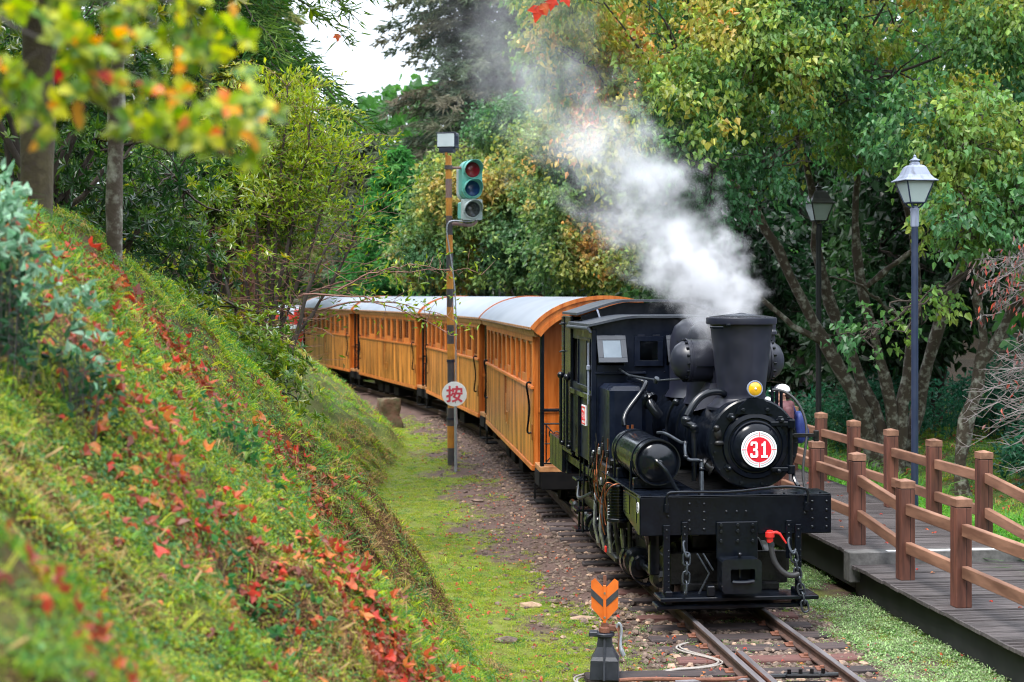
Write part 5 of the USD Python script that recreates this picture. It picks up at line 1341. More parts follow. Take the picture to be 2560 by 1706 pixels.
# ------------------------------------------------------------------ signal on its striped pole
SY = 31.0
K_ = SY / 22.8                                            # the whole signal is built a size smaller and scaled
sx0 = (1130 - 1280) / 3911 * SY
sgn_ = thing("railway_signal", "three lens green railway signal on a yellow and black striped pole", "signal", (sx0, SY, -0.2), 0, scale=K_)
lean = -0.0105


def sp(z):                                                  # the pole leans a little
    return np.array([lean * z * 1.1, 0, z])


zt = 5.10
cuts = [0.0, 0.42, 0.95, 1.22, 1.95, 2.55, 3.10, 3.55, 3.95, 4.30]
px_m = 3911 / SY
bands = [(1170, 1120), (1120, 1065), (1065, 1020), (1020, 965), (965, 905), (905, 860), (860, 813), (813, 768), (768, 723), (723, 678), (678, 633), (633, 588), (588, 540), (540, 495), (495, 448), (448, 390)]
for k, (y0, y1) in enumerate(bands):
    z0, z1 = (EYE - (y0 - 740) / px_m + 0.2) / K_, (EYE - (y1 - 740) / px_m + 0.2) / K_
    if k == 0:
        z0 = 0.0
    yel = k % 2 == 1
    part("pole_band", MB().cyl(sp(z0), sp(z1), 0.064 if k < 3 else 0.054 - 0.0005 * k, n=20), "pole_yellow" if yel else ("rusty_grey" if k == 14 else "pole_black"), sgn_)
zc = lambda y: (EYE - (y - 740) / px_m + 0.2) / K_
part("clamp", MB().cyl(sp(zc(424)), sp(zc(414)), 0.058, n=20), "pole_black", sgn_)
part("clamp", MB().cyl(sp(zc(906)), sp(zc(899)), 0.060, n=20), "navy", sgn_)
part("clamp", MB().cyl(sp(zc(1050)), sp(zc(1044)), 0.070, n=20), "navy", sgn_)
arm = part("bracket_arm", MB().tube([sp(zc(420)) + (0.05, 0, 0), sp(zc(420)) + (0.40, 0.02, 0)], 0.020, 10), "rusty_grey", sgn_)
part("bracket_arm", MB().tube(spline([sp(zc(561)) + (0.03, 0, 0), sp(zc(561)) + (0.18, 0, -0.004), sp(zc(560)) + (0.36, 0, 0), sp(zc(556)) + (0.40, 0, 0.03)], 16), 0.026, 10), "rusty_grey", sgn_)
part("cable", MB().tube(spline([sp(zc(545)) + (0.40, -0.03, 0), sp(zc(554)) + (0.2, -0.04, 0), sp(zc(556)) + (0.0, -0.07, 0), sp(zc(600)) + (-0.02, -0.07, 0), sp(zc(700)) + (0.06, -0.05, 0), sp(zc(900)) + (0.075, -0.03, 0), sp(zc(1060)) + (0.085, -0.03, 0)], 60), 0.011, 6), "galvanised", sgn_)
hc = sp(zc(480)) + (0.335, -0.02, 0)
th_ = rz(0.30)                                              # heads turned a little to the left
hd = UsdGeom.Xform.Define(stage, path_of("signal_head", sgn_)).GetPrim()


def turned(mb, about):
    v, f = mb.arrays()
    return (v - about) @ th_.T + about, f


def rounded(w, h, r):
    return _B(-w / 2 + r, -h / 2 + r, w / 2 - r, h / 2 - r).buffer(r)


def shifted(mb, d):
    v, f = mb.arrays()
    return MB().add(v + np.asarray(d), f)


zr, zb_, zk = zc(425.5), zc(472.5), zc(524.5)
zmid = (zr + zb_) / 2
part("housing", turned(shifted(MB().prism(rounded(0.29, 0.56, 0.13), -0.02, 0.20), (hc[0], hc[1], zmid)), hc), "signal_green", hd, smooth=40)
part("front_plate", turned(shifted(MB().prism(rounded(0.30, 0.57, 0.135), -0.035, -0.02), (hc[0], hc[1], zmid)), hc), "signal_green", hd, smooth=40)
part("back_case", turned(shifted(MB().prism(rounded(0.24, 0.52, 0.10), 0.20, 0.34), (hc[0] - 0.02, hc[1], zmid - 0.03)), hc), "signal_grey", hd, smooth=40)
for z_, lens, hood_ in ((zr, "lens_red", "signal_green"), (zb_, "lens_blue", "signal_green"), (zk, "lens_dark", "signal_grey")):
    c = np.array([hc[0], hc[1], z_])
    part("lens", turned(MB().lathe([(0.112, -0.036), (0.09, -0.055), (0.05, -0.068), (0, -0.072)], c, (0, 1, 0), 36), hc), lens, hd)
    part("lens_rim", turned(MB().lathe([(0.128, -0.034), (0.13, -0.05), (0.115, -0.052), (0.112, -0.036)], c, (0, 1, 0), 36), hc), hood_, hd)
    # visor: open below, longer above
    n = 33
    ang = np.linspace(-0.35, PI + 0.35, n)
    vis = []
    for r_, inner in ((0.138, 0), (0.131, 1)):
        for k_ in (0, 1):
            for a in ang:
                dep = 0.02 + 0.17 * max(0.0, 0.35 + 0.65 * math.sin(a)) if k_ else 0.0
                vis.append((c[0] + r_ * math.cos(a), c[1] - 0.035 - dep, c[2] + r_ * math.sin(a)))
    f = []
    for k_ in range(n - 1):
        f += [[k_, k_ + 1, n + k_ + 1, n + k_], [2 * n + k_ + 1, 2 * n + k_, 3 * n + k_, 3 * n + k_ + 1], [n + k_, n + k_ + 1, 3 * n + k_ + 1, 3 * n + k_]]
    part("visor", turned(MB().add(vis, f), hc), hood_, hd)
part("lower_housing", turned(shifted(MB().prism(rounded(0.30, 0.30, 0.02), -0.035, 0.05), (hc[0], hc[1], zk)), hc), "signal_grey", hd, smooth=40)
part("lower_back_case", turned(shifted(MB().prism(rounded(0.22, 0.26, 0.03), 0.05, 0.30), (hc[0] - 0.02, hc[1], zk - 0.01)), hc), "signal_green", hd, smooth=40)
part("link_pipe", turned(MB().cyl((hc[0] - 0.03, hc[1] + 0.05, zk + 0.14), (hc[0] - 0.03, hc[1] + 0.05, zb_ - 0.12), 0.03, n=12), hc), "signal_grey", hd)
# floodlight on top
fl = thing("floodlight", "square white fronted floodlight on top of the striped signal pole", "floodlight", (sx0 + (lean * 5.0 - 0.03) * K_, SY - 0.02, zc(390) * K_ - 0.2), -14, scale=K_)
part("stem", MB().cyl((0, 0, 0), (0, 0, 0.06), 0.022, n=12), "pole_yellow", fl)
part("gear_box", MB().box((-0.11, -0.03, 0.045), (0.11, 0.12, 0.12), 0.012), "flood_case", fl)
part("case", MB().box((-0.145, -0.02, 0.115), (0.145, 0.17, 0.335), 0.012).box((-0.15, -0.035, 0.325), (0.15, 0.02, 0.34), 0.004), "flood_case", fl)
part("front_glass", MB().box((-0.128, -0.032, 0.13), (0.125, -0.018, 0.322), 0.004), "flood_glass", fl)
for k in range(4):
    part("cooling_fin", MB().box((0.146, 0.0 + 0.03 * k, 0.16), (0.152, 0.012 + 0.03 * k, 0.29)), "flood_case", fl, smooth=False)

# ------------------------------------------------------------------ round sign with the character
GY_ = 29.9
gx_ = (1139.5 - 1280) / 3911 * GY_
gz_ = float(terrain(gx_, GY_))
sg = thing("round_sign", "round white sign with a red character on a thin grey post beside the striped pole", "sign", (gx_, GY_, gz_), 0, scale=GY_ / 22.2)
pm = 3911 / GY_
zc2 = (EYE - (985.5 - 740) / pm - gz_) / (GY_ / 22.2)
part("post", MB().tube([(0.0, 0.02, -0.25), (-0.005, 0.02, zc2 - 0.10)], 0.021, 12), "galvanised", sg)
dsk = part("disc", MB().lathe([(0, 0.008), (0.17, 0.008), (0.176, 0.003), (0.176, -0.003), (0.17, -0.006), (0, -0.006)], (-0.02, 0, zc2), (0, 1, 0), 56), "sign_white", sg, smooth=30)
part("clip", MB().cyl((-0.005, 0.02, zc2 - 0.13), (-0.005, 0.02, zc2 - 0.10), 0.028, n=12), "galvanised", sg)


def glyph(ch, height, font="Noto Sans CJK Regular.woff2", bold=3):
    """Outline of a character as shapely polygons, height metres tall, centred on 0,0."""
    import glob
    from PIL import Image, ImageDraw, ImageFont
    from shapely import affinity, box, union_all
    ft = ImageFont.truetype(glob.glob("/opt/blender-*/*/datafiles/fonts/" + font)[0], 160)
    x0, y0, x1, y1 = ft.getbbox(ch, anchor="ls", stroke_width=bold)
    im = Image.new("L", (x1 - x0 + 8, y1 - y0 + 8))
    ImageDraw.Draw(im).text((4 - x0, 4 - y0), ch, 255, ft, anchor="ls", stroke_width=bold)
    on = np.pad(np.asarray(im) > 127, ((0, 0), (1, 1))).astype(np.int8)
    rows, starts = np.nonzero(np.diff(on, axis=1) == 1)
    ends = np.nonzero(np.diff(on, axis=1) == -1)[1]
    shape = union_all(box(starts, -rows - 1, ends, -rows)).buffer(0.6).buffer(-0.6).simplify(0.7)
    b = shape.bounds
    k = height / (b[3] - b[1])
    shape = affinity.scale(affinity.translate(shape, -(b[0] + b[2]) / 2, -(b[1] + b[3]) / 2), k, k, origin=(0, 0))
    return list(getattr(shape, "geoms", [shape]))


gl = MB()
for g in glyph("按", 0.235, bold=4):
    gl.prism(g, -0.0095, -0.0062)
gv_, gf_ = gl.arrays()
part("character", (gv_ + (-0.02, 0, zc2), gf_), "sign_red", dsk, smooth=False, label="red character")

# ------------------------------------------------------------------ switch stand with its arrow target
TY = 13.55
tx = (1512 - 1280) / 3911 * TY
tz = -0.13
sd_ = thing("switch_stand", "black iron switch stand with an orange arrow shaped target", "switch stand", (tx, TY, tz), -6)
bs = MB()
for z0, z1, w0, d0, w1, d1 in ((0.0, 0.16, 0.125, 0.12, 0.118, 0.11), (0.16, 0.19, 0.118, 0.11, 0.10, 0.09), (0.19, 0.27, 0.10, 0.09, 0.066, 0.062), (0.27, 0.36, 0.066, 0.062, 0.058, 0.056)):
    v = [(-w0, -d0, z0), (w0, -d0, z0), (w0, d0, z0), (-w0, d0, z0), (-w1, -d1, z1), (w1, -d1, z1), (w1, d1, z1), (-w1, d1, z1)]
    bs.add(v, [[0, 3, 2, 1], [4, 5, 6, 7], [0, 1, 5, 4], [1, 2, 6, 5], [2, 3, 7, 6], [3, 0, 4, 7]])
part("base", bs, "stand_iron", sd_, smooth=20)
part("rib", MB().add([(-.009, -.15, 0), (.009, -.15, 0), (.009, -.065, .35), (-.009, -.065, .35), (-.009, -.05, 0), (.009, -.05, 0), (.009, -.04, .35), (-.009, -.04, .35)], [[0, 1, 2, 3], [0, 3, 7, 4], [1, 5, 6, 2], [3, 2, 6, 7], [4, 7, 6, 5]]), "stand_iron", sd_, smooth=False)
part("collar", MB().cyl((0, 0, 0.355), (0, 0, 0.385), 0.085, n=24, b=0.006).box((-0.135, -0.05, 0.355), (-0.06, 0.05, 0.395), 0.006), "stand_iron", sd_)
part("neck", MB().cyl((0, 0, 0.385), (0, 0, 0.435), 0.05, n=20, b=0.006).cyl((0, 0, 0.435), (0, 0, 0.47), 0.032, n=16), "rust", sd_)
part("lever_bracket", MB().box((0.03, -0.03, 0.40), (0.13, 0.04, 0.455), 0.01).box((0.06, -0.02, 0.455), (0.085, 0.02, 0.485), 0.005), "rust", sd_)
part("lever", MB().tube(spline([(0.10, -0.02, 0.43), (0.13, -0.03, 0.47), (0.145, -0.03, 0.42), (0.135, -0.04, 0.33), (0.14, -0.05, 0.27), (0.165, -0.05, 0.20)], 20), [0.012] * 10 + [0.015] * 6 + [0.02] * 4, 8), "galvanised", sd_)
part("lock_chain", MB().tube(spline([(0.09, -0.03, 0.44), (0.125, -0.05, 0.36), (0.12, -0.05, 0.28), (0.145, -0.055, 0.19)], 20), 0.006, 5), "rust", sd_)
part("spindle", MB().cyl((0, 0, 0.46), (0, 0, 0.86), 0.012, n=10).box((-0.014, -0.014, 0.80), (0.014, 0.0, 0.88), 0.003), "rust", sd_)
tg = part("target", MB().prism([(0, 0.475), (0.115, 0.60), (0.118, 0.83), (0.085, 0.855), (0.0, 0.765), (-0.085, 0.855), (-0.118, 0.83), (-0.115, 0.60)], -0.018, -0.012), "plate_orange", sd_, smooth=False, label="orange arrow shaped target plate with a black chevron")
part("chevron", MB().prism([(0, 0.595), (0.117, 0.705), (0.117, 0.768), (0, 0.66), (-0.117, 0.768), (-0.117, 0.705)], -0.0215, -0.0185), "plate_black", tg, smooth=False)
part("spine", MB().box((-0.013, -0.030, 0.47), (0.013, -0.0216, 0.80), 0.004), "plate_orange", tg)
for z_ in (0.52, 0.73):
    part("bolt", MB().cyl((0, -0.037, z_), (0, -0.029, z_), 0.010, n=6), "bright_steel", tg)
cb = thing("steel_cable", "loose pale steel cable looped around the switch stand", "cable")


def onground(pts, h=0.02):
    p = np.array([(x, y, 0) for x, y in pts], float)
    p = spline(p, 70)
    p[:, 2] = np.maximum(terrain(p[:, 0], p[:, 1]), -0.20) + h
    return p


part("strand", MB().tube(onground([(1.62, 14.7), (1.68, 14.25), (1.84, 13.95), (1.70, 13.80), (1.3, 13.72), (1.02, 13.70)], 0.05), 0.009, 6), "cable", cb)
part("strand", MB().tube(onground([(1.66, 14.75), (1.73, 14.25), (1.87, 13.92), (1.70, 13.77), (1.3, 13.69), (1.02, 13.66)], 0.05), 0.008, 6), "cable", cb)
part("strand", MB().tube(onground([(0.72, 13.75), (0.58, 13.6), (0.58, 13.35), (0.72, 13.15), (0.95, 13.05)], 0.04), 0.010, 6), "cable", cb)
part("strand", MB().tube(onground([(0.70, 13.72), (0.56, 13.58), (0.55, 13.33), (0.70, 13.12), (0.95, 13.02)], 0.06), 0.008, 6), "cable", cb)

# ------------------------------------------------------------------ weathered stump by the track
stx, sty = -3.15, 40.0
stp_ = thing("stump", "squat mossy stump of weathered stone beside the coaches", "stump", (stx, sty, -0.28), 20)
g_ = np.random.default_rng(3)
sm = trimesh.creation.box((0.55, 0.5, 0.80)).subdivide().subdivide().subdivide()
vv = np.array(sm.vertices)
vv[:, :2] *= (1.08 - 0.25 * (vv[:, 2:3] + 0.42))
vv += (meshkit.fbm(vv * 4.0 + 5, 3, 4) - 0.5)[:, None] * 0.16 * np.sign(vv)
vv[:, 2] += 0.42
part("block", (vv, np.array(sm.faces)), "stump_stone", stp_, smooth=50)
part("side_stone", MB().ball((-0.6, -0.1, 0.10), 0.28, 2, (1.2, 1, 0.6)), "rock_moss", stp_)

# ------------------------------------------------------------------ loose rocks on the verge
for k, (x, y, r, lab) in enumerate(((0.72, 16.3, 0.14, "flat grey rock on the moss left of the orange switch target"), (0.22, 16.9, 0.10, "pale stone at the foot of the leafy bank"), (0.50, 17.1, 0.09, "small grey stone on the mossy verge behind the flat rock"), (-0.05, 15.2, 0.11, "brown stone at the toe of the bank beside red leaves"), (-0.55, 25.6, 0.10, "dark stone on the mossy verge below the round sign"))):
    rk = stone_mesh(1.0, 400 + k)
    s_ = trimesh.Trimesh(*rk).subdivide().subdivide()
    vv = np.array(s_.vertices)
    vv = vv * (1 + 0.25 * (meshkit.fbm(vv * 2 + k, 3, k)[:, None] - 0.5)) * [1.5 * r, r, 0.75 * r]
    part("rock", (vv + (x, y, float(terrain(x, y)) + 0.02), np.array(s_.faces)), "stone_pale" if k in (0, 1) else "stone", None, smooth=False, label=lab, cat="rock", group="rocks on the mossy verge")

# ------------------------------------------------------------------ a person on the boardwalk, half hidden by the smokebox
import manifold3d as m3


def skin_bones(bones, edge=0.03):
    """bones: ((p, r), (p, r)) hulls of spheres, merged into one smooth surface."""
    out = None
    for (a, ra), (b, rb) in bones:
        pts = []
        for c, r in ((a, ra), (b, rb)):
            pts.append(_ICO[2][0] * np.asarray(r) + np.asarray(c, float))
        h = m3.Manifold.hull_points(np.vstack(pts))
        out = h if out is None else out + h
    out = out.refine_to_length(edge)
    mm = out.to_mesh()
    t = trimesh.Trimesh(mm.vert_properties[:, :3], mm.tri_verts)
    trimesh.smoothing.filter_taubin(t, iterations=8)
    return np.array(t.vertices), np.array(t.faces)


pw = thing("person", "person in a white cap and maroon hooded jacket with a blue rucksack behind the smokebox", "person", (3.79, 21.9, HIGH), 100, scale=0.95)
# local frame: faces +y; turned so that the face looks to the left of the picture
part("body", skin_bones([(((0, 0, 1.40), 0.055), ((0, 0.01, 1.50), 0.055)), (((0, 0.02, 1.53), 0.080), ((0, 0.015, 1.60), 0.082)), (((0, 0.10, 1.525), 0.018), ((0, 0.085, 1.56), 0.014)), (((-0.082, 0.01, 1.54), 0.02), ((-0.082, 0.01, 1.57), 0.018)), (((0.082, 0.01, 1.54), 0.02), ((0.082, 0.01, 1.57), 0.018)), (((0, 0.06, 1.475), 0.04), ((0, 0.02, 1.52), 0.07)),
                         (((-0.13, 0, 1.32), 0.09), ((0.13, 0, 1.32), 0.09)), (((0, 0, 1.3), 0.13), ((0, 0, 0.95), 0.13))], 0.02), "skin", pw, smooth=True)
part("jacket", skin_bones([(((-0.16, 0, 1.33), 0.085), ((0.16, 0, 1.33), 0.085)), (((-0.10, 0, 1.32), 0.13), ((-0.09, 0.0, 0.86), 0.14)), (((0.10, 0, 1.32), 0.13), ((0.09, 0, 0.86), 0.14)), (((0, 0.02, 1.2), 0.15), ((0, 0.02, 0.9), 0.16)),
                           (((-0.22, 0, 1.31), 0.075), ((-0.27, 0.0, 1.04), 0.062)), (((-0.27, 0, 1.04), 0.062), ((-0.22, 0.22, 0.95), 0.048)), (((0.22, 0, 1.31), 0.075), ((0.27, 0, 1.04), 0.062)), (((0.27, 0, 1.04), 0.062), ((0.22, 0.22, 0.95), 0.048)),
                           (((-0.06, -0.09, 1.38), 0.07), ((0.06, -0.09, 1.38), 0.07))], 0.025), "jacket", pw, smooth=True)
part("trousers", skin_bones([(((-0.09, 0, 0.88), 0.115), ((-0.10, 0.01, 0.48), 0.075)), (((-0.10, 0.01, 0.48), 0.075), ((-0.10, -0.01, 0.09), 0.06)), (((0.09, 0, 0.88), 0.115), ((0.10, 0.01, 0.48), 0.075)), (((0.10, 0.01, 0.48), 0.075), ((0.10, -0.01, 0.09), 0.06))], 0.025), "trousers", pw, smooth=True)
for s_ in (-1, 1):
    part("shoe", skin_bones([(((s_ * 0.10, -0.03, 0.045), 0.045), ((s_ * 0.105, 0.15, 0.035), 0.035))], 0.02), "rubber", pw, smooth=True)
    hb = [(((s_ * 0.22, 0.22, 0.95), 0.030), ((s_ * 0.205, 0.30, 0.93), 0.034))]
    for q in range(4):
        x = s_ * 0.205 + (q - 1.5) * 0.019
        l_ = (0.062, 0.072, 0.068, 0.052)[q]
        hb += [(((x, 0.32, 0.93), 0.0095), ((x, 0.32 + l_ * 0.55, 0.922), 0.009)), (((x, 0.32 + l_ * 0.55, 0.922), 0.009), ((x, 0.32 + l_ * 0.85, 0.895), 0.008))]
    hb += [(((s_ * 0.18, 0.26, 0.94), 0.012), ((s_ * 0.155, 0.30, 0.94), 0.010)), (((s_ * 0.155, 0.30, 0.94), 0.010), ((s_ * 0.155, 0.335, 0.93), 0.009))]
    part("hand", skin_bones(hb, 0.006), "skin", pw, smooth=True)
part("hair", MB().ball((0, -0.015, 1.575), 0.098, 3, (0.98, 1.0, 0.95)).ball((0, -0.07, 1.52), 0.06, 2), "hair", pw)
cpm = trimesh.creation.icosphere(3)
cv = np.array(cpm.vertices)
cv[:, 2] = np.maximum(cv[:, 2], -0.12)
capp = part("cap", (cv * (0.105, 0.115, 0.095) + (0, 0.005, 1.595), np.array(cpm.faces)), "cap_white", pw, smooth=50, label="white peaked cap with a dark band")
part("peak", MB().ball((0, 0.14, 1.588), 0.09, 2, (0.85, 0.85, 0.12)), "cap_white", capp)
part("dark_band", MB().lathe([(0.0, 0.097), (0.05, 0.09), (0.09, 0.055), (0.108, 0.0)], (0, 0.03, 1.597), (0, 0, 1), 24, -0.25, 0.25).lathe([(0.0, 0.097), (0.05, 0.09), (0.09, 0.055), (0.108, 0.0)], (0, 0.03, 1.597), (0, 0, 1), 24, PI - 0.25, PI + 0.25), "navy", capp)
part("arm_patch", MB().box((0.298, -0.03, 1.14), (0.318, 0.03, 1.21), 0.004), "white_paint", pw, label="white patch on the sleeve")
rs = thing("rucksack", "blue rucksack on the back of the person in the white cap", "rucksack", (3.79, 21.9, HIGH), 100, scale=0.95)
rm = trimesh.creation.icosphere(3)
rv = np.array(rm.vertices)
rv = np.sign(rv) * np.abs(rv) ** 0.7 * (0.15, 0.09, 0.24)
part("bag", (rv + (0, -0.25, 1.05), np.array(rm.faces)), "bag_blue", rs, smooth=True)
part("pocket", (rv * (0.8, 0.5, 0.5) + (0, -0.335, 0.96), np.array(rm.faces)), "bag_blue", rs, smooth=True)
part("strap", MB().tube(spline([(-0.12, -0.16, 1.25), (-0.13, 0.0, 1.40), (-0.12, 0.13, 1.25), (-0.15, 0.02, 0.95)], 24), 0.018, 6).tube(spline([(0.12, -0.16, 1.25), (0.13, 0.0, 1.41), (0.12, 0.14, 1.25), (0.15, 0.02, 0.95)], 24), 0.018, 6), "bag_blue", rs)
# ------------------------------------------------------------------ plants
def unit(v):
    return v / (np.linalg.norm(v, axis=-1, keepdims=True) + 1e-9)


def leaf_blades(P, T, L, W, col, g, fold=0.25, shape="oval", N=None):
    """One small folded leaf per row: P base, T direction of the tip, L length, W width, col colour."""
    n = len(P)
    T = unit(T)
    R = g.normal(size=(n, 3)) if N is None else N
    S = unit(np.cross(T, R))
    U = np.cross(S, T)
    L, W = np.broadcast_to(L, (n,))[:, None], np.broadcast_to(W, (n,))[:, None]
    if shape == "oval":
        v = np.stack([P, P + T * L * 0.45 + S * W * 0.5 + U * W * fold, P + T * L - U * L * 0.12, P + T * L * 0.45 - S * W * 0.5 + U * W * fold], 1)
        f = np.array([[0, 1, 2], [0, 2, 3]])
    elif shape == "heart":
        v = np.stack([P, P + T * L * 0.22 + S * W * 0.5 + U * W * fold, P + T * L * 0.55 + S * W * 0.36 + U * W * fold * 0.6, P + T * L - U * L * 0.1, P + T * L * 0.55 - S * W * 0.36 + U * W * fold * 0.6, P + T * L * 0.22 - S * W * 0.5 + U * W * fold], 1)
        f = np.array([[0, 1, 2], [0, 2, 3], [0, 3, 4], [0, 4, 5]])
    elif shape == "strap":
        v = np.stack([P - S * W * 0.4, P + S * W * 0.4, P + T * L * 0.5 + S * W * 0.5 - U * L * 0.03, P + T * L * 0.5 - S * W * 0.5 - U * L * 0.03, P + T * L - U * L * 0.14], 1)
        f = np.array([[0, 1, 2], [0, 2, 3], [3, 2, 4]])
    k = v.shape[1]
    F = (f[None] + (np.arange(n) * k)[:, None, None]).reshape(-1, 3)
    return v.reshape(-1, 3), F, np.repeat(col, k, 0)


def pick(pal, h, g, jitter=0.22):
    """Palette colour for h in 0..1, with each leaf a little lighter or darker."""
    pal = np.asarray(pal, float)
    x = np.clip(h, 0, 0.9999) * (len(pal) - 1)
    i = x.astype(int)
    t = (x - i)[:, None]
    c = pal[i] * (1 - t) + pal[np.minimum(i + 1, len(pal) - 1)] * t
    return c * np.exp(g.normal(0, jitter, (len(h), 1)))


def limb(mb, pts, r0, r1, g, n=14, wob=0.05, sides=8, closeup=False):
    P = spline(pts, n)
    P[1:] += g.normal(0, wob, (n - 1, 3)) * np.linspace(0.3, 1, n - 1)[:, None]
    R = np.linspace(r0, r1, n) * (1 + 0.12 * g.normal(size=n))
    mb.tube(P, np.maximum(R, 0.003), sides, cap=False)
    return P


def sprays(clusters, n_sprig, per, g, seed, thr=0.46, freq=0.9, twig=0.35, out=0.5, down=0.5, shell=2.2):
    """Sprigs spread through ellipsoid clusters with gaps; returns leaf bases, tip directions, sprig value, sprig starts and ends."""
    C, R = np.array([c for c, r, w in clusters], float), np.array([r for c, r, w in clusters], float)
    w = np.array([w * np.prod(r) ** (2 / 3) for c, r, w in clusters], float)
    k = g.choice(len(C), n_sprig * 3, p=w / w.sum())
    d = unit(g.normal(size=(len(k), 3)))
    rad = g.random(len(k)) ** (1 / shell)
    p = C[k] + d * rad[:, None] * R[k] * (0.85 + 0.3 * meshkit.fbm(d * 2 + k[:, None], 2, seed)[:, None])
    keep = meshkit.fbm(p * freq, 3, seed + 1) > thr + g.normal(0, 0.03, len(p))
    p, d = p[keep][:n_sprig], d[keep][:n_sprig]
    n = len(p)
    dirn = unit(out * d + [0, 0, -0.15] + g.normal(0, 0.45, (n, 3)))
    t = g.random((n, per))
    P = p[:, None] + dirn[:, None] * (t * twig)[..., None] + g.normal(0, 0.05 * twig / 0.35, (n, per, 3))
    T = dirn[:, None] * 0.6 + g.normal(0, 0.6, (n, per, 3)) + np.array([0, 0, -down])
    h = meshkit.fbm(p * 0.45, 3, seed + 2)
    h = np.clip((h - 0.5) * 2.6 + 0.5 + g.normal(0, 0.10, n), 0, 1)
    return P.reshape(-1, 3), T.reshape(-1, 3), np.repeat(h, per), p, p + dirn * twig


def twig_mesh(a, b, r, g, n=None):
    if n is not None and n < len(a):
        s = g.choice(len(a), n, replace=False)
        a, b = a[s], b[s]
    d = unit(b - a)
    s1 = unit(np.cross(d, [0.3, 0.2, 1.0]))
    s2 = np.cross(d, s1)
    v = np.stack([a + s1 * r, a - s1 * 0.5 * r + s2 * 0.87 * r, a - s1 * 0.5 * r - s2 * 0.87 * r, b], 1)
    f = np.array([[0, 1, 3], [1, 2, 3], [2, 0, 3]])
    return v.reshape(-1, 3), (f[None] + (np.arange(len(a)) * 4)[:, None, None]).reshape(-1, 3)


def broadleaf(name, label, base, limbs, clusters, pal, n_sprig, per=9, L=0.1, W=0.075, seed=1, bark="bark_lichen", shape="heart", thr=0.46, freq=0.9, twig=0.35, down=0.6, cat="tree", group=None, leafm="leaf", tw=0.006, ntw=900, out=0.5, shell=2.2, hpos=None, twm="bark_dark", jitter=0.22):
    g = np.random.default_rng(seed)
    t = thing(name, label, cat, base, 0, group)
    o = np.array(base, float)
    tr = MB()
    for k, (pts, r0, r1) in enumerate(limbs):
        limb(tr, np.array(pts, float) - o, r0, r1, g, n=16, wob=0.035, sides=9)
    part("trunk", tr, bark, t, smooth=True)
    P, T, h, a, b = sprays(clusters, n_sprig, per, g, seed, thr, freq, twig, out, down, shell)
    if hpos is not None:
        h = np.clip(h + hpos(P), 0, 1)
    n = len(P)
    v, f, c = leaf_blades(P - o, T, L * np.exp(g.normal(0, 0.2, n)), W * np.exp(g.normal(0, 0.2, n)), pick(pal, h, g, jitter), g, shape=shape)
    part("crown", (v, f), leafm, t, col=c)
    if ntw:
        br = MB().add(*twig_mesh(a - o, b - o, tw, g, ntw))
        # twigs gather on small branches that run back to the limbs
        ends = np.vstack([np.array(p_, float)[1:] for p_, _, _ in limbs])
        for c_, r_, w_ in clusters:
            c_ = np.array(c_, float)
            e = ends[np.argmin(np.linalg.norm(ends - c_, axis=1))]
            limb(br, np.array([e, (e + c_) / 2 + g.normal(0, 0.15, 3), c_]) - o, 0.03, 0.012, g, n=8, wob=0.05, sides=5)
            for q in range(7):
                tip = c_ + unit(g.normal(size=3)) * np.array(r_) * 0.85
                limb(br, np.array([c_ * 0.8 + e * 0.2, (c_ + tip) / 2 + g.normal(0, 0.12, 3), tip]) - o, 0.016, 0.005, g, n=7, wob=0.04, sides=4)
        part("branches", br, twm, t, smooth=False)
    return t


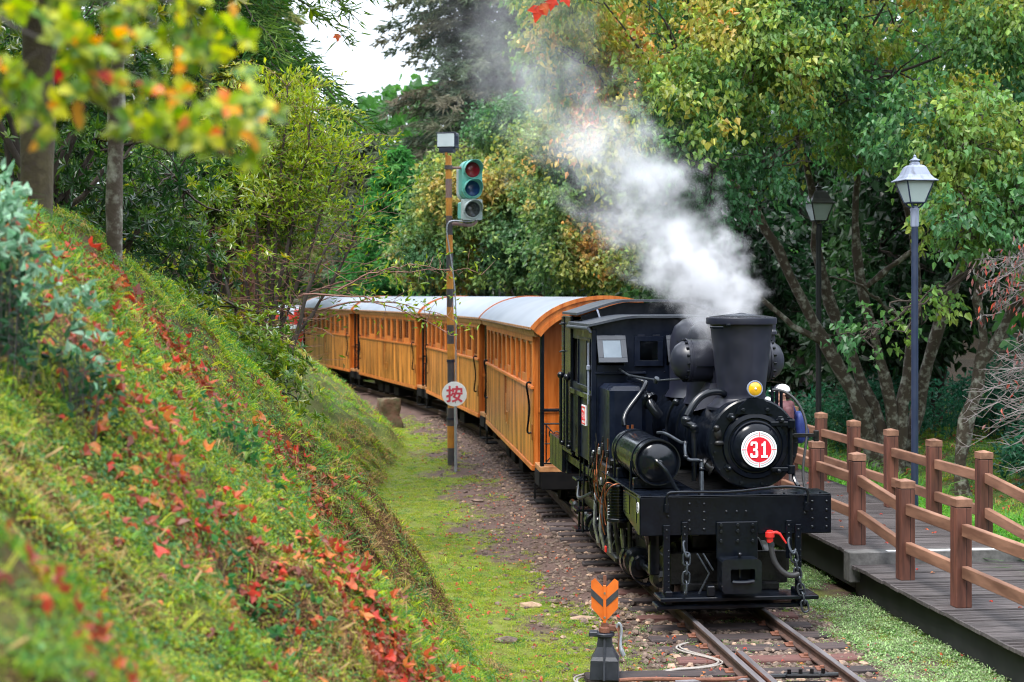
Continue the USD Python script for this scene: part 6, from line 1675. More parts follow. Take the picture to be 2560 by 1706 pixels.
def conifer(name, label, base, height, radius, pal, seed, low=0.05, n_br=130, per=55, L=0.26, W=0.05, droop=0.35, bark="bark_red", trunk=0.22, taper=0.9, group=None, sector=None, sidew=0.30):
    g = np.random.default_rng(seed)
    t = thing(name, label, "tree", base, 0, group)
    part("trunk", MB().tube([(0, 0, -0.3), (0.05, 0, height * 0.5), (0, 0, height)], [trunk, trunk * 0.6, 0.03], 10), bark, t, smooth=True)
    Ps, Ts, Hs = [], [], []
    br = MB()
    for k in range(n_br):
        u = (k + g.random()) / n_br
        z = height * (low + (1 - low) * u ** 0.9)
        r = radius * (1 - u) ** taper * g.uniform(0.7, 1.12) + 0.25
        a = g.uniform(0, 2 * PI) if sector is None else g.uniform(*sector)
        m = 9
        s = np.linspace(0, 1, m)
        dz = 0.10 * r * s - droop * r * s ** 2
        b = np.stack([np.cos(a) * r * s, np.sin(a) * r * s, z + dz], 1) + g.normal(0, 0.03, (m, 3))
        br.tube(b, np.linspace(0.035, 0.006, m), 4, cap=False)
        n = int(per * (0.45 + r / radius))
        q = g.random(n) ** 0.75
        side = g.normal(0, 1, n) * sidew * r * (1.05 - q) * 0.8
        x = np.interp(q, s, b[:, 0]) - np.sin(a) * side
        y = np.interp(q, s, b[:, 1]) + np.cos(a) * side
        zz = np.interp(q, s, b[:, 2]) - np.abs(side) * 0.25 + g.normal(0, 0.05, n)
        Ps.append(np.stack([x, y, zz], 1))
        Ts.append(np.stack([np.cos(a) - np.sin(a) * np.sign(side) * 0.8, np.sin(a) + np.cos(a) * np.sign(side) * 0.8, np.full(n, -0.55)], 1) + g.normal(0, 0.35, (n, 3)))
        Hs.append(np.clip(np.full(n, g.uniform(0.1, 0.75)) + 0.35 * (q - 0.5), 0, 1))
    P, T, h = np.vstack(Ps), np.vstack(Ts), np.concatenate(Hs)
    # each point carries a small fan of blades
    fan = 3
    P = np.repeat(P, fan, 0) + g.normal(0, 0.06, (len(P) * fan, 3))
    T = np.repeat(T, fan, 0) + g.normal(0, 0.45, (len(T) * fan, 3))
    h = np.repeat(h, fan)
    n = len(P)
    v, f, c = leaf_blades(P, T, L * np.exp(g.normal(0, 0.25, n)), W, pick(pal, h, g, 0.22), g, shape="oval", fold=0.1)
    part("crown", (v, f), "needles", t, col=c)
    part("branches", br, "bark_dark", t, smooth=False)
    return t


GREEN = [(0.018, 0.050, 0.014), (0.028, 0.075, 0.020), (0.045, 0.105, 0.026), (0.075, 0.135, 0.030)]
MAPLE = [(0.030, 0.082, 0.034), (0.042, 0.108, 0.040), (0.062, 0.135, 0.040), (0.100, 0.165, 0.040), (0.165, 0.195, 0.042), (0.24, 0.21, 0.05), (0.34, 0.17, 0.06)]
MAPLE2 = [(0.030, 0.072, 0.030), (0.052, 0.104, 0.036), (0.095, 0.140, 0.040), (0.160, 0.170, 0.045), (0.25, 0.17, 0.055), (0.40, 0.14, 0.06)]
CEDAR_B = [(0.012, 0.060, 0.018), (0.024, 0.105, 0.024), (0.045, 0.150, 0.035), (0.075, 0.17, 0.04)]
CEDAR_L = [(0.025, 0.065, 0.018), (0.050, 0.10, 0.025), (0.090, 0.13, 0.035), (0.15, 0.13, 0.05)]
CEDAR_D = [(0.026, 0.042, 0.030), (0.040, 0.060, 0.038), (0.058, 0.076, 0.044), (0.080, 0.080, 0.052), (0.095, 0.072, 0.052)]  # greyed and lightened: distance haze mixed into the needle colours
RHODO = [(0.008, 0.026, 0.008), (0.018, 0.050, 0.011), (0.050, 0.095, 0.015), (0.115, 0.150, 0.018), (0.22, 0.18, 0.02)]
YELLOWG = [(0.05, 0.085, 0.014), (0.11, 0.14, 0.018), (0.20, 0.20, 0.022), (0.27, 0.22, 0.03)]
BRONZE = [(0.05, 0.06, 0.05), (0.075, 0.065, 0.06), (0.10, 0.06, 0.055), (0.17, 0.055, 0.045), (0.30, 0.08, 0.05)]

tz_ = lambda x, y: float(terrain(x, y))

# --- far wood that closes the view
g = np.random.default_rng(404)
n = 15000
X, Y = g.uniform(-55, 60, n), g.uniform(86, 104, n)
top = 9.5 + 2.5 * (meshkit.fbm(np.stack([X * 0.22, 0 * X, 0 * X], 1), 3, 5) - 0.5) * 2 + np.where(X > 8, 7, 0) + np.where(X < -18, 7, 0)
Z = terrain(X, Y) + g.random(n) ** 0.8 * top
P = np.repeat(np.stack([X, Y, Z], 1), 3, 0) + g.normal(0, 0.35, (n * 3, 3))
v, f, c = leaf_blades(P, g.normal(0, 1, P.shape) + [0, 0, -0.6], 0.75, 0.55, pick(GREEN[:3], np.repeat(np.clip(meshkit.fbm(np.stack([X, Y, Z], 1) * 0.3, 3, 6), 0, 1), 3), g), g, shape="heart")
part("far_wood", (v, f), "leaf", None, col=c, label="far dark wood that closes the view behind the train", cat="wood", kind="stuff")

# --- the wood goes on round the viewer and up both slopes
n = 16000
ang = g.uniform(0, 2 * PI, n)
X, Y = g.uniform(-38, 42, n), g.uniform(-34, 84, n)
dd = track_x(np.clip(Y, -5, 110)) - X
k = ((dd > 13) | (dd < -15) | (Y < -9)) & (np.hypot(X, Y) > 9)
X, Y = X[k], Y[k]
tall = 6.5 + 9 * (meshkit.fbm(np.stack([X * 0.12, Y * 0.12, 0 * X], 1), 3, 15) - 0.35)
P = np.repeat(np.stack([X, Y, terrain(X, Y) + g.random(len(X)) ** 0.7 * tall], 1), 3, 0) + g.normal(0, 0.4, (len(X) * 3, 3))
v, f, c = leaf_blades(P, g.normal(0, 1, P.shape) + [0, 0, -0.6], 1.0, 0.75, pick(GREEN[:3], np.repeat(g.random(len(X)), 3), g), g, shape="heart")
part("surrounding_wood", (v, f), "leaf", None, col=c, label="dense wood on the slopes at both sides beyond the trackside trees", cat="wood", kind="stuff")

# --- conifers
conifer("conifer_tree", "tall dark grey green cedar in the middle against the white sky", (0.2, 76, tz_(0.2, 76)), 30, 8.4, CEDAR_D, 11, low=0.04, n_br=600, per=72, L=0.42, W=0.10, droop=0.30, trunk=0.45, taper=0.55, sidew=0.34)
conifer("conifer_tree", "bright green cedar with drooping feathery boughs behind the rear coaches", (-4.9, 66, tz_(-4.9, 66)), 9.6, 3.9, CEDAR_B, 12, low=0.03, n_br=200, per=60, L=0.32, W=0.075, droop=0.42, taper=0.8)
conifer("conifer_tree", "pale yellow green conifer left of the white sky gap", (-9.9, 58, tz_(-9.9, 58)), 16.0, 3.7, CEDAR_L, 13, low=0.22, n_br=230, per=58, L=0.30, W=0.065, droop=0.35, taper=0.6)
conifer("conifer_tree", "dark green conifer with hanging boughs at the top left", (-5.65, 27, tz_(-5.65, 27)), 16, 3.3, [(0.010, 0.035, 0.010), (0.020, 0.065, 0.014), (0.045, 0.10, 0.018), (0.09, 0.13, 0.025)], 14, low=0.26, n_br=230, per=75, L=0.24, W=0.03, droop=0.55, taper=0.35, bark="bark_dark", trunk=0.25)
conifer("conifer_tree", "blue grey young cedar low behind the bright cedar", (-7.6, 80, tz_(-7.6, 80)), 11.0, 4.2, CEDAR_D, 15, low=0.03, n_br=170, per=50, L=0.36, W=0.085, taper=0.8)

# --- autumn broadleaves behind the train
broadleaf("broadleaf_tree", "yellowing broadleaf tree right of the striped signal pole", (0.4, 52, tz_(0.4, 52)),
          [([(0.4, 52, -0.2), (0.2, 51.8, 2.2), (-0.6, 51.4, 4.6), (-1.6, 51, 6.4)], 0.20, 0.05), ([(0.3, 52, 1.6), (1.2, 51.6, 3.6), (2.2, 51.4, 5.8)], 0.14, 0.04), ([(0.2, 51.8, 2.0), (-1.5, 51.2, 3.4), (-3.0, 50.8, 4.4)], 0.10, 0.03)],
          [((-1.2, 50.5, 6.2), (2.3, 2.0, 1.7), 1), ((1.2, 50.2, 6.8), (2.2, 2.0, 1.8), 1), ((-2.2, 50.5, 4.6), (1.6, 1.8, 1.1), 1), ((0.4, 49.4, 4.6), (2.2, 1.6, 1.2), 1), ((2.6, 50.0, 4.9), (1.8, 1.8, 1.3), 1), ((0.2, 51.5, 8.4), (1.7, 1.6, 1.3), 0.8)],
          MAPLE2[:5], 6000, per=8, L=0.14, W=0.105, seed=21, twig=0.5, group=None, jitter=0.3)
broadleaf("broadleaf_tree", "orange tinged broadleaf tree half veiled by the steam", (3.6, 45, tz_(3.6, 45)),
          [([(3.6, 45, -0.2), (3.4, 44.8, 2.2), (2.6, 44.4, 5.0), (1.8, 44, 7.4)], 0.20, 0.05), ([(3.5, 45, 1.5), (4.4, 44.7, 4.0), (5.2, 44.5, 6.8)], 0.15, 0.04)],
          [((1.7, 43.6, 7.0), (1.7, 1.7, 1.5), 1), ((3.4, 43.4, 7.6), (2.0, 1.9, 1.6), 1), ((5.2, 43.6, 7.4), (1.9, 1.9, 1.7), 1), ((2.2, 43.0, 5.6), (1.9, 1.6, 1.3), 1), ((4.4, 43.0, 5.4), (2.0, 1.6, 1.3), 1), ((3.2, 42.6, 4.0), (1.6, 1.4, 0.8), 0.8), ((1.2, 42.8, 4.2), (1.2, 1.2, 0.8), 0.7), ((5.2, 43.6, 9.8), (1.6, 1.5, 1.3), 0.8)],
          MAPLE2, 6200, per=8, L=0.125, W=0.095, seed=22, twig=0.45, hpos=lambda P: -0.16 + 0.34 * smooth(P[:, 2], 6.5, 8.8) * smooth(P[:, 0], 4.4, 2.0), jitter=0.3)

# --- big many stemmed tree on the right
BX, BY = 6.35, 27.2
bz = tz_(BX, BY)
STEMS = [([(BX, BY, bz - 0.2), (BX - 0.45, BY - 0.1, 1.5), (BX - 1.25, BY - 0.3, 2.9), (BX - 2.0, BY - 0.5, 4.3), (BX - 3.2, BY - 0.6, 5.6)], 0.17, 0.05),
         ([(BX + 0.05, BY, bz - 0.2), (BX - 0.25, BY + 0.1, 1.8), (BX - 0.9, BY + 0.1, 3.4), (BX - 1.15, BY, 5.0), (BX - 1.8, BY, 6.8)], 0.14, 0.04),
         ([(BX + 0.15, BY - 0.1, bz - 0.2), (BX + 0.05, BY - 0.2, 1.9), (BX - 0.35, BY - 0.3, 3.4), (BX - 0.45, BY - 0.4, 4.8), (BX - 0.2, BY - 0.4, 6.8)], 0.12, 0.04),
         ([(BX + 0.35, BY - 0.1, bz - 0.2), (BX + 0.55, BY - 0.1, 2.0), (BX + 0.65, BY - 0.2, 3.6), (BX + 0.2, BY - 0.4, 5.4), (BX - 0.6, BY - 0.8, 6.8)], 0.125, 0.04),
         ([(BX + 0.55, BY + 0.2, bz - 0.2), (BX + 1.0, BY + 0.2, 2.2), (BX + 1.7, BY + 0.1, 4.2), (BX + 2.5, BY, 6.2)], 0.14, 0.05),
         ([(BX - 0.9, BY - 0.2, 2.3), (BX - 2.0, BY - 0.8, 3.0), (BX - 3.1, BY - 1.4, 4.0)], 0.06, 0.02),
         ([(BX + 0.6, BY - 0.1, 2.4), (BX - 0.3, BY - 0.9, 3.2), (BX - 1.2, BY - 1.6, 3.5)], 0.04, 0.012),
         ([(BX - 0.3, BY - 0.3, 3.3), (BX + 0.7, BY - 1.0, 4.2), (BX + 1.6, BY - 1.6, 5.0)], 0.06, 0.02)]
CL_A = []
gA = np.random.default_rng(55)
for (x, z, r) in ((1.6, 6.9, 1.2), (2.6, 7.7, 1.4), (2.5, 6.2, 1.1), (3.9, 7.0, 1.3), (3.6, 8.6, 1.5), (5.2, 6.3, 1.25), (5.2, 7.9, 1.5), (6.6, 7.0, 1.4), (6.6, 5.7, 1.1), (8.0, 7.6, 1.5), (8.2, 6.1, 1.3), (9.6, 7.0, 1.5), (9.4, 5.3, 1.2), (4.2, 5.5, 0.95), (1.0, 8.3, 1.2), (2.2, 9.2, 1.5), (4.8, 9.6, 1.7), (7.2, 9.4, 1.8), (9.8, 9.0, 1.8), (3.1, 4.55, 0.6), (7.6, 4.7, 0.7), (0.9, 7.2, 0.8), (1.5, 5.6, 0.7), (3.0, 5.3, 0.8), (8.6, 4.0, 0.8), (9.6, 3.6, 1.0)):
    CL_A.append(((x, 25.2 + gA.uniform(-1.3, 1.3), z), (r, r * 0.9, r * 0.72), 1))
for (x, z, r) in ((2.0, 8.5, 1.8), (4.5, 8.0, 1.8), (7.0, 8.2, 2.0), (9.5, 8.0, 2.0), (6, 6.5, 1.5), (8.5, 6.3, 1.6)):
    CL_A.append(((x, 28.5 + gA.uniform(-0.8, 0.8), z), (r, r, r * 0.7), 0.6))
broadleaf("broadleaf_tree", "big many stemmed tree on the right with lichened trunks and drooping green and yellow leaves", (BX, BY, bz), STEMS, CL_A, MAPLE, 11500, per=9, L=0.100, W=0.074, seed=23, thr=0.47, freq=0.8, twig=0.42, down=1.1,
          hpos=lambda P: -0.20 + 0.27 * smooth(P[:, 0], 5.5, 1.5) + 0.08 * smooth(P[:, 2], 5, 8), ntw=2600, tw=0.005, twm="bark_dark", jitter=0.25)
broadleaf("broadleaf_tree", "leaning lichened tree at the far right behind the railing", (7.05, 24.4, tz_(7.05, 24.4)),
          [([(7.05, 24.4, 0.0), (7.0, 24.3, 0.9), (7.25, 24.2, 2.1), (7.1, 24.0, 3.6), (6.9, 23.8, 4.6)], 0.13, 0.05), ([(7.2, 24.2, 2.0), (7.9, 24.1, 3.4), (8.3, 24.0, 4.8)], 0.08, 0.03)],
          [((5.9, 23.4, 2.95), (0.75, 0.6, 0.38), 1), ((6.6, 23.2, 4.3), (0.6, 0.6, 0.5), 1), ((7.6, 23.4, 4.5), (0.8, 0.7, 0.6), 1), ((8.4, 23.4, 3.7), (0.8, 0.7, 0.6), 1), ((5.3, 23.6, 2.6), (0.4, 0.4, 0.22), 0.7), ((7.0, 23.6, 5.6), (1.0, 0.8, 0.7), 1)],
          MAPLE[:5], 620, per=9, L=0.105, W=0.08, seed=24, down=1.1, twig=0.35, thr=0.42, ntw=300)

# --- evergreens behind the stems, leaf colours darkened to stand in for canopy shade
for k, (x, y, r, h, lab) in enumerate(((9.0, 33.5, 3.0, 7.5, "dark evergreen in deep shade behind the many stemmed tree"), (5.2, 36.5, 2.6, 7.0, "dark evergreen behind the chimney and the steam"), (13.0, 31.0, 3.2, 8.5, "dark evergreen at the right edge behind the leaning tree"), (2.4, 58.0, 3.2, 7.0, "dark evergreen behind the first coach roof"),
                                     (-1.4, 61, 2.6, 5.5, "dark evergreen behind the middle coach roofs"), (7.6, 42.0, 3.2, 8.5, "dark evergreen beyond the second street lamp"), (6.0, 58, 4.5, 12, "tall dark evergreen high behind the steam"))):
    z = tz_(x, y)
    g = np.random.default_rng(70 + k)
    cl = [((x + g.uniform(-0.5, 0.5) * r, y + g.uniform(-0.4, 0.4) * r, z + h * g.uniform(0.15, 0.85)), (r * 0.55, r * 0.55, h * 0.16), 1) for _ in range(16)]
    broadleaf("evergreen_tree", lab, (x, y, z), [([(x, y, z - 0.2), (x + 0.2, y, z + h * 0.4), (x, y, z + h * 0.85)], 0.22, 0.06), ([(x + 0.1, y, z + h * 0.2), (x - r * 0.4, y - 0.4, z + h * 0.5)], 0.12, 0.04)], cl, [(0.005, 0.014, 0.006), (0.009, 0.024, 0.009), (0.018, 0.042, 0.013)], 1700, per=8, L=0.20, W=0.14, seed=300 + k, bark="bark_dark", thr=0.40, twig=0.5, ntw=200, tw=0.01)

# --- shrubs: bare twigs and bronze leaves at the right edge
g = np.random.default_rng(88)
t = thing("bare_shrub", "shrub of bare grey twigs with drooping bronze leaves at the right edge", "shrub", (8.0, 19.6, tz_(8.0, 19.6)))
o = np.array([8.0, 19.6, tz_(8.0, 19.6)])
st_, tw_, Pb = MB(), MB(), []
limb(st_, [(0, 0, -0.1), (-0.05, -0.1, 1.0), (-0.2, -0.2, 1.9)], 0.07, 0.05, g)
limb(st_, [(0.3, 0.1, -0.1), (0.3, 0.0, 1.6), (0.0, -0.2, 3.0), (-0.5, -0.3, 4.1)], 0.06, 0.02, g)
for k in range(64):
    lowb = k < 44
    a0 = np.array([-0.15 + g.uniform(-0.1, 0.5), -0.2, 1.75 + g.uniform(-0.3, 0.5)]) if lowb else np.array([0.1, -0.2, g.uniform(2.4, 4.0)])
    ln = g.uniform(0.9, 2.15)
    e = a0 + np.array([-ln, g.uniform(-0.8, 0.6), g.uniform(-0.75, 0.35) if lowb else g.uniform(-0.9, 0.2)])
    m = (a0 + e) / 2 + [0, 0, g.uniform(0.05, 0.30)]
    B = limb(tw_, [a0, m, e], 0.016, 0.003, g, n=12, wob=0.025, sides=4)
    for q in range(3, 12):
        for _ in range(3):
            d = unit(np.array([-0.8, g.normal(0, 0.5), g.normal(0, 0.45)]))
            tip = B[q] + d * g.uniform(0.10, 0.35)
            tw_.tube(np.array([B[q], (B[q] + tip) / 2 + g.normal(0, 0.015, 3), tip]), [0.005, 0.004, 0.002], 3, cap=False)
            if not lowb or (g.random() < 0.10):
                for _ in range(4 if not lowb else 1):
                    Pb.append(tip + g.normal(0, 0.06, 3))
part("stems", st_, "bark_dark", t, smooth=True)
part("twigs", tw_, "twig_grey", t, smooth=False, kind="stuff")
Pb = np.array(Pb)
hB = np.clip(g.random(len(Pb)) ** 1.6, 0, 1)
part("leaves", leaf_blades(Pb, g.normal(0, 0.35, Pb.shape) + [-0.2, 0, -1.0], g.uniform(0.07, 0.12, len(Pb)), 0.032, pick(BRONZE, hB, g), g)[:2], "leaf", t, col=leaf_blades(Pb, g.normal(0, 0.35, Pb.shape) + [-0.2, 0, -1.0], 0.1, 0.03, pick(BRONZE, hB, g), g)[2])

# --- dark ferny shrubs on the slope at the right
for k, (x, y, r, lab) in enumerate(((8.3, 23.8, 1.1, "dark green ferny bush on the grass slope at the right edge"), (9.7, 26.0, 1.4, "larger ferny bush higher on the right slope"), (8.9, 29.3, 1.3, "rounded dark bush between the two leaning trunks on the right slope"), (10.6, 30.5, 1.6, "tall dark bush behind the leaning trunk at the right edge"), (6.9, 31.5, 1.3, "low bush at the foot of the shaded trees"), (5.7, 33.0, 1.0, "small bush left of the dark hooded lamp"))):
    z = tz_(x, y)
    g = np.random.default_rng(120 + k)
    cl = [((x + g.uniform(-0.6, 0.6) * r, y + g.uniform(-0.5, 0.5) * r, z + 0.35 + g.uniform(0, 0.5) * r), (r * 0.6, r * 0.5, r * 0.35), 1) for _ in range(6)]
    broadleaf("shrub", lab, (x, y, z), [([(x, y, z - 0.1), (x + 0.1, y, z + 0.3), (x, y, z + 0.7)], 0.04, 0.02)], cl, [(0.010, 0.045, 0.026), (0.016, 0.065, 0.036), (0.03, 0.09, 0.045)], 520, per=9, L=0.12, W=0.045, seed=320 + k, shape="oval", thr=0.40, freq=1.5, twig=0.3, down=0.2, cat="shrub", bark="bark_dark", ntw=0)

# --- left bank: shrubs and slender trees behind the ridge
def rosettes(cl, n, g, seed, L, W, pal, thr=0.42, freq=1.6, per=8, hadd=0.0):
    P, T, h, a, b = sprays(cl, n, 1, g, seed, thr, freq, 0.25, 0.7, 0.0)
    tip, d = b, unit(b - a)
    d = unit(d + [0, 0, 0.5])
    e1 = unit(np.cross(d, [0.2, 0.1, 1.0]))
    e2 = np.cross(d, e1)
    m = len(tip)
    ang = (np.arange(per) * 2 * PI / per)[None] + g.uniform(0, 6, (m, 1)) + g.normal(0, 0.25, (m, per))
    T = np.cos(ang)[..., None] * e1[:, None] + np.sin(ang)[..., None] * e2[:, None] + d[:, None] * g.uniform(0.1, 0.9, (m, per, 1))
    P = np.repeat(tip, per, 0)
    Ln = L * np.exp(g.normal(0, 0.18, m * per))
    c = pick(pal, np.clip(np.repeat(h, per) + hadd + g.normal(0, 0.08, m * per), 0, 1), g, 0.18)
    return leaf_blades(P, T.reshape(-1, 3), Ln, W, c, g, shape="oval", N=np.repeat(d, per, 0)), a, b


def rhododendron(label, x, y, r, h, n, seed, pal=RHODO, L=0.085, W=0.028, hadd=-0.08, z0=None, clusters=None, ntw=300):
    g = np.random.default_rng(seed)
    z = tz_(x, y) if z0 is None else z0
    t = thing("shrub", label, "shrub", (x, y, z))
    o = np.array([x, y, z])
    cl = clusters or [((x + g.uniform(-0.7, 0.7) * r, y + g.uniform(-0.6, 0.6) * r, z + h * g.uniform(0.2, 0.85)), (r * 0.5, r * 0.5, h * 0.22), 1) for _ in range(10)]
    (v, f, c), a, b = rosettes(cl, n, g, seed, L, W, pal, hadd=hadd)
    st = MB()
    for c_, r_, w_ in cl:
        c_ = np.array(c_)
        limb(st, [(g.normal(0, 0.1), g.normal(0, 0.1), -0.1), (c_ - o) * [0.4, 0.4, 0.5], c_ - o], 0.035, 0.012, g, n=10, wob=0.04, sides=6)
        for q in range(5):
            tip = c_ + unit(g.normal(size=3)) * np.array(r_) * 0.9
            limb(st, np.array([c_, (c_ + tip) / 2 + g.normal(0, 0.06, 3), tip]) - o, 0.012, 0.004, g, n=6, wob=0.02, sides=4)
    part("stems", st, "bark_dark", t, smooth=True)
    part("leaves", (v - o, f), "leaf_glossy", t, col=c)
    part("twigs", MB().add(*twig_mesh(a - o, b - o, 0.004, g, ntw)), "bark_dark", t, smooth=False, kind="stuff")
    return t


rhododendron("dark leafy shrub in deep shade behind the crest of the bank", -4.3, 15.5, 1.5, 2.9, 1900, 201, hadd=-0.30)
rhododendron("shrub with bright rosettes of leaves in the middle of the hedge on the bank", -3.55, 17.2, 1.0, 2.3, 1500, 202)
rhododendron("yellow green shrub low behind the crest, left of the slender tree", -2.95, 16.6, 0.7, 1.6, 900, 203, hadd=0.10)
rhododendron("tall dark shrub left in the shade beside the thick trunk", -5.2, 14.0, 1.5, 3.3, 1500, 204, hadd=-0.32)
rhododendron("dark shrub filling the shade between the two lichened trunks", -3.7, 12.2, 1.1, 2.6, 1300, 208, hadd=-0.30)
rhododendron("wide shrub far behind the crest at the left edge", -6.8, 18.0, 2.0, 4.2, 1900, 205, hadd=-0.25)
rhododendron("yellow lit shrub glimpsed under the dark boughs behind the bank", -5.4, 23.5, 1.8, 3.6, 1600, 206, hadd=0.2, L=0.1, W=0.035)
rhododendron("olive shrub at the foot of the red trunk beside the slender tree", -5.0, 25.5, 1.1, 2.2, 900, 207, hadd=0.05)

# slender many stemmed tree in front of the coaches
SXT, SYT = -3.05, 19.6
sz = tz_(SXT, SYT)
g = np.random.default_rng(210)
t = thing("slender_tree", "slender many stemmed young tree with yellow green tips in front of the rear coaches", "tree", (SXT, SYT, sz))
o = np.array([SXT, SYT, sz])
st_, tw_, P_, T_, H_ = MB(), MB(), [], [], []
tips = [(-0.55, 0.1, 3.9), (-0.25, -0.1, 4.5), (0.0, 0.1, 4.9), (0.25, 0.0, 5.0), (0.6, -0.1, 4.7), (0.95, 0.0, 4.2), (1.25, -0.1, 3.5), (-0.9, 0.0, 3.5), (0.45, 0.2, 4.2)]
stems = []
for k, tp in enumerate(tips):
    tp = np.array(tp) * [0.95, 1, 1] + [0.0, 0, 0]
    b0 = np.array([g.normal(0, 0.08) - 0.05, g.normal(0, 0.1), -0.1])
    stems.append(limb(st_, [b0, b0 + [tp[0] * 0.08, 0, 1.3], b0 * 0.4 + tp * [0.35, 0.4, 0.55], tp - [0, 0, sz * 0.0]], 0.042, 0.010, g, n=22, wob=0.012, sides=7))
# leaning reddish stem at its right
stems.append(limb(st_, [(0.10, -0.2, -0.2), (0.18, -0.2, 0.8), (0.36, -0.2, 1.8), (0.60, -0.3, 2.6), (1.0, -0.3, 3.3)], 0.06, 0.012, g, n=20, wob=0.015, sides=7))
for s_i, B in enumerate(stems):
    for q in range(8 if s_i < 9 else 12, len(B)):
        for _ in range(4 if s_i < 9 else 2):
            up = B[q][2] / 5.0
            d = unit(np.array([g.normal(0.25, 0.9), g.normal(0, 0.7), g.uniform(-0.15, 0.75)]))
            ln = g.uniform(0.35, 0.95)
            tip = B[q] + d * ln + [0, 0, -0.08 * ln]
            mid = (B[q] + tip) / 2 + g.normal(0, 0.05, 3)
            tw_.tube(np.array([B[q], mid, tip]), [0.005, 0.004, 0.0015], 3, cap=False)
            nl = int(3 + 34 * smooth(up, 0.52, 0.80)) if s_i < 9 else 3
            r_ = g.random(nl)[:, None]
            P_.append(B[q] * (1 - r_) + tip * r_ + g.normal(0, 0.05, (nl, 3)))
            T_.append(d * 0.7 + g.normal(0, 0.5, (nl, 3)) + [0, 0, 0.45 * up])
            H_.append(np.clip(np.full(nl, -0.05 + 1.0 * up) + g.normal(0, 0.2, nl), 0, 1))
for _ in range(4):                                          # long bare branches reaching over the coach
    a0 = np.array([0.55, -0.25, 2.3]) + g.normal(0, 0.2, 3)
    e = np.array([g.uniform(1.9, 3.0), g.uniform(-0.7, 0.3), g.uniform(1.7, 3.3)])
    B = limb(tw_, [a0, (a0 + e) / 2 + [0, 0, 0.15], e], 0.012, 0.003, g, n=14, wob=0.03, sides=4)
    for q in range(4, 14):
        for _ in range(2):
            tip = B[q] + unit(g.normal(0, 1, 3) + [0.5, 0, 0.2]) * g.uniform(0.08, 0.3)
            tw_.tube(np.array([B[q], (B[q] + tip) / 2 + g.normal(0, 0.02, 3), tip]), [0.004, 0.003, 0.0015], 3, cap=False)
            nl = 3
            P_.append(tip + g.normal(0, 0.04, (nl, 3)))
            T_.append(g.normal(0, 0.6, (nl, 3)) + [0.3, 0, 0.2])
            H_.append(np.clip(g.uniform(0.3, 1.0, nl), 0, 1))
P_, T_, H_ = np.vstack(P_), np.vstack(T_), np.concatenate(H_)
part("stems", st_, "bark_dark", t, smooth=True)
part("twigs", tw_, "twig_red", t, smooth=False, kind="stuff")
v, f, c = leaf_blades(P_, T_, 0.085 * np.exp(g.normal(0, 0.2, len(P_))), 0.030, pick([(0.10, 0.045, 0.022), (0.050, 0.085, 0.014), (0.075, 0.125, 0.018), (0.115, 0.165, 0.022), (0.17, 0.195, 0.026)], H_, g), g)
part("leaves", (v, f), "leaf", t, col=c)

# pale twiggy bush left of the slender tree, above the crest
rhododendron("pale twiggy shrub with yellow green rosettes left of the slender tree's crown", -3.9, 20.5, 1.0, 2.0, 1400, 211, hadd=0.25, z0=3.3, ntw=900,
             clusters=[((-3.75 + 0.5 * math.cos(k * 2.1), 20.4 + 0.4 * math.sin(k), 4.6 + 0.35 * math.sin(k * 1.7)), (0.55, 0.5, 0.35), 1) for k in range(7)])

# trunks at the left
for (x, y, r, h, lean_, bk, lab, sd2) in ((-2.92, 9.6, 0.095, 4.2, 0.10, "bark_moss", "thick lichened trunk at the left edge behind the blurred branch", 1), (-2.75, 10.8, 0.048, 4.5, 0.12, "bark_lichen", "thin straight trunk just right of the thick lichened trunk", 2), (-3.55, 9.0, 0.06, 4.2, -0.1, "bark_dark", "dark leaning trunk at the very left edge", 3)):
    z = tz_(x, y)
    g = np.random.default_rng(230 + sd2)
    t = thing("bank_tree", lab, "tree", (x, y, z))
    tr = MB()
    limb(tr, [(0, 0, -0.2), (lean_ * 0.3, 0, h * 0.3), (lean_ * 0.7, 0.05, h * 0.6), (lean_, 0.1, h)], r * 1.25, r * 0.6, g, n=16, wob=0.012, sides=14)
    limb(tr, [(lean_ * 0.4, 0, h * 0.42), (lean_ + 0.5, -0.3, h * 0.52), (lean_ + 1.3, -0.6, h * 0.58)], r * 0.35, r * 0.12, g, n=10, wob=0.02, sides=7)
    part("trunk", tr, bk, t, smooth=True)
    o = np.array([x, y, z])
    cl = [((x + lean_ + g.uniform(-0.9, 1.2), y + g.uniform(-0.6, 0.6), z + h * g.uniform(0.36, 0.95)), (0.55, 0.5, 0.28), 1) for _ in range(13)]
    (v, f, c), a, b = rosettes(cl, 620, g, 240 + sd2, 0.10, 0.034, RHODO, hadd=-0.02)
    part("crown", (v - o, f), "leaf_glossy", t, col=c)
    part("twigs", MB().add(*twig_mesh(a - o, b - o, 0.004, g, 330)), "bark_dark", t, smooth=False, kind="stuff")
g = np.random.default_rng(233)
x, y = -4.35, 25.0
t = thing("bank_tree", "reddish brown trunk beyond the crest, left of the slender tree", "tree", (x, y, tz_(x, y)))
tr = MB()
limb(tr, [(0, 0, -0.3), (0.05, 0, 1.2), (0.2, 0, 2.4), (0.2, 0, 3.4)], 0.13, 0.08, g, n=14, wob=0.02, sides=12)
part("trunk", tr, "bark_red", t, smooth=True)
cl = [((x + g.uniform(-1.4, 1.2), y + g.uniform(-0.8, 0.8), tz_(x, y) + g.uniform(2.8, 5.6)), (0.8, 0.7, 0.45), 1) for _ in range(9)]
(v, f, c), a, b = rosettes(cl, 900, g, 260, 0.10, 0.034, RHODO, hadd=-0.12)
part("crown", (v - np.array([x, y, tz_(x, y)]), f), "leaf_glossy", t, col=c)

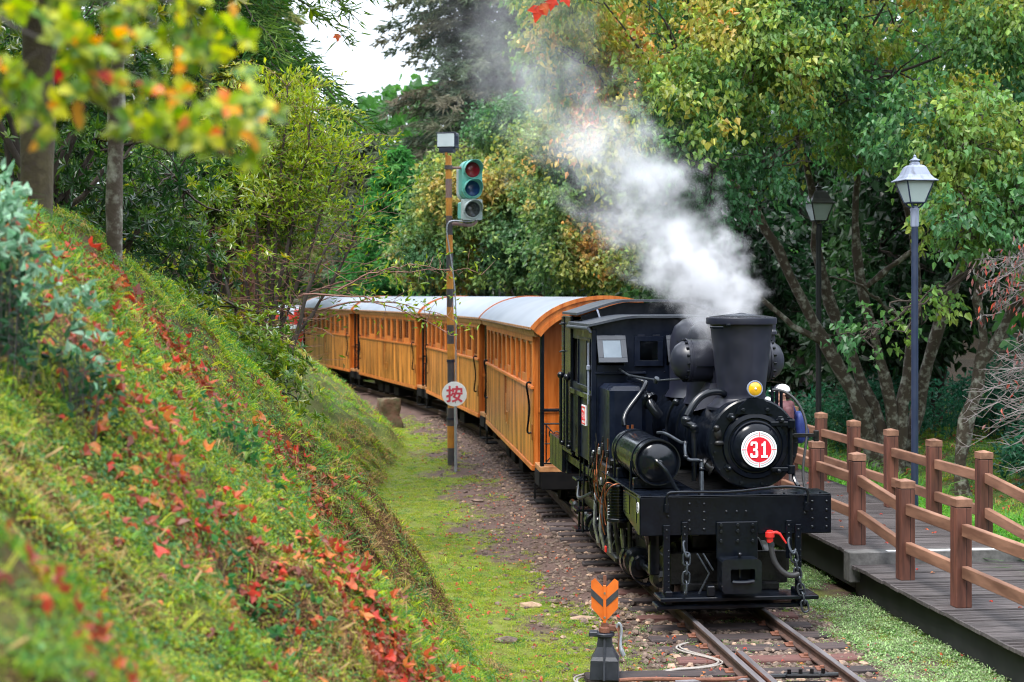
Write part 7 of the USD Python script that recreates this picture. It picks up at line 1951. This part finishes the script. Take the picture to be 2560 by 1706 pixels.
# --- blurred branch close to the camera: every leaf is its own piece
g = np.random.default_rng(66)
fb_ = thing("foreground_branch", "out of focus branch with yellow green leaf rosettes hanging in at the top left", "branch", (-2.04, 3.6, 4.05))
o = np.array([-2.04, 3.6, 4.05])
bm_ = MB()
main = [[(-1.7, 3.0, 3.95), (-1.02, 2.95, 3.70), (-0.80, 2.92, 3.585), (-0.66, 2.95, 3.53), (-0.47, 3.0, 3.45)], [(-0.80, 2.92, 3.585), (-0.74, 2.9, 3.50), (-0.58, 2.9, 3.42), (-0.50, 2.95, 3.41)],
        [(-1.02, 2.95, 3.70), (-0.85, 3.0, 3.72), (-0.66, 3.05, 3.66), (-0.58, 3.1, 3.60)], [(-1.3, 3.0, 3.82), (-1.05, 2.9, 3.60), (-0.92, 2.85, 3.50), (-0.86, 2.85, 3.45)], [(-1.3, 3.0, 3.82), (-1.0, 3.1, 3.78), (-0.75, 3.1, 3.75), (-0.62, 3.1, 3.71)]]
tipz = []
for k, pts in enumerate(main):
    pts = (np.array(pts) - [0, 0, EYE]) * 1.2 + [0, 0, EYE + 0.03]
    B = limb(bm_, pts - o, 0.009 if k == 0 else 0.004, 0.002, g, n=22, wob=0.004, sides=7) + o
    for q in range(0, 22):
        for _ in range(3):
            tp = B[q] + g.normal(0, 1, 3) * [0.055, 0.06, 0.04] + [0, 0, 0.02]
            if -1.22 < tp[0] < -0.54 and tp[2] > 3.47:
                tipz.append(tp)
                if g.random() < 0.5:
                    bm_.tube(np.array([B[q], tp]) - o, [0.0022, 0.0012], 4, cap=False)
g.shuffle(tipz)
part("stem", bm_, "stem_grey", fb_, smooth=True)
PALF = [(0.05, 0.10, 0.016), (0.12, 0.17, 0.018), (0.22, 0.25, 0.02), (0.34, 0.32, 0.025)]
fcol = {k: None for k in range(7)}
for k, c in enumerate(((0.06, 0.12, 0.018), (0.13, 0.19, 0.02), (0.22, 0.26, 0.022), (0.32, 0.32, 0.03), (0.45, 0.20, 0.02), (0.42, 0.12, 0.03), (0.24, 0.025, 0.02))):
    M[f"near_leaf_{k}"] = usdkit.material(stage, f"/World/Looks/near_leaf_{k}", {"p": ("principled_bsdf", {"base_color": c, "roughness": 0.4}), "t": ("translucent_bsdf", {"color": tuple(1.3 * q for q in c)}), "m": ("mix_closure", {"fac": 0.4})}, [("p.BSDF", "m.closure1"), ("t.BSDF", "m.closure2")], surface="m.closure")
nl_, rest, restc = 0, MB(), ((0.06, 0.12, 0.018), (0.13, 0.19, 0.02), (0.22, 0.26, 0.022), (0.32, 0.32, 0.03), (0.45, 0.20, 0.02), (0.42, 0.12, 0.03), (0.24, 0.025, 0.02))
for tp in tipz:
    d = unit(g.normal(0, 0.5, 3) + [0.5, -0.3, 0.2])
    c0 = tp + d * g.uniform(0.01, 0.05)
    e1 = unit(np.cross(d, [0.1, 0.2, 1.0]))
    e2 = np.cross(d, e1)
    for q in range(5):
        a = q * PI / 2.5 + g.uniform(-0.3, 0.3)
        T = unit(math.cos(a) * e1 + math.sin(a) * e2 + d * g.uniform(0.1, 0.8))
        L_ = g.uniform(0.030, 0.050)
        S = unit(np.cross(T, d))
        U = np.cross(S, T)
        W_ = L_ * 0.34
        v = np.array([[0, 0, 0], S * W_ * 0.7 + T * L_ * 0.3 + U * 0.003, S * W_ + T * L_ * 0.62 + U * 0.004, T * L_ - U * 0.006, -S * W_ + T * L_ * 0.62 + U * 0.004, -S * W_ * 0.7 + T * L_ * 0.3 + U * 0.003, T * L_ * 0.5]) + c0 - o
        f = [[0, 1, 6], [1, 2, 6], [2, 3, 6], [3, 4, 6], [4, 5, 6], [5, 0, 6]]
        m_k = int(g.choice(7, p=[0.24, 0.31, 0.27, 0.10, 0.045, 0.025, 0.01]))
        if nl_ < 296:
            part("leaf", (v, np.array(f)), f"near_leaf_{m_k}", fb_, smooth=False)
        else:
            rest.add(v, f, restc[m_k])
        nl_ += 1
part("small_leaves", rest, "leaf", fb_, kind="stuff")
for (x, z, L_, a) in ((-0.82, 3.560, 0.045, -1.0), (-0.797, 3.530, 0.060, -1.4), (-0.477, 3.468, 0.040, -1.2)):
    T = np.array([math.cos(a), 0.1, math.sin(a)])
    S = np.array([-T[2], 0, T[0]])
    v = np.array([T * 0, S * L_ * 0.14 + T * L_ * 0.3, S * L_ * 0.16 + T * L_ * 0.7, T * L_, -S * L_ * 0.16 + T * L_ * 0.7, -S * L_ * 0.14 + T * L_ * 0.3]) * 1.2 + np.array([x * 1.2, 2.85 * 1.2, (z - EYE) * 1.2 + EYE]) - o
    part("leaf", (v, np.array([[0, 1, 2], [0, 2, 3], [0, 3, 4], [0, 4, 5]])), "near_leaf_4", fb_, smooth=False, label="long orange withered leaf")

# --- pale blue green herb on the near bank
g = np.random.default_rng(68)
PALE = [(0.05, 0.11, 0.06), (0.10, 0.19, 0.12), (0.17, 0.27, 0.19), (0.24, 0.34, 0.26)]
for k, (x, y, r, n, lab) in enumerate(((-2.27, 6.95, 0.14, 85, "pale blue green leafy plant at the left edge of the bank"), (-1.98, 7.15, 0.10, 26, "small pale leafy plant right of the big one on the bank"), (-1.20, 7.35, 0.18, 60, "dark leafy patch in the middle of the bank"), (-1.55, 8.9, 0.14, 40, "small dark leafy plant on the bank below the red leaves"))):
    z = tz_(x, y)
    t = thing("herb", lab, "plant", (x, y, z))
    tips_ = np.stack([g.normal(0, r * 0.8, n), g.normal(0, r * 0.6, n), np.abs(g.normal(0.5 * r, r * 0.7, n)) + 0.04], 1)
    if k < 2:
        tips_[:, 2] = g.uniform(0.48 if k == 0 else 0.3, 0.86 if k == 0 else 0.60, n)
    tips_[:, 2] += terrain(x + tips_[:, 0], y + tips_[:, 1]) - z
    base_ = tips_ * [0.6, 0.6, 0.0]
    base_[:, 2] = terrain(x + base_[:, 0], y + base_[:, 1]) - z
    part("stems", MB().add(*twig_mesh(base_, tips_, 0.0025, g)), "stem_grey", t, smooth=False)
    if k < 2:
        q = g.random((n, 1)) * 0.55
        low_ = base_ + (tips_ - base_) * (0.15 + q) + g.normal(0, 0.05, (n, 3))
        P = np.repeat(low_, 4, 0) + g.normal(0, 0.03, (n * 4, 3))
        v, f, c = leaf_blades(P, g.normal(0, 0.8, P.shape) + [0.2, -0.3, 0.0], g.uniform(0.04, 0.075, len(P)), 0.03, pick([(0.006, 0.026, 0.012), (0.012, 0.042, 0.018), (0.03, 0.075, 0.034)], g.random(len(P)), g), g, shape="heart")  # palette darkened to paint in the shade below the pale top leaves
        part("lower_leaves", (v, f), "leaf", t, col=c)
    P = np.repeat(tips_, 4, 0) + g.normal(0, 0.015, (n * 4, 3))
    pal = PALE if k < 2 else [(0.012, 0.045, 0.018), (0.02, 0.075, 0.026), (0.04, 0.11, 0.035), (0.12, 0.17, 0.04)]
    v, f, c = leaf_blades(P, g.normal(0, 0.8, P.shape) + [0.2, -0.3, 0.15], g.uniform(0.04, 0.075, len(P)), g.uniform(0.022, 0.036, len(P)), pick(pal, g.random(len(P)), g), g, shape="heart")
    part("leaves", (v, f), "leaf", t, col=c)

# --- red maple leaves on hanging twigs near the camera
def maple_leaf(c, T, S, L_, curl, g):
    """Three lobed leaf, slightly curled."""
    T, S = unit(np.asarray(T, float)), unit(np.asarray(S, float))
    U = np.cross(S, T)
    o2 = [(0, 0), (0.30, 0.02), (0.62, 0.40), (0.30, 0.45), (0.22, 0.62), (0, 1.0), (-0.22, 0.62), (-0.30, 0.45), (-0.62, 0.40), (-0.30, 0.02)]
    v = [c + T * 0.38 * L_]
    for a, b in o2:
        v.append(c + S * a * L_ * (1 - 0.18 * min(abs(curl), 1.5)) + T * b * L_ + U * L_ * (curl * (a * a * 1.6 + 0.8 * (b - 0.4) ** 2) + g.normal(0, 0.05)))
    k = len(o2)
    return np.array(v), np.array([[0, 1 + q, 1 + (q + 1) % k] for q in range(k)])


g = np.random.default_rng(71)
for k, c in enumerate(((0.50, 0.040, 0.018), (0.44, 0.085, 0.022), (0.26, 0.045, 0.020), (0.52, 0.16, 0.03), (0.16, 0.035, 0.018))):
    M[f"red_leaf_{k}"] = usdkit.material(stage, f"/World/Looks/red_leaf_{k}", {"t0": ("geometry", {}), "n": ("noise_texture", {"scale": 30.0, "detail": 3.0}), "r": ("rgb_ramp", {"ramp": [(0.3, tuple(0.75 * q for q in c)), (0.7, tuple(1.15 * q for q in c))]}), "p": ("principled_bsdf", {"roughness": 0.5}), "t": ("translucent_bsdf", {}), "m": ("mix_closure", {"fac": 0.3})},
                                              [("t0.position", "n.vector"), ("n.fac", "r.fac"), ("r.color", "p.base_color"), ("r.color", "t.color"), ("p.BSDF", "m.closure1"), ("t.BSDF", "m.closure2")], surface="m.closure")
DH = 11.0
hx = lambda px: (px - 1280) / 3911 * DH
hz = lambda py: EYE - (py - 740) / 3911 * DH
tw = thing("hanging_twig", "thin twig with bright red maple leaves hanging in at the top centre", "twig", (0, 0, 0))
P0 = np.array([hx(1470), DH, hz(-60)])
part("stem", MB().tube(spline([P0, (hx(1420), DH, hz(-20)), (hx(1370), DH, hz(0)), (hx(1335), DH, hz(22))], 18), 0.0025, 5), "twig_red", tw)
for k, (px_, py_, L_, a, mk) in enumerate(((1347, 15, 0.125, -1.75, 0), (1362, 8, 0.095, -1.4, 1), (1383, -4, 0.095, -1.75, 0), (1413, -12, 0.09, -1.2, 0), (1330, -40, 0.09, -1.6, 3))):
    T = np.array([math.cos(a), 0.15, math.sin(a)])
    part("leaf", maple_leaf(np.array([hx(px_), DH, hz(py_)]), T, [-T[2], 0.3, T[0]], L_, 0.35, g), f"red_leaf_{mk}", tw, smooth=False)
tw2 = thing("hanging_leaf", "single brown red leaf dangling on a thread in front of the white sky", "leaf", (0, 0, 0))
part("thread", MB().tube([(hx(845), DH, hz(-60)), (hx(846), DH, hz(30)), (hx(843), DH, hz(86))], 0.0012, 4), "twig_red", tw2)
part("blade", maple_leaf(np.array([hx(843), DH, hz(86)]), [0.1, 0.2, -1], [1, 0.3, 0.1], 0.06, 0.5, g), "red_leaf_1", tw2, smooth=False)

# ------------------------------------------------------------------ grass, moss and small herbs
def tuft(n, L, spread, lean, pal, seed, W=0.004, seg=2):
    g = np.random.default_rng(seed)
    mb = MB()
    for k in range(n):
        a, r = g.uniform(0, 2 * PI), spread * math.sqrt(g.random())
        p = np.array([r * math.cos(a), r * math.sin(a), -0.01])
        d = np.array([math.cos(a), math.sin(a), 0]) * lean * g.uniform(0.3, 1.6)
        l = L * g.uniform(0.5, 1.2)
        s = np.array([-math.sin(a), math.cos(a), 0]) * W * g.uniform(0.7, 1.3)
        q1 = p + d * l * 0.45 + [0, 0, l * 0.65]
        q2 = p + d * l * 1.15 + [0, 0, l * (0.95 - 0.45 * lean)]
        c = np.array(pal[g.integers(len(pal))]) * math.exp(g.normal(0, 0.15))
        mb.add([p - s, p + s, q1 + s * 0.8, q1 - s * 0.8, q2], [[0, 1, 2], [0, 2, 3], [3, 2, 4]], c)
    return mb


def herb_tuft(n, L, spread, pal, seed, W=0.6, h=0.05):
    g = np.random.default_rng(seed)
    P = np.stack([g.normal(0, spread * 0.5, n), g.normal(0, spread * 0.5, n), g.uniform(0.2, 1, n) * h], 1)
    v, f, c = leaf_blades(P, g.normal(0, 1, (n, 3)) * [1, 1, 0.35] + [0, 0, 0.1], L * np.exp(g.normal(0, 0.2, n)), W * L, pick(pal, g.random(n), g), g, shape="heart", N=np.tile([0.05, 0.02, 1.0], (n, 1)) + g.normal(0, 0.3, (n, 3)))
    return MB().add(v, f, c)


GR = [(0.065, 0.155, 0.025), (0.10, 0.20, 0.03), (0.15, 0.235, 0.035), (0.045, 0.125, 0.038)]
GY2 = [(0.14, 0.215, 0.022), (0.20, 0.26, 0.028), (0.27, 0.28, 0.04), (0.10, 0.18, 0.022)]
STRAW = [(0.26, 0.17, 0.07), (0.34, 0.24, 0.11), (0.16, 0.10, 0.04)]
MOSS = [(0.15, 0.20, 0.018), (0.22, 0.25, 0.025), (0.11, 0.17, 0.02), (0.19, 0.15, 0.035)]
protos = [(tuft(26, 0.055, 0.06, 0.7, GY2, 1, 0.0028), "grass_blade"), (tuft(26, 0.06, 0.06, 0.7, GR, 2, 0.0028), "grass_blade"), (tuft(22, 0.11, 0.05, 1.0, GR, 3, 0.0026), "grass_blade"), (tuft(20, 0.10, 0.05, 1.1, GY2 + GR, 4, 0.0026), "grass_blade"),
          (tuft(14, 0.11, 0.04, 1.3, STRAW, 5, 0.0026), "grass_blade"), (herb_tuft(44, 0.015, 0.10, MOSS, 6, 0.8, 0.03), "leaf"), (herb_tuft(34, 0.022, 0.12, [(0.02, 0.07, 0.02), (0.05, 0.12, 0.03), (0.13, 0.19, 0.04)], 7, 0.75, 0.05), "leaf"),
          (herb_tuft(30, 0.022, 0.11, [(0.08, 0.15, 0.05), (0.15, 0.24, 0.09), (0.24, 0.33, 0.16), (0.10, 0.07, 0.07)], 8, 0.7, 0.07), "leaf"), (tuft(18, 0.42, 0.08, 0.55, [(0.05, 0.15, 0.025), (0.08, 0.20, 0.03), (0.13, 0.24, 0.04)], 9, 0.007), "grass_blade"), (herb_tuft(34, 0.016, 0.09, [(0.10, 0.055, 0.03), (0.16, 0.085, 0.04), (0.07, 0.04, 0.02)], 10, 0.7, 0.02), "dry_leaf")]
g = np.random.default_rng(91)


def patch(n, xr, yr, cond, probs, smin, smax, power=1.0):
    x, y = g.uniform(*xr, n), yr[0] + (yr[1] - yr[0]) * g.random(n) ** power
    k = cond(x, y)
    x, y = x[k], y[k]
    ids = g.choice(len(probs), len(x), p=np.array(probs) / np.sum(probs))
    return x, y, ids, g.uniform(smin, smax, len(x))


def nz(x, y, f, s):
    return meshkit.fbm(np.stack([x * f, y * f, 0 * x], -1), 3, s)


def bank_d(x, y):
    return track_x(y) - x


def steepness(x, y):
    z = terrain(x, y)
    return np.hypot((terrain(x + 0.06, y) - z) / 0.06, (terrain(x, y + 0.06) - z) / 0.06)


def bank_cond(x, y):
    z = terrain(x, y)
    bare = (nz(x, y, 1.3, 21) > 0.60) | (steepness(x, y) > 2.3)
    return (z > -0.05) & (bank_d(x, y) > 1.6) & (g.random(len(x)) > 1.15 * bareness(x, y)) & (~bare | (g.random(len(x)) < 0.4)) & (x < 2)


sets = []
# near lawn, bank, crest
sets.append(patch(9000, (-2.0, 0.3), (2.4, 5.2), bank_cond, [4, 2, 0.3, 0.4, 0.1, 5, 3, 0, 0, 0.4], 0.5, 0.9))
sets.append(patch(34000, (-4.2, 1.0), (4.5, 17.0), bank_cond, [2.4, 1.4, 0.5, 0.7, 0.35, 4.5, 2.0, 0, 0, 1.1], 0.6, 1.2))
sets.append(patch(5000, (-4.5, 0.2), (8.5, 17.0), lambda x, y: bank_cond(x, y) & (terrain(x, y) > 1.0) & (nz(x, y, 0.7, 33) > 0.48), [0, 0, 3.0, 2.5, 0.4, 0, 0, 0, 0, 0], 0.8, 1.5))
# verge
sets.append(patch(26000, (-3.0, 2.2), (11.5, 46), lambda x, y: (bank_d(x, y) > 1.15) & (terrain(x, y) < 0.1) & (bank_d(x, y) < 4.2) & (bank_d(x, y) + g.normal(0, 0.40, len(x)) > 1.70 + 2.6 * (nz(x, y, 1.3, 21) - 0.5) + lerp(y, [8, 13, 17, 24, 45], [-0.5, -0.45, 0.1, 0.25, 0.2])), [3, 1, 0, 0.15, 0.05, 4, 0.5, 0, 0, 0.5], 0.5, 1.0, 1.4))
# stray green between stones
sets.append(patch(1500, (-0.5, 4.2), (11.8, 17), lambda x, y: (np.abs(bank_d(x, y)) < 1.5) & (np.abs(np.abs(bank_d(x, y)) - 0.41) > 0.08), [1, 1, 0, 0, 0, 2, 2, 1, 0, 0], 0.3, 0.7))
# between the near crest and the far bank
sets.append(patch(7000, (-5.5, 0.6), (16.5, 23.5), lambda x, y: (bank_d(x, y) > 1.9) & (terrain(x, y) > -0.1), [2, 3, 1, 1.2, 0.6, 2.5, 0.8, 0, 0, 1.0], 0.8, 1.5))
# litter on the bare earth
sets.append(patch(26000, (-5.5, -0.3), (19, 35), lambda x, y: (bareness(x, y) > 0.08) & (bank_d(x, y) > 1.8) & (terrain(x, y) > -0.12), [0.5, 0.5, 0.1, 0.2, 0.5, 0.8, 0.2, 0, 0, 4], 0.9, 1.6))
sets.append(patch(60000, (-3.2, 0.3), (4.4, 14.6), lambda x, y: (bareness(x, y) > 0.25) & (bank_d(x, y) > 1.5) & (g.random(len(x)) < 0.55), [0.1, 0, 0, 0.15, 0.5, 0.9, 0.25, 0, 0, 4], 0.5, 1.1))
# far bank
sets.append(patch(14000, (-14, 1), (22, 62), lambda x, y: (bank_d(x, y) > 1.9) & (bank_d(x, y) < 6.0) & (terrain(x, y) > -0.1) & (nz(x, y, 1.3, 21) < 0.62), [2, 3, 1, 1.2, 0.8, 1.5, 0.5, 0, 0, 1.8], 1.0, 1.9, 1.4))
# ground cover right of the rails
sets.append(patch(13000, (2.0, 5.5), (10, 21), lambda x, y: (nz(x, y, 2.2, 47) + g.normal(0, 0.06, len(x)) < 0.60) & (-bank_d(x, y) > 0.85 + 0.5 * (nz(x, y, 1.5, 44) - 0.3) + 0.25 * (g.random(len(x)) - 0.5)) & (-bank_d(x, y) < 1.95) & ((y < 15.4) | (-bank_d(x, y) > 1.15)), [0.3, 0.3, 0, 0, 0, 0.6, 1.6, 7, 0, 0.15], 0.6, 1.15))
# lush grass beyond the boardwalk, then leafy slope
sets.append(patch(11000, (5.0, 9.5), (12.5, 32), lambda x, y: (-bank_d(x, y) > 3.72) & (-bank_d(x, y) < 4.75 + 0.8 * nz(x, y, 1, 4)), [0, 0, 0.8, 0, 0, 0, 0.6, 0, 6, 0], 0.7, 1.35))
sets.append(patch(12000, (5.0, 14), (14, 36), lambda x, y: (-bank_d(x, y) > 4.2), [1, 2.5, 1.0, 0.3, 0.2, 0.6, 2.5, 0, 0, 2.0], 0.8, 1.7))
x, y, ids, sc = (np.concatenate([s[k] for s in sets]) for k in range(4))
pos = np.stack([x, y, terrain(x, y)], 1)
scatter("grass", protos, None, pos, slope_quats(x, y, g.uniform(0, 6.28, len(x)), 0.8), sc, ids, "grass, moss and small herbs growing over the banks and verges", "grass")

# ------------------------------------------------------------------ fallen leaves
def bank_leaf(c, L_, g):
    n = np.array([-(terrain(c[0] + 0.05, c[1]) - terrain(c[0], c[1])) / 0.05, -(terrain(c[0], c[1] + 0.05) - terrain(c[0], c[1])) / 0.05, 1.0])
    n = unit(n * [0.8, 0.8, 1] + g.normal(0, 0.45, 3))
    T = unit(np.cross(n, g.normal(size=3)))
    S = np.cross(T, n)
    return maple_leaf(np.array(c), T, S, L_, g.choice([-1, 1], p=[0.3, 0.7]) * g.uniform(0.3, 1.5), g)


g = np.random.default_rng(93)
CLUST = [(-2.3, 8.6, 0.16, 9), (-2.42, 9.5, 0.16, 14), (-2.30, 10.1, 0.18, 18), (-2.2, 9.9, 0.15, 14), (-2.0, 9.7, 0.14, 16), (-1.85, 9.5, 0.15, 18), (-1.72, 7.3, 0.12, 6), (-1.5, 7.4, 0.13, 10), (-1.74, 10.6, 0.16, 12), (-1.62, 11.5, 0.18, 12), (-1.42, 11.6, 0.15, 8), (-1.27, 7.5, 0.10, 6), (-0.95, 8.6, 0.12, 9),
         (-0.74, 8.3, 0.16, 18), (-0.64, 8.25, 0.15, 20), (-0.55, 8.35, 0.18, 18), (-0.42, 8.6, 0.2, 14), (-0.75, 6.2, 0.14, 10), (-0.66, 6.0, 0.10, 6), (-1.0, 4.2, 0.10, 4), (-1.06, 3.7, 0.10, 4), (-0.75, 3.8, 0.25, 3), (-1.9, 7.4, 0.3, 8), (-1.3, 9.0, 0.4, 10), (-2.0, 8.4, 0.4, 12), (-0.2, 10.0, 0.4, 10), (-2.25, 7.5, 0.25, 8), (-1.1, 10.5, 0.5, 12), (-0.9, 7.2, 0.35, 9)]
for (a_, b_) in ((0, 1), (1, 2), (2, 3), (3, 4), (4, 5), (5, 8), (8, 9), (9, 10), (13, 14), (14, 15)):
    for q in (0.33, 0.66):
        CLUST.append((CLUST[a_][0] * (1 - q) + CLUST[b_][0] * q, CLUST[a_][1] * (1 - q) + CLUST[b_][1] * q, 0.10, 0.01 + 4))
n_l, more = 0, []
for k_c, (x, y, s, n) in enumerate(CLUST):
    if k_c < 12 or k_c == 24:
        s, n = 1.35 * s, 1.5 * n
    n_own = n * (0.55 if k_c < 12 else 0.75)
    for q in range(int(n * 6.5)):
        c = np.array([x + g.normal(0, s), y + g.normal(0, s * 1.5), 0])
        if q >= n_own or n_l >= 300:
            more.append(c)
            continue
        c[2] = terrain(c[0], c[1]) + g.uniform(0.06, 0.13)
        n_l += 1
        part("fallen_leaf", bank_leaf(c, g.uniform(0.055, 0.09) if y > 5 else g.uniform(0.04, 0.055), g), f"red_leaf_{int(g.choice(5, p=[0.22, 0.36, 0.14, 0.18, 0.10]))}", ground, smooth=False)
lv = [(MB().add(*maple_leaf(np.zeros(3), [1, 0, 0], [0, 1, 0], 1.0, [0.9, 1.4, -0.8, 0.5, 1.2][k], g)), f"red_leaf_{k}") for k in range(5)]
sets = []
x, y = g.uniform(-5, 2.5, 2600), 5 + 45 * g.random(2600) ** 1.5
k = (bank_d(x, y) > 0.9) & (bank_d(x, y) < 7) & (nz(x, y, 0.9, 61) + g.normal(0, 0.05, len(x)) > 0.49)
sets.append((x[k], y[k], g.uniform(0.03, 0.06, k.sum())))
sets.append((np.array(more)[:, 0], np.array(more)[:, 1], g.uniform(0.045, 0.085, len(more))))
x, y = g.uniform(5, 13, 1500), g.uniform(14, 36, 1500)
k = -bank_d(x, y) > 4.0
sets.append((x[k], y[k], g.uniform(0.05, 0.09, k.sum())))
x, y = g.uniform(-1.0, 4.2, 1100), g.uniform(12, 30, 1100)
k = (bank_d(x, y) < 2.6) & (bank_d(x, y) > -1.9) & ((bank_d(x, y) > 1.0) | (y < 15.2))
sets.append((x[k], y[k], g.uniform(0.025, 0.045, k.sum())))
x, y, s = (np.concatenate([q[k] for q in sets]) for k in range(3))
hgt = terrain(x, y) + 0.06
dk = [walk(v_, u_) for v_, u_ in zip(g.uniform(11, 26, 45), g.uniform(0.5, 1.85, 45))]
x, y = np.append(x, [q[0] for q in dk]), np.append(y, [q[1] for q in dk])
s, hgt = np.append(s, g.uniform(0.035, 0.06, 45)), np.append(hgt, [(LOW if q[1] < 17.3 else HIGH) + 0.02 for q in dk])
scatter("fallen_leaves", lv, None, np.stack([x, y, hgt], 1), slope_quats(x, y, g.uniform(0, 6.28, len(x)), 0.9), s, g.choice(5, len(x), p=[0.12, 0.25, 0.28, 0.15, 0.2]), "dry red and brown leaves strewn over the ground", "leaves")
x, y = g.uniform(-0.6, -0.3, 0), np.zeros(0)
# ------------------------------------------------------------------ steam from the chimney
SA, SB = np.array([AX + 2.195 + 0.0 - 0.108, 16.30, 2.90]), np.array([-0.55, 21.8, 7.45])
sdir = SB - SA
slen = float(np.linalg.norm(sdir))
sdir = sdir / slen


def steam_look(name, top):
    return usdkit.material(stage, "/World/Looks/" + name, {
        "g": ("geometry", {}),
        "rel": ("vector_math", {"math_type": "subtract", "vector2": tuple(SA)}),
        "t": ("vector_math", {"math_type": "dot_product", "vector2": tuple(sdir)}),
        "wn": ("noise_texture", {"scale": 0.75, "detail": 3.0}),
        "wo": ("vector_math", {"math_type": "subtract", "vector2": (0.5, 0.5, 0.5)}),
        "ws": ("vector_math", {"math_type": "scale"}),
        "wk": ("map_range", {"from_min": 0.1, "from_max": 2.2, "to_min": 0.10, "to_max": 1.35, "clamp": True}),
        "p2": ("vector_math", {"math_type": "add"}),
        "ax": ("vector_math", {"math_type": "scale", "vector1": tuple(sdir)}),
        "off": ("vector_math", {"math_type": "subtract"}),
        "r": ("vector_math", {"math_type": "length"}),
        "R": ("map_range", {"from_min": 0.0, "from_max": slen, "to_min": 0.38, "to_max": 1.18, "clamp": False}),
        "q": ("math", {"math_type": "divide"}),
        "one": ("math", {"math_type": "subtract", "value1": 1.0}),
        "n": ("noise_texture", {"scale": 2.3, "detail": 7.0, "roughness": 0.62}),
        "ns": ("math", {"math_type": "subtract", "value2": 0.5}),
        "nm": ("math", {"math_type": "multiply", "value2": 4.4}),
        "sum": ("math", {"math_type": "add"}),
        "cl": ("map_range", {"range_type": "smoothstep", "from_min": 0.05, "from_max": 1.25, "to_min": 0.0, "to_max": 1.0, "clamp": True}),
        "k": ("rgb_ramp", {"ramp": [(0.0, (1.5, 1.5, 1.5)), (0.12, (1.05, 1.05, 1.05)), (0.22, (0.72, 0.72, 0.72)), (0.33, (0.45, 0.45, 0.45)), (0.45, (0.25, 0.25, 0.25)), (0.60, (0.10, 0.10, 0.10)), (0.80, (0.045, 0.045, 0.045)), (1.0, (0.0, 0.0, 0.0))]}),
        "tl": ("math", {"math_type": "divide", "value2": slen}),
        "d": ("math", {"math_type": "multiply"}),
        "dd": ("math", {"math_type": "multiply", "value2": top}),
        "v": ("principled_volume", {"color": (0.955, 0.958, 0.972), "anisotropy": 0.0}),
    }, [("g.position", "rel.vector1"), ("rel.vector", "t.vector1"), ("g.position", "wn.vector"), ("wn.color", "wo.vector1"), ("wo.vector", "ws.vector1"), ("t.value", "wk.value"), ("wk.result", "ws.scale"), ("rel.vector", "p2.vector1"), ("ws.vector", "p2.vector2"),
        ("t.value", "ax.scale"), ("p2.vector", "off.vector1"), ("ax.vector", "off.vector2"), ("off.vector", "r.vector1"), ("t.value", "R.value"), ("r.value", "q.value1"), ("R.result", "q.value2"), ("q.value", "one.value2"),
        ("g.position", "n.vector"), ("n.fac", "ns.value1"), ("ns.value", "nm.value1"), ("one.value", "sum.value1"), ("nm.value", "sum.value2"), ("sum.value", "cl.value"), ("t.value", "tl.value1"), ("tl.value", "k.fac"), ("k.color", "d.value1"), ("cl.result", "d.value2"),
        ("d.value", "dd.value1"), ("dd.value", "v.density")], volume="v.volume")


M["steam"] = steam_look("steam", 2.3)
sm = thing("steam", "white steam billowing from the chimney and drifting up to the left", "steam", kind="stuff")
cuts = np.linspace(0, 1, 7)
for a, b in zip(cuts[:-1], cuts[1:]):
    gap = 0.0008
    ra, rb = 0.60 + 1.35 * a, 0.60 + 1.35 * b
    part("puff", MB().lathe([(0, (a + gap) * slen), (ra, (a + gap) * slen), (rb, (b - gap) * slen), (0, (b - gap) * slen)], SA + 0.04 * sdir, sdir, 28), "steam", sm, smooth=False)
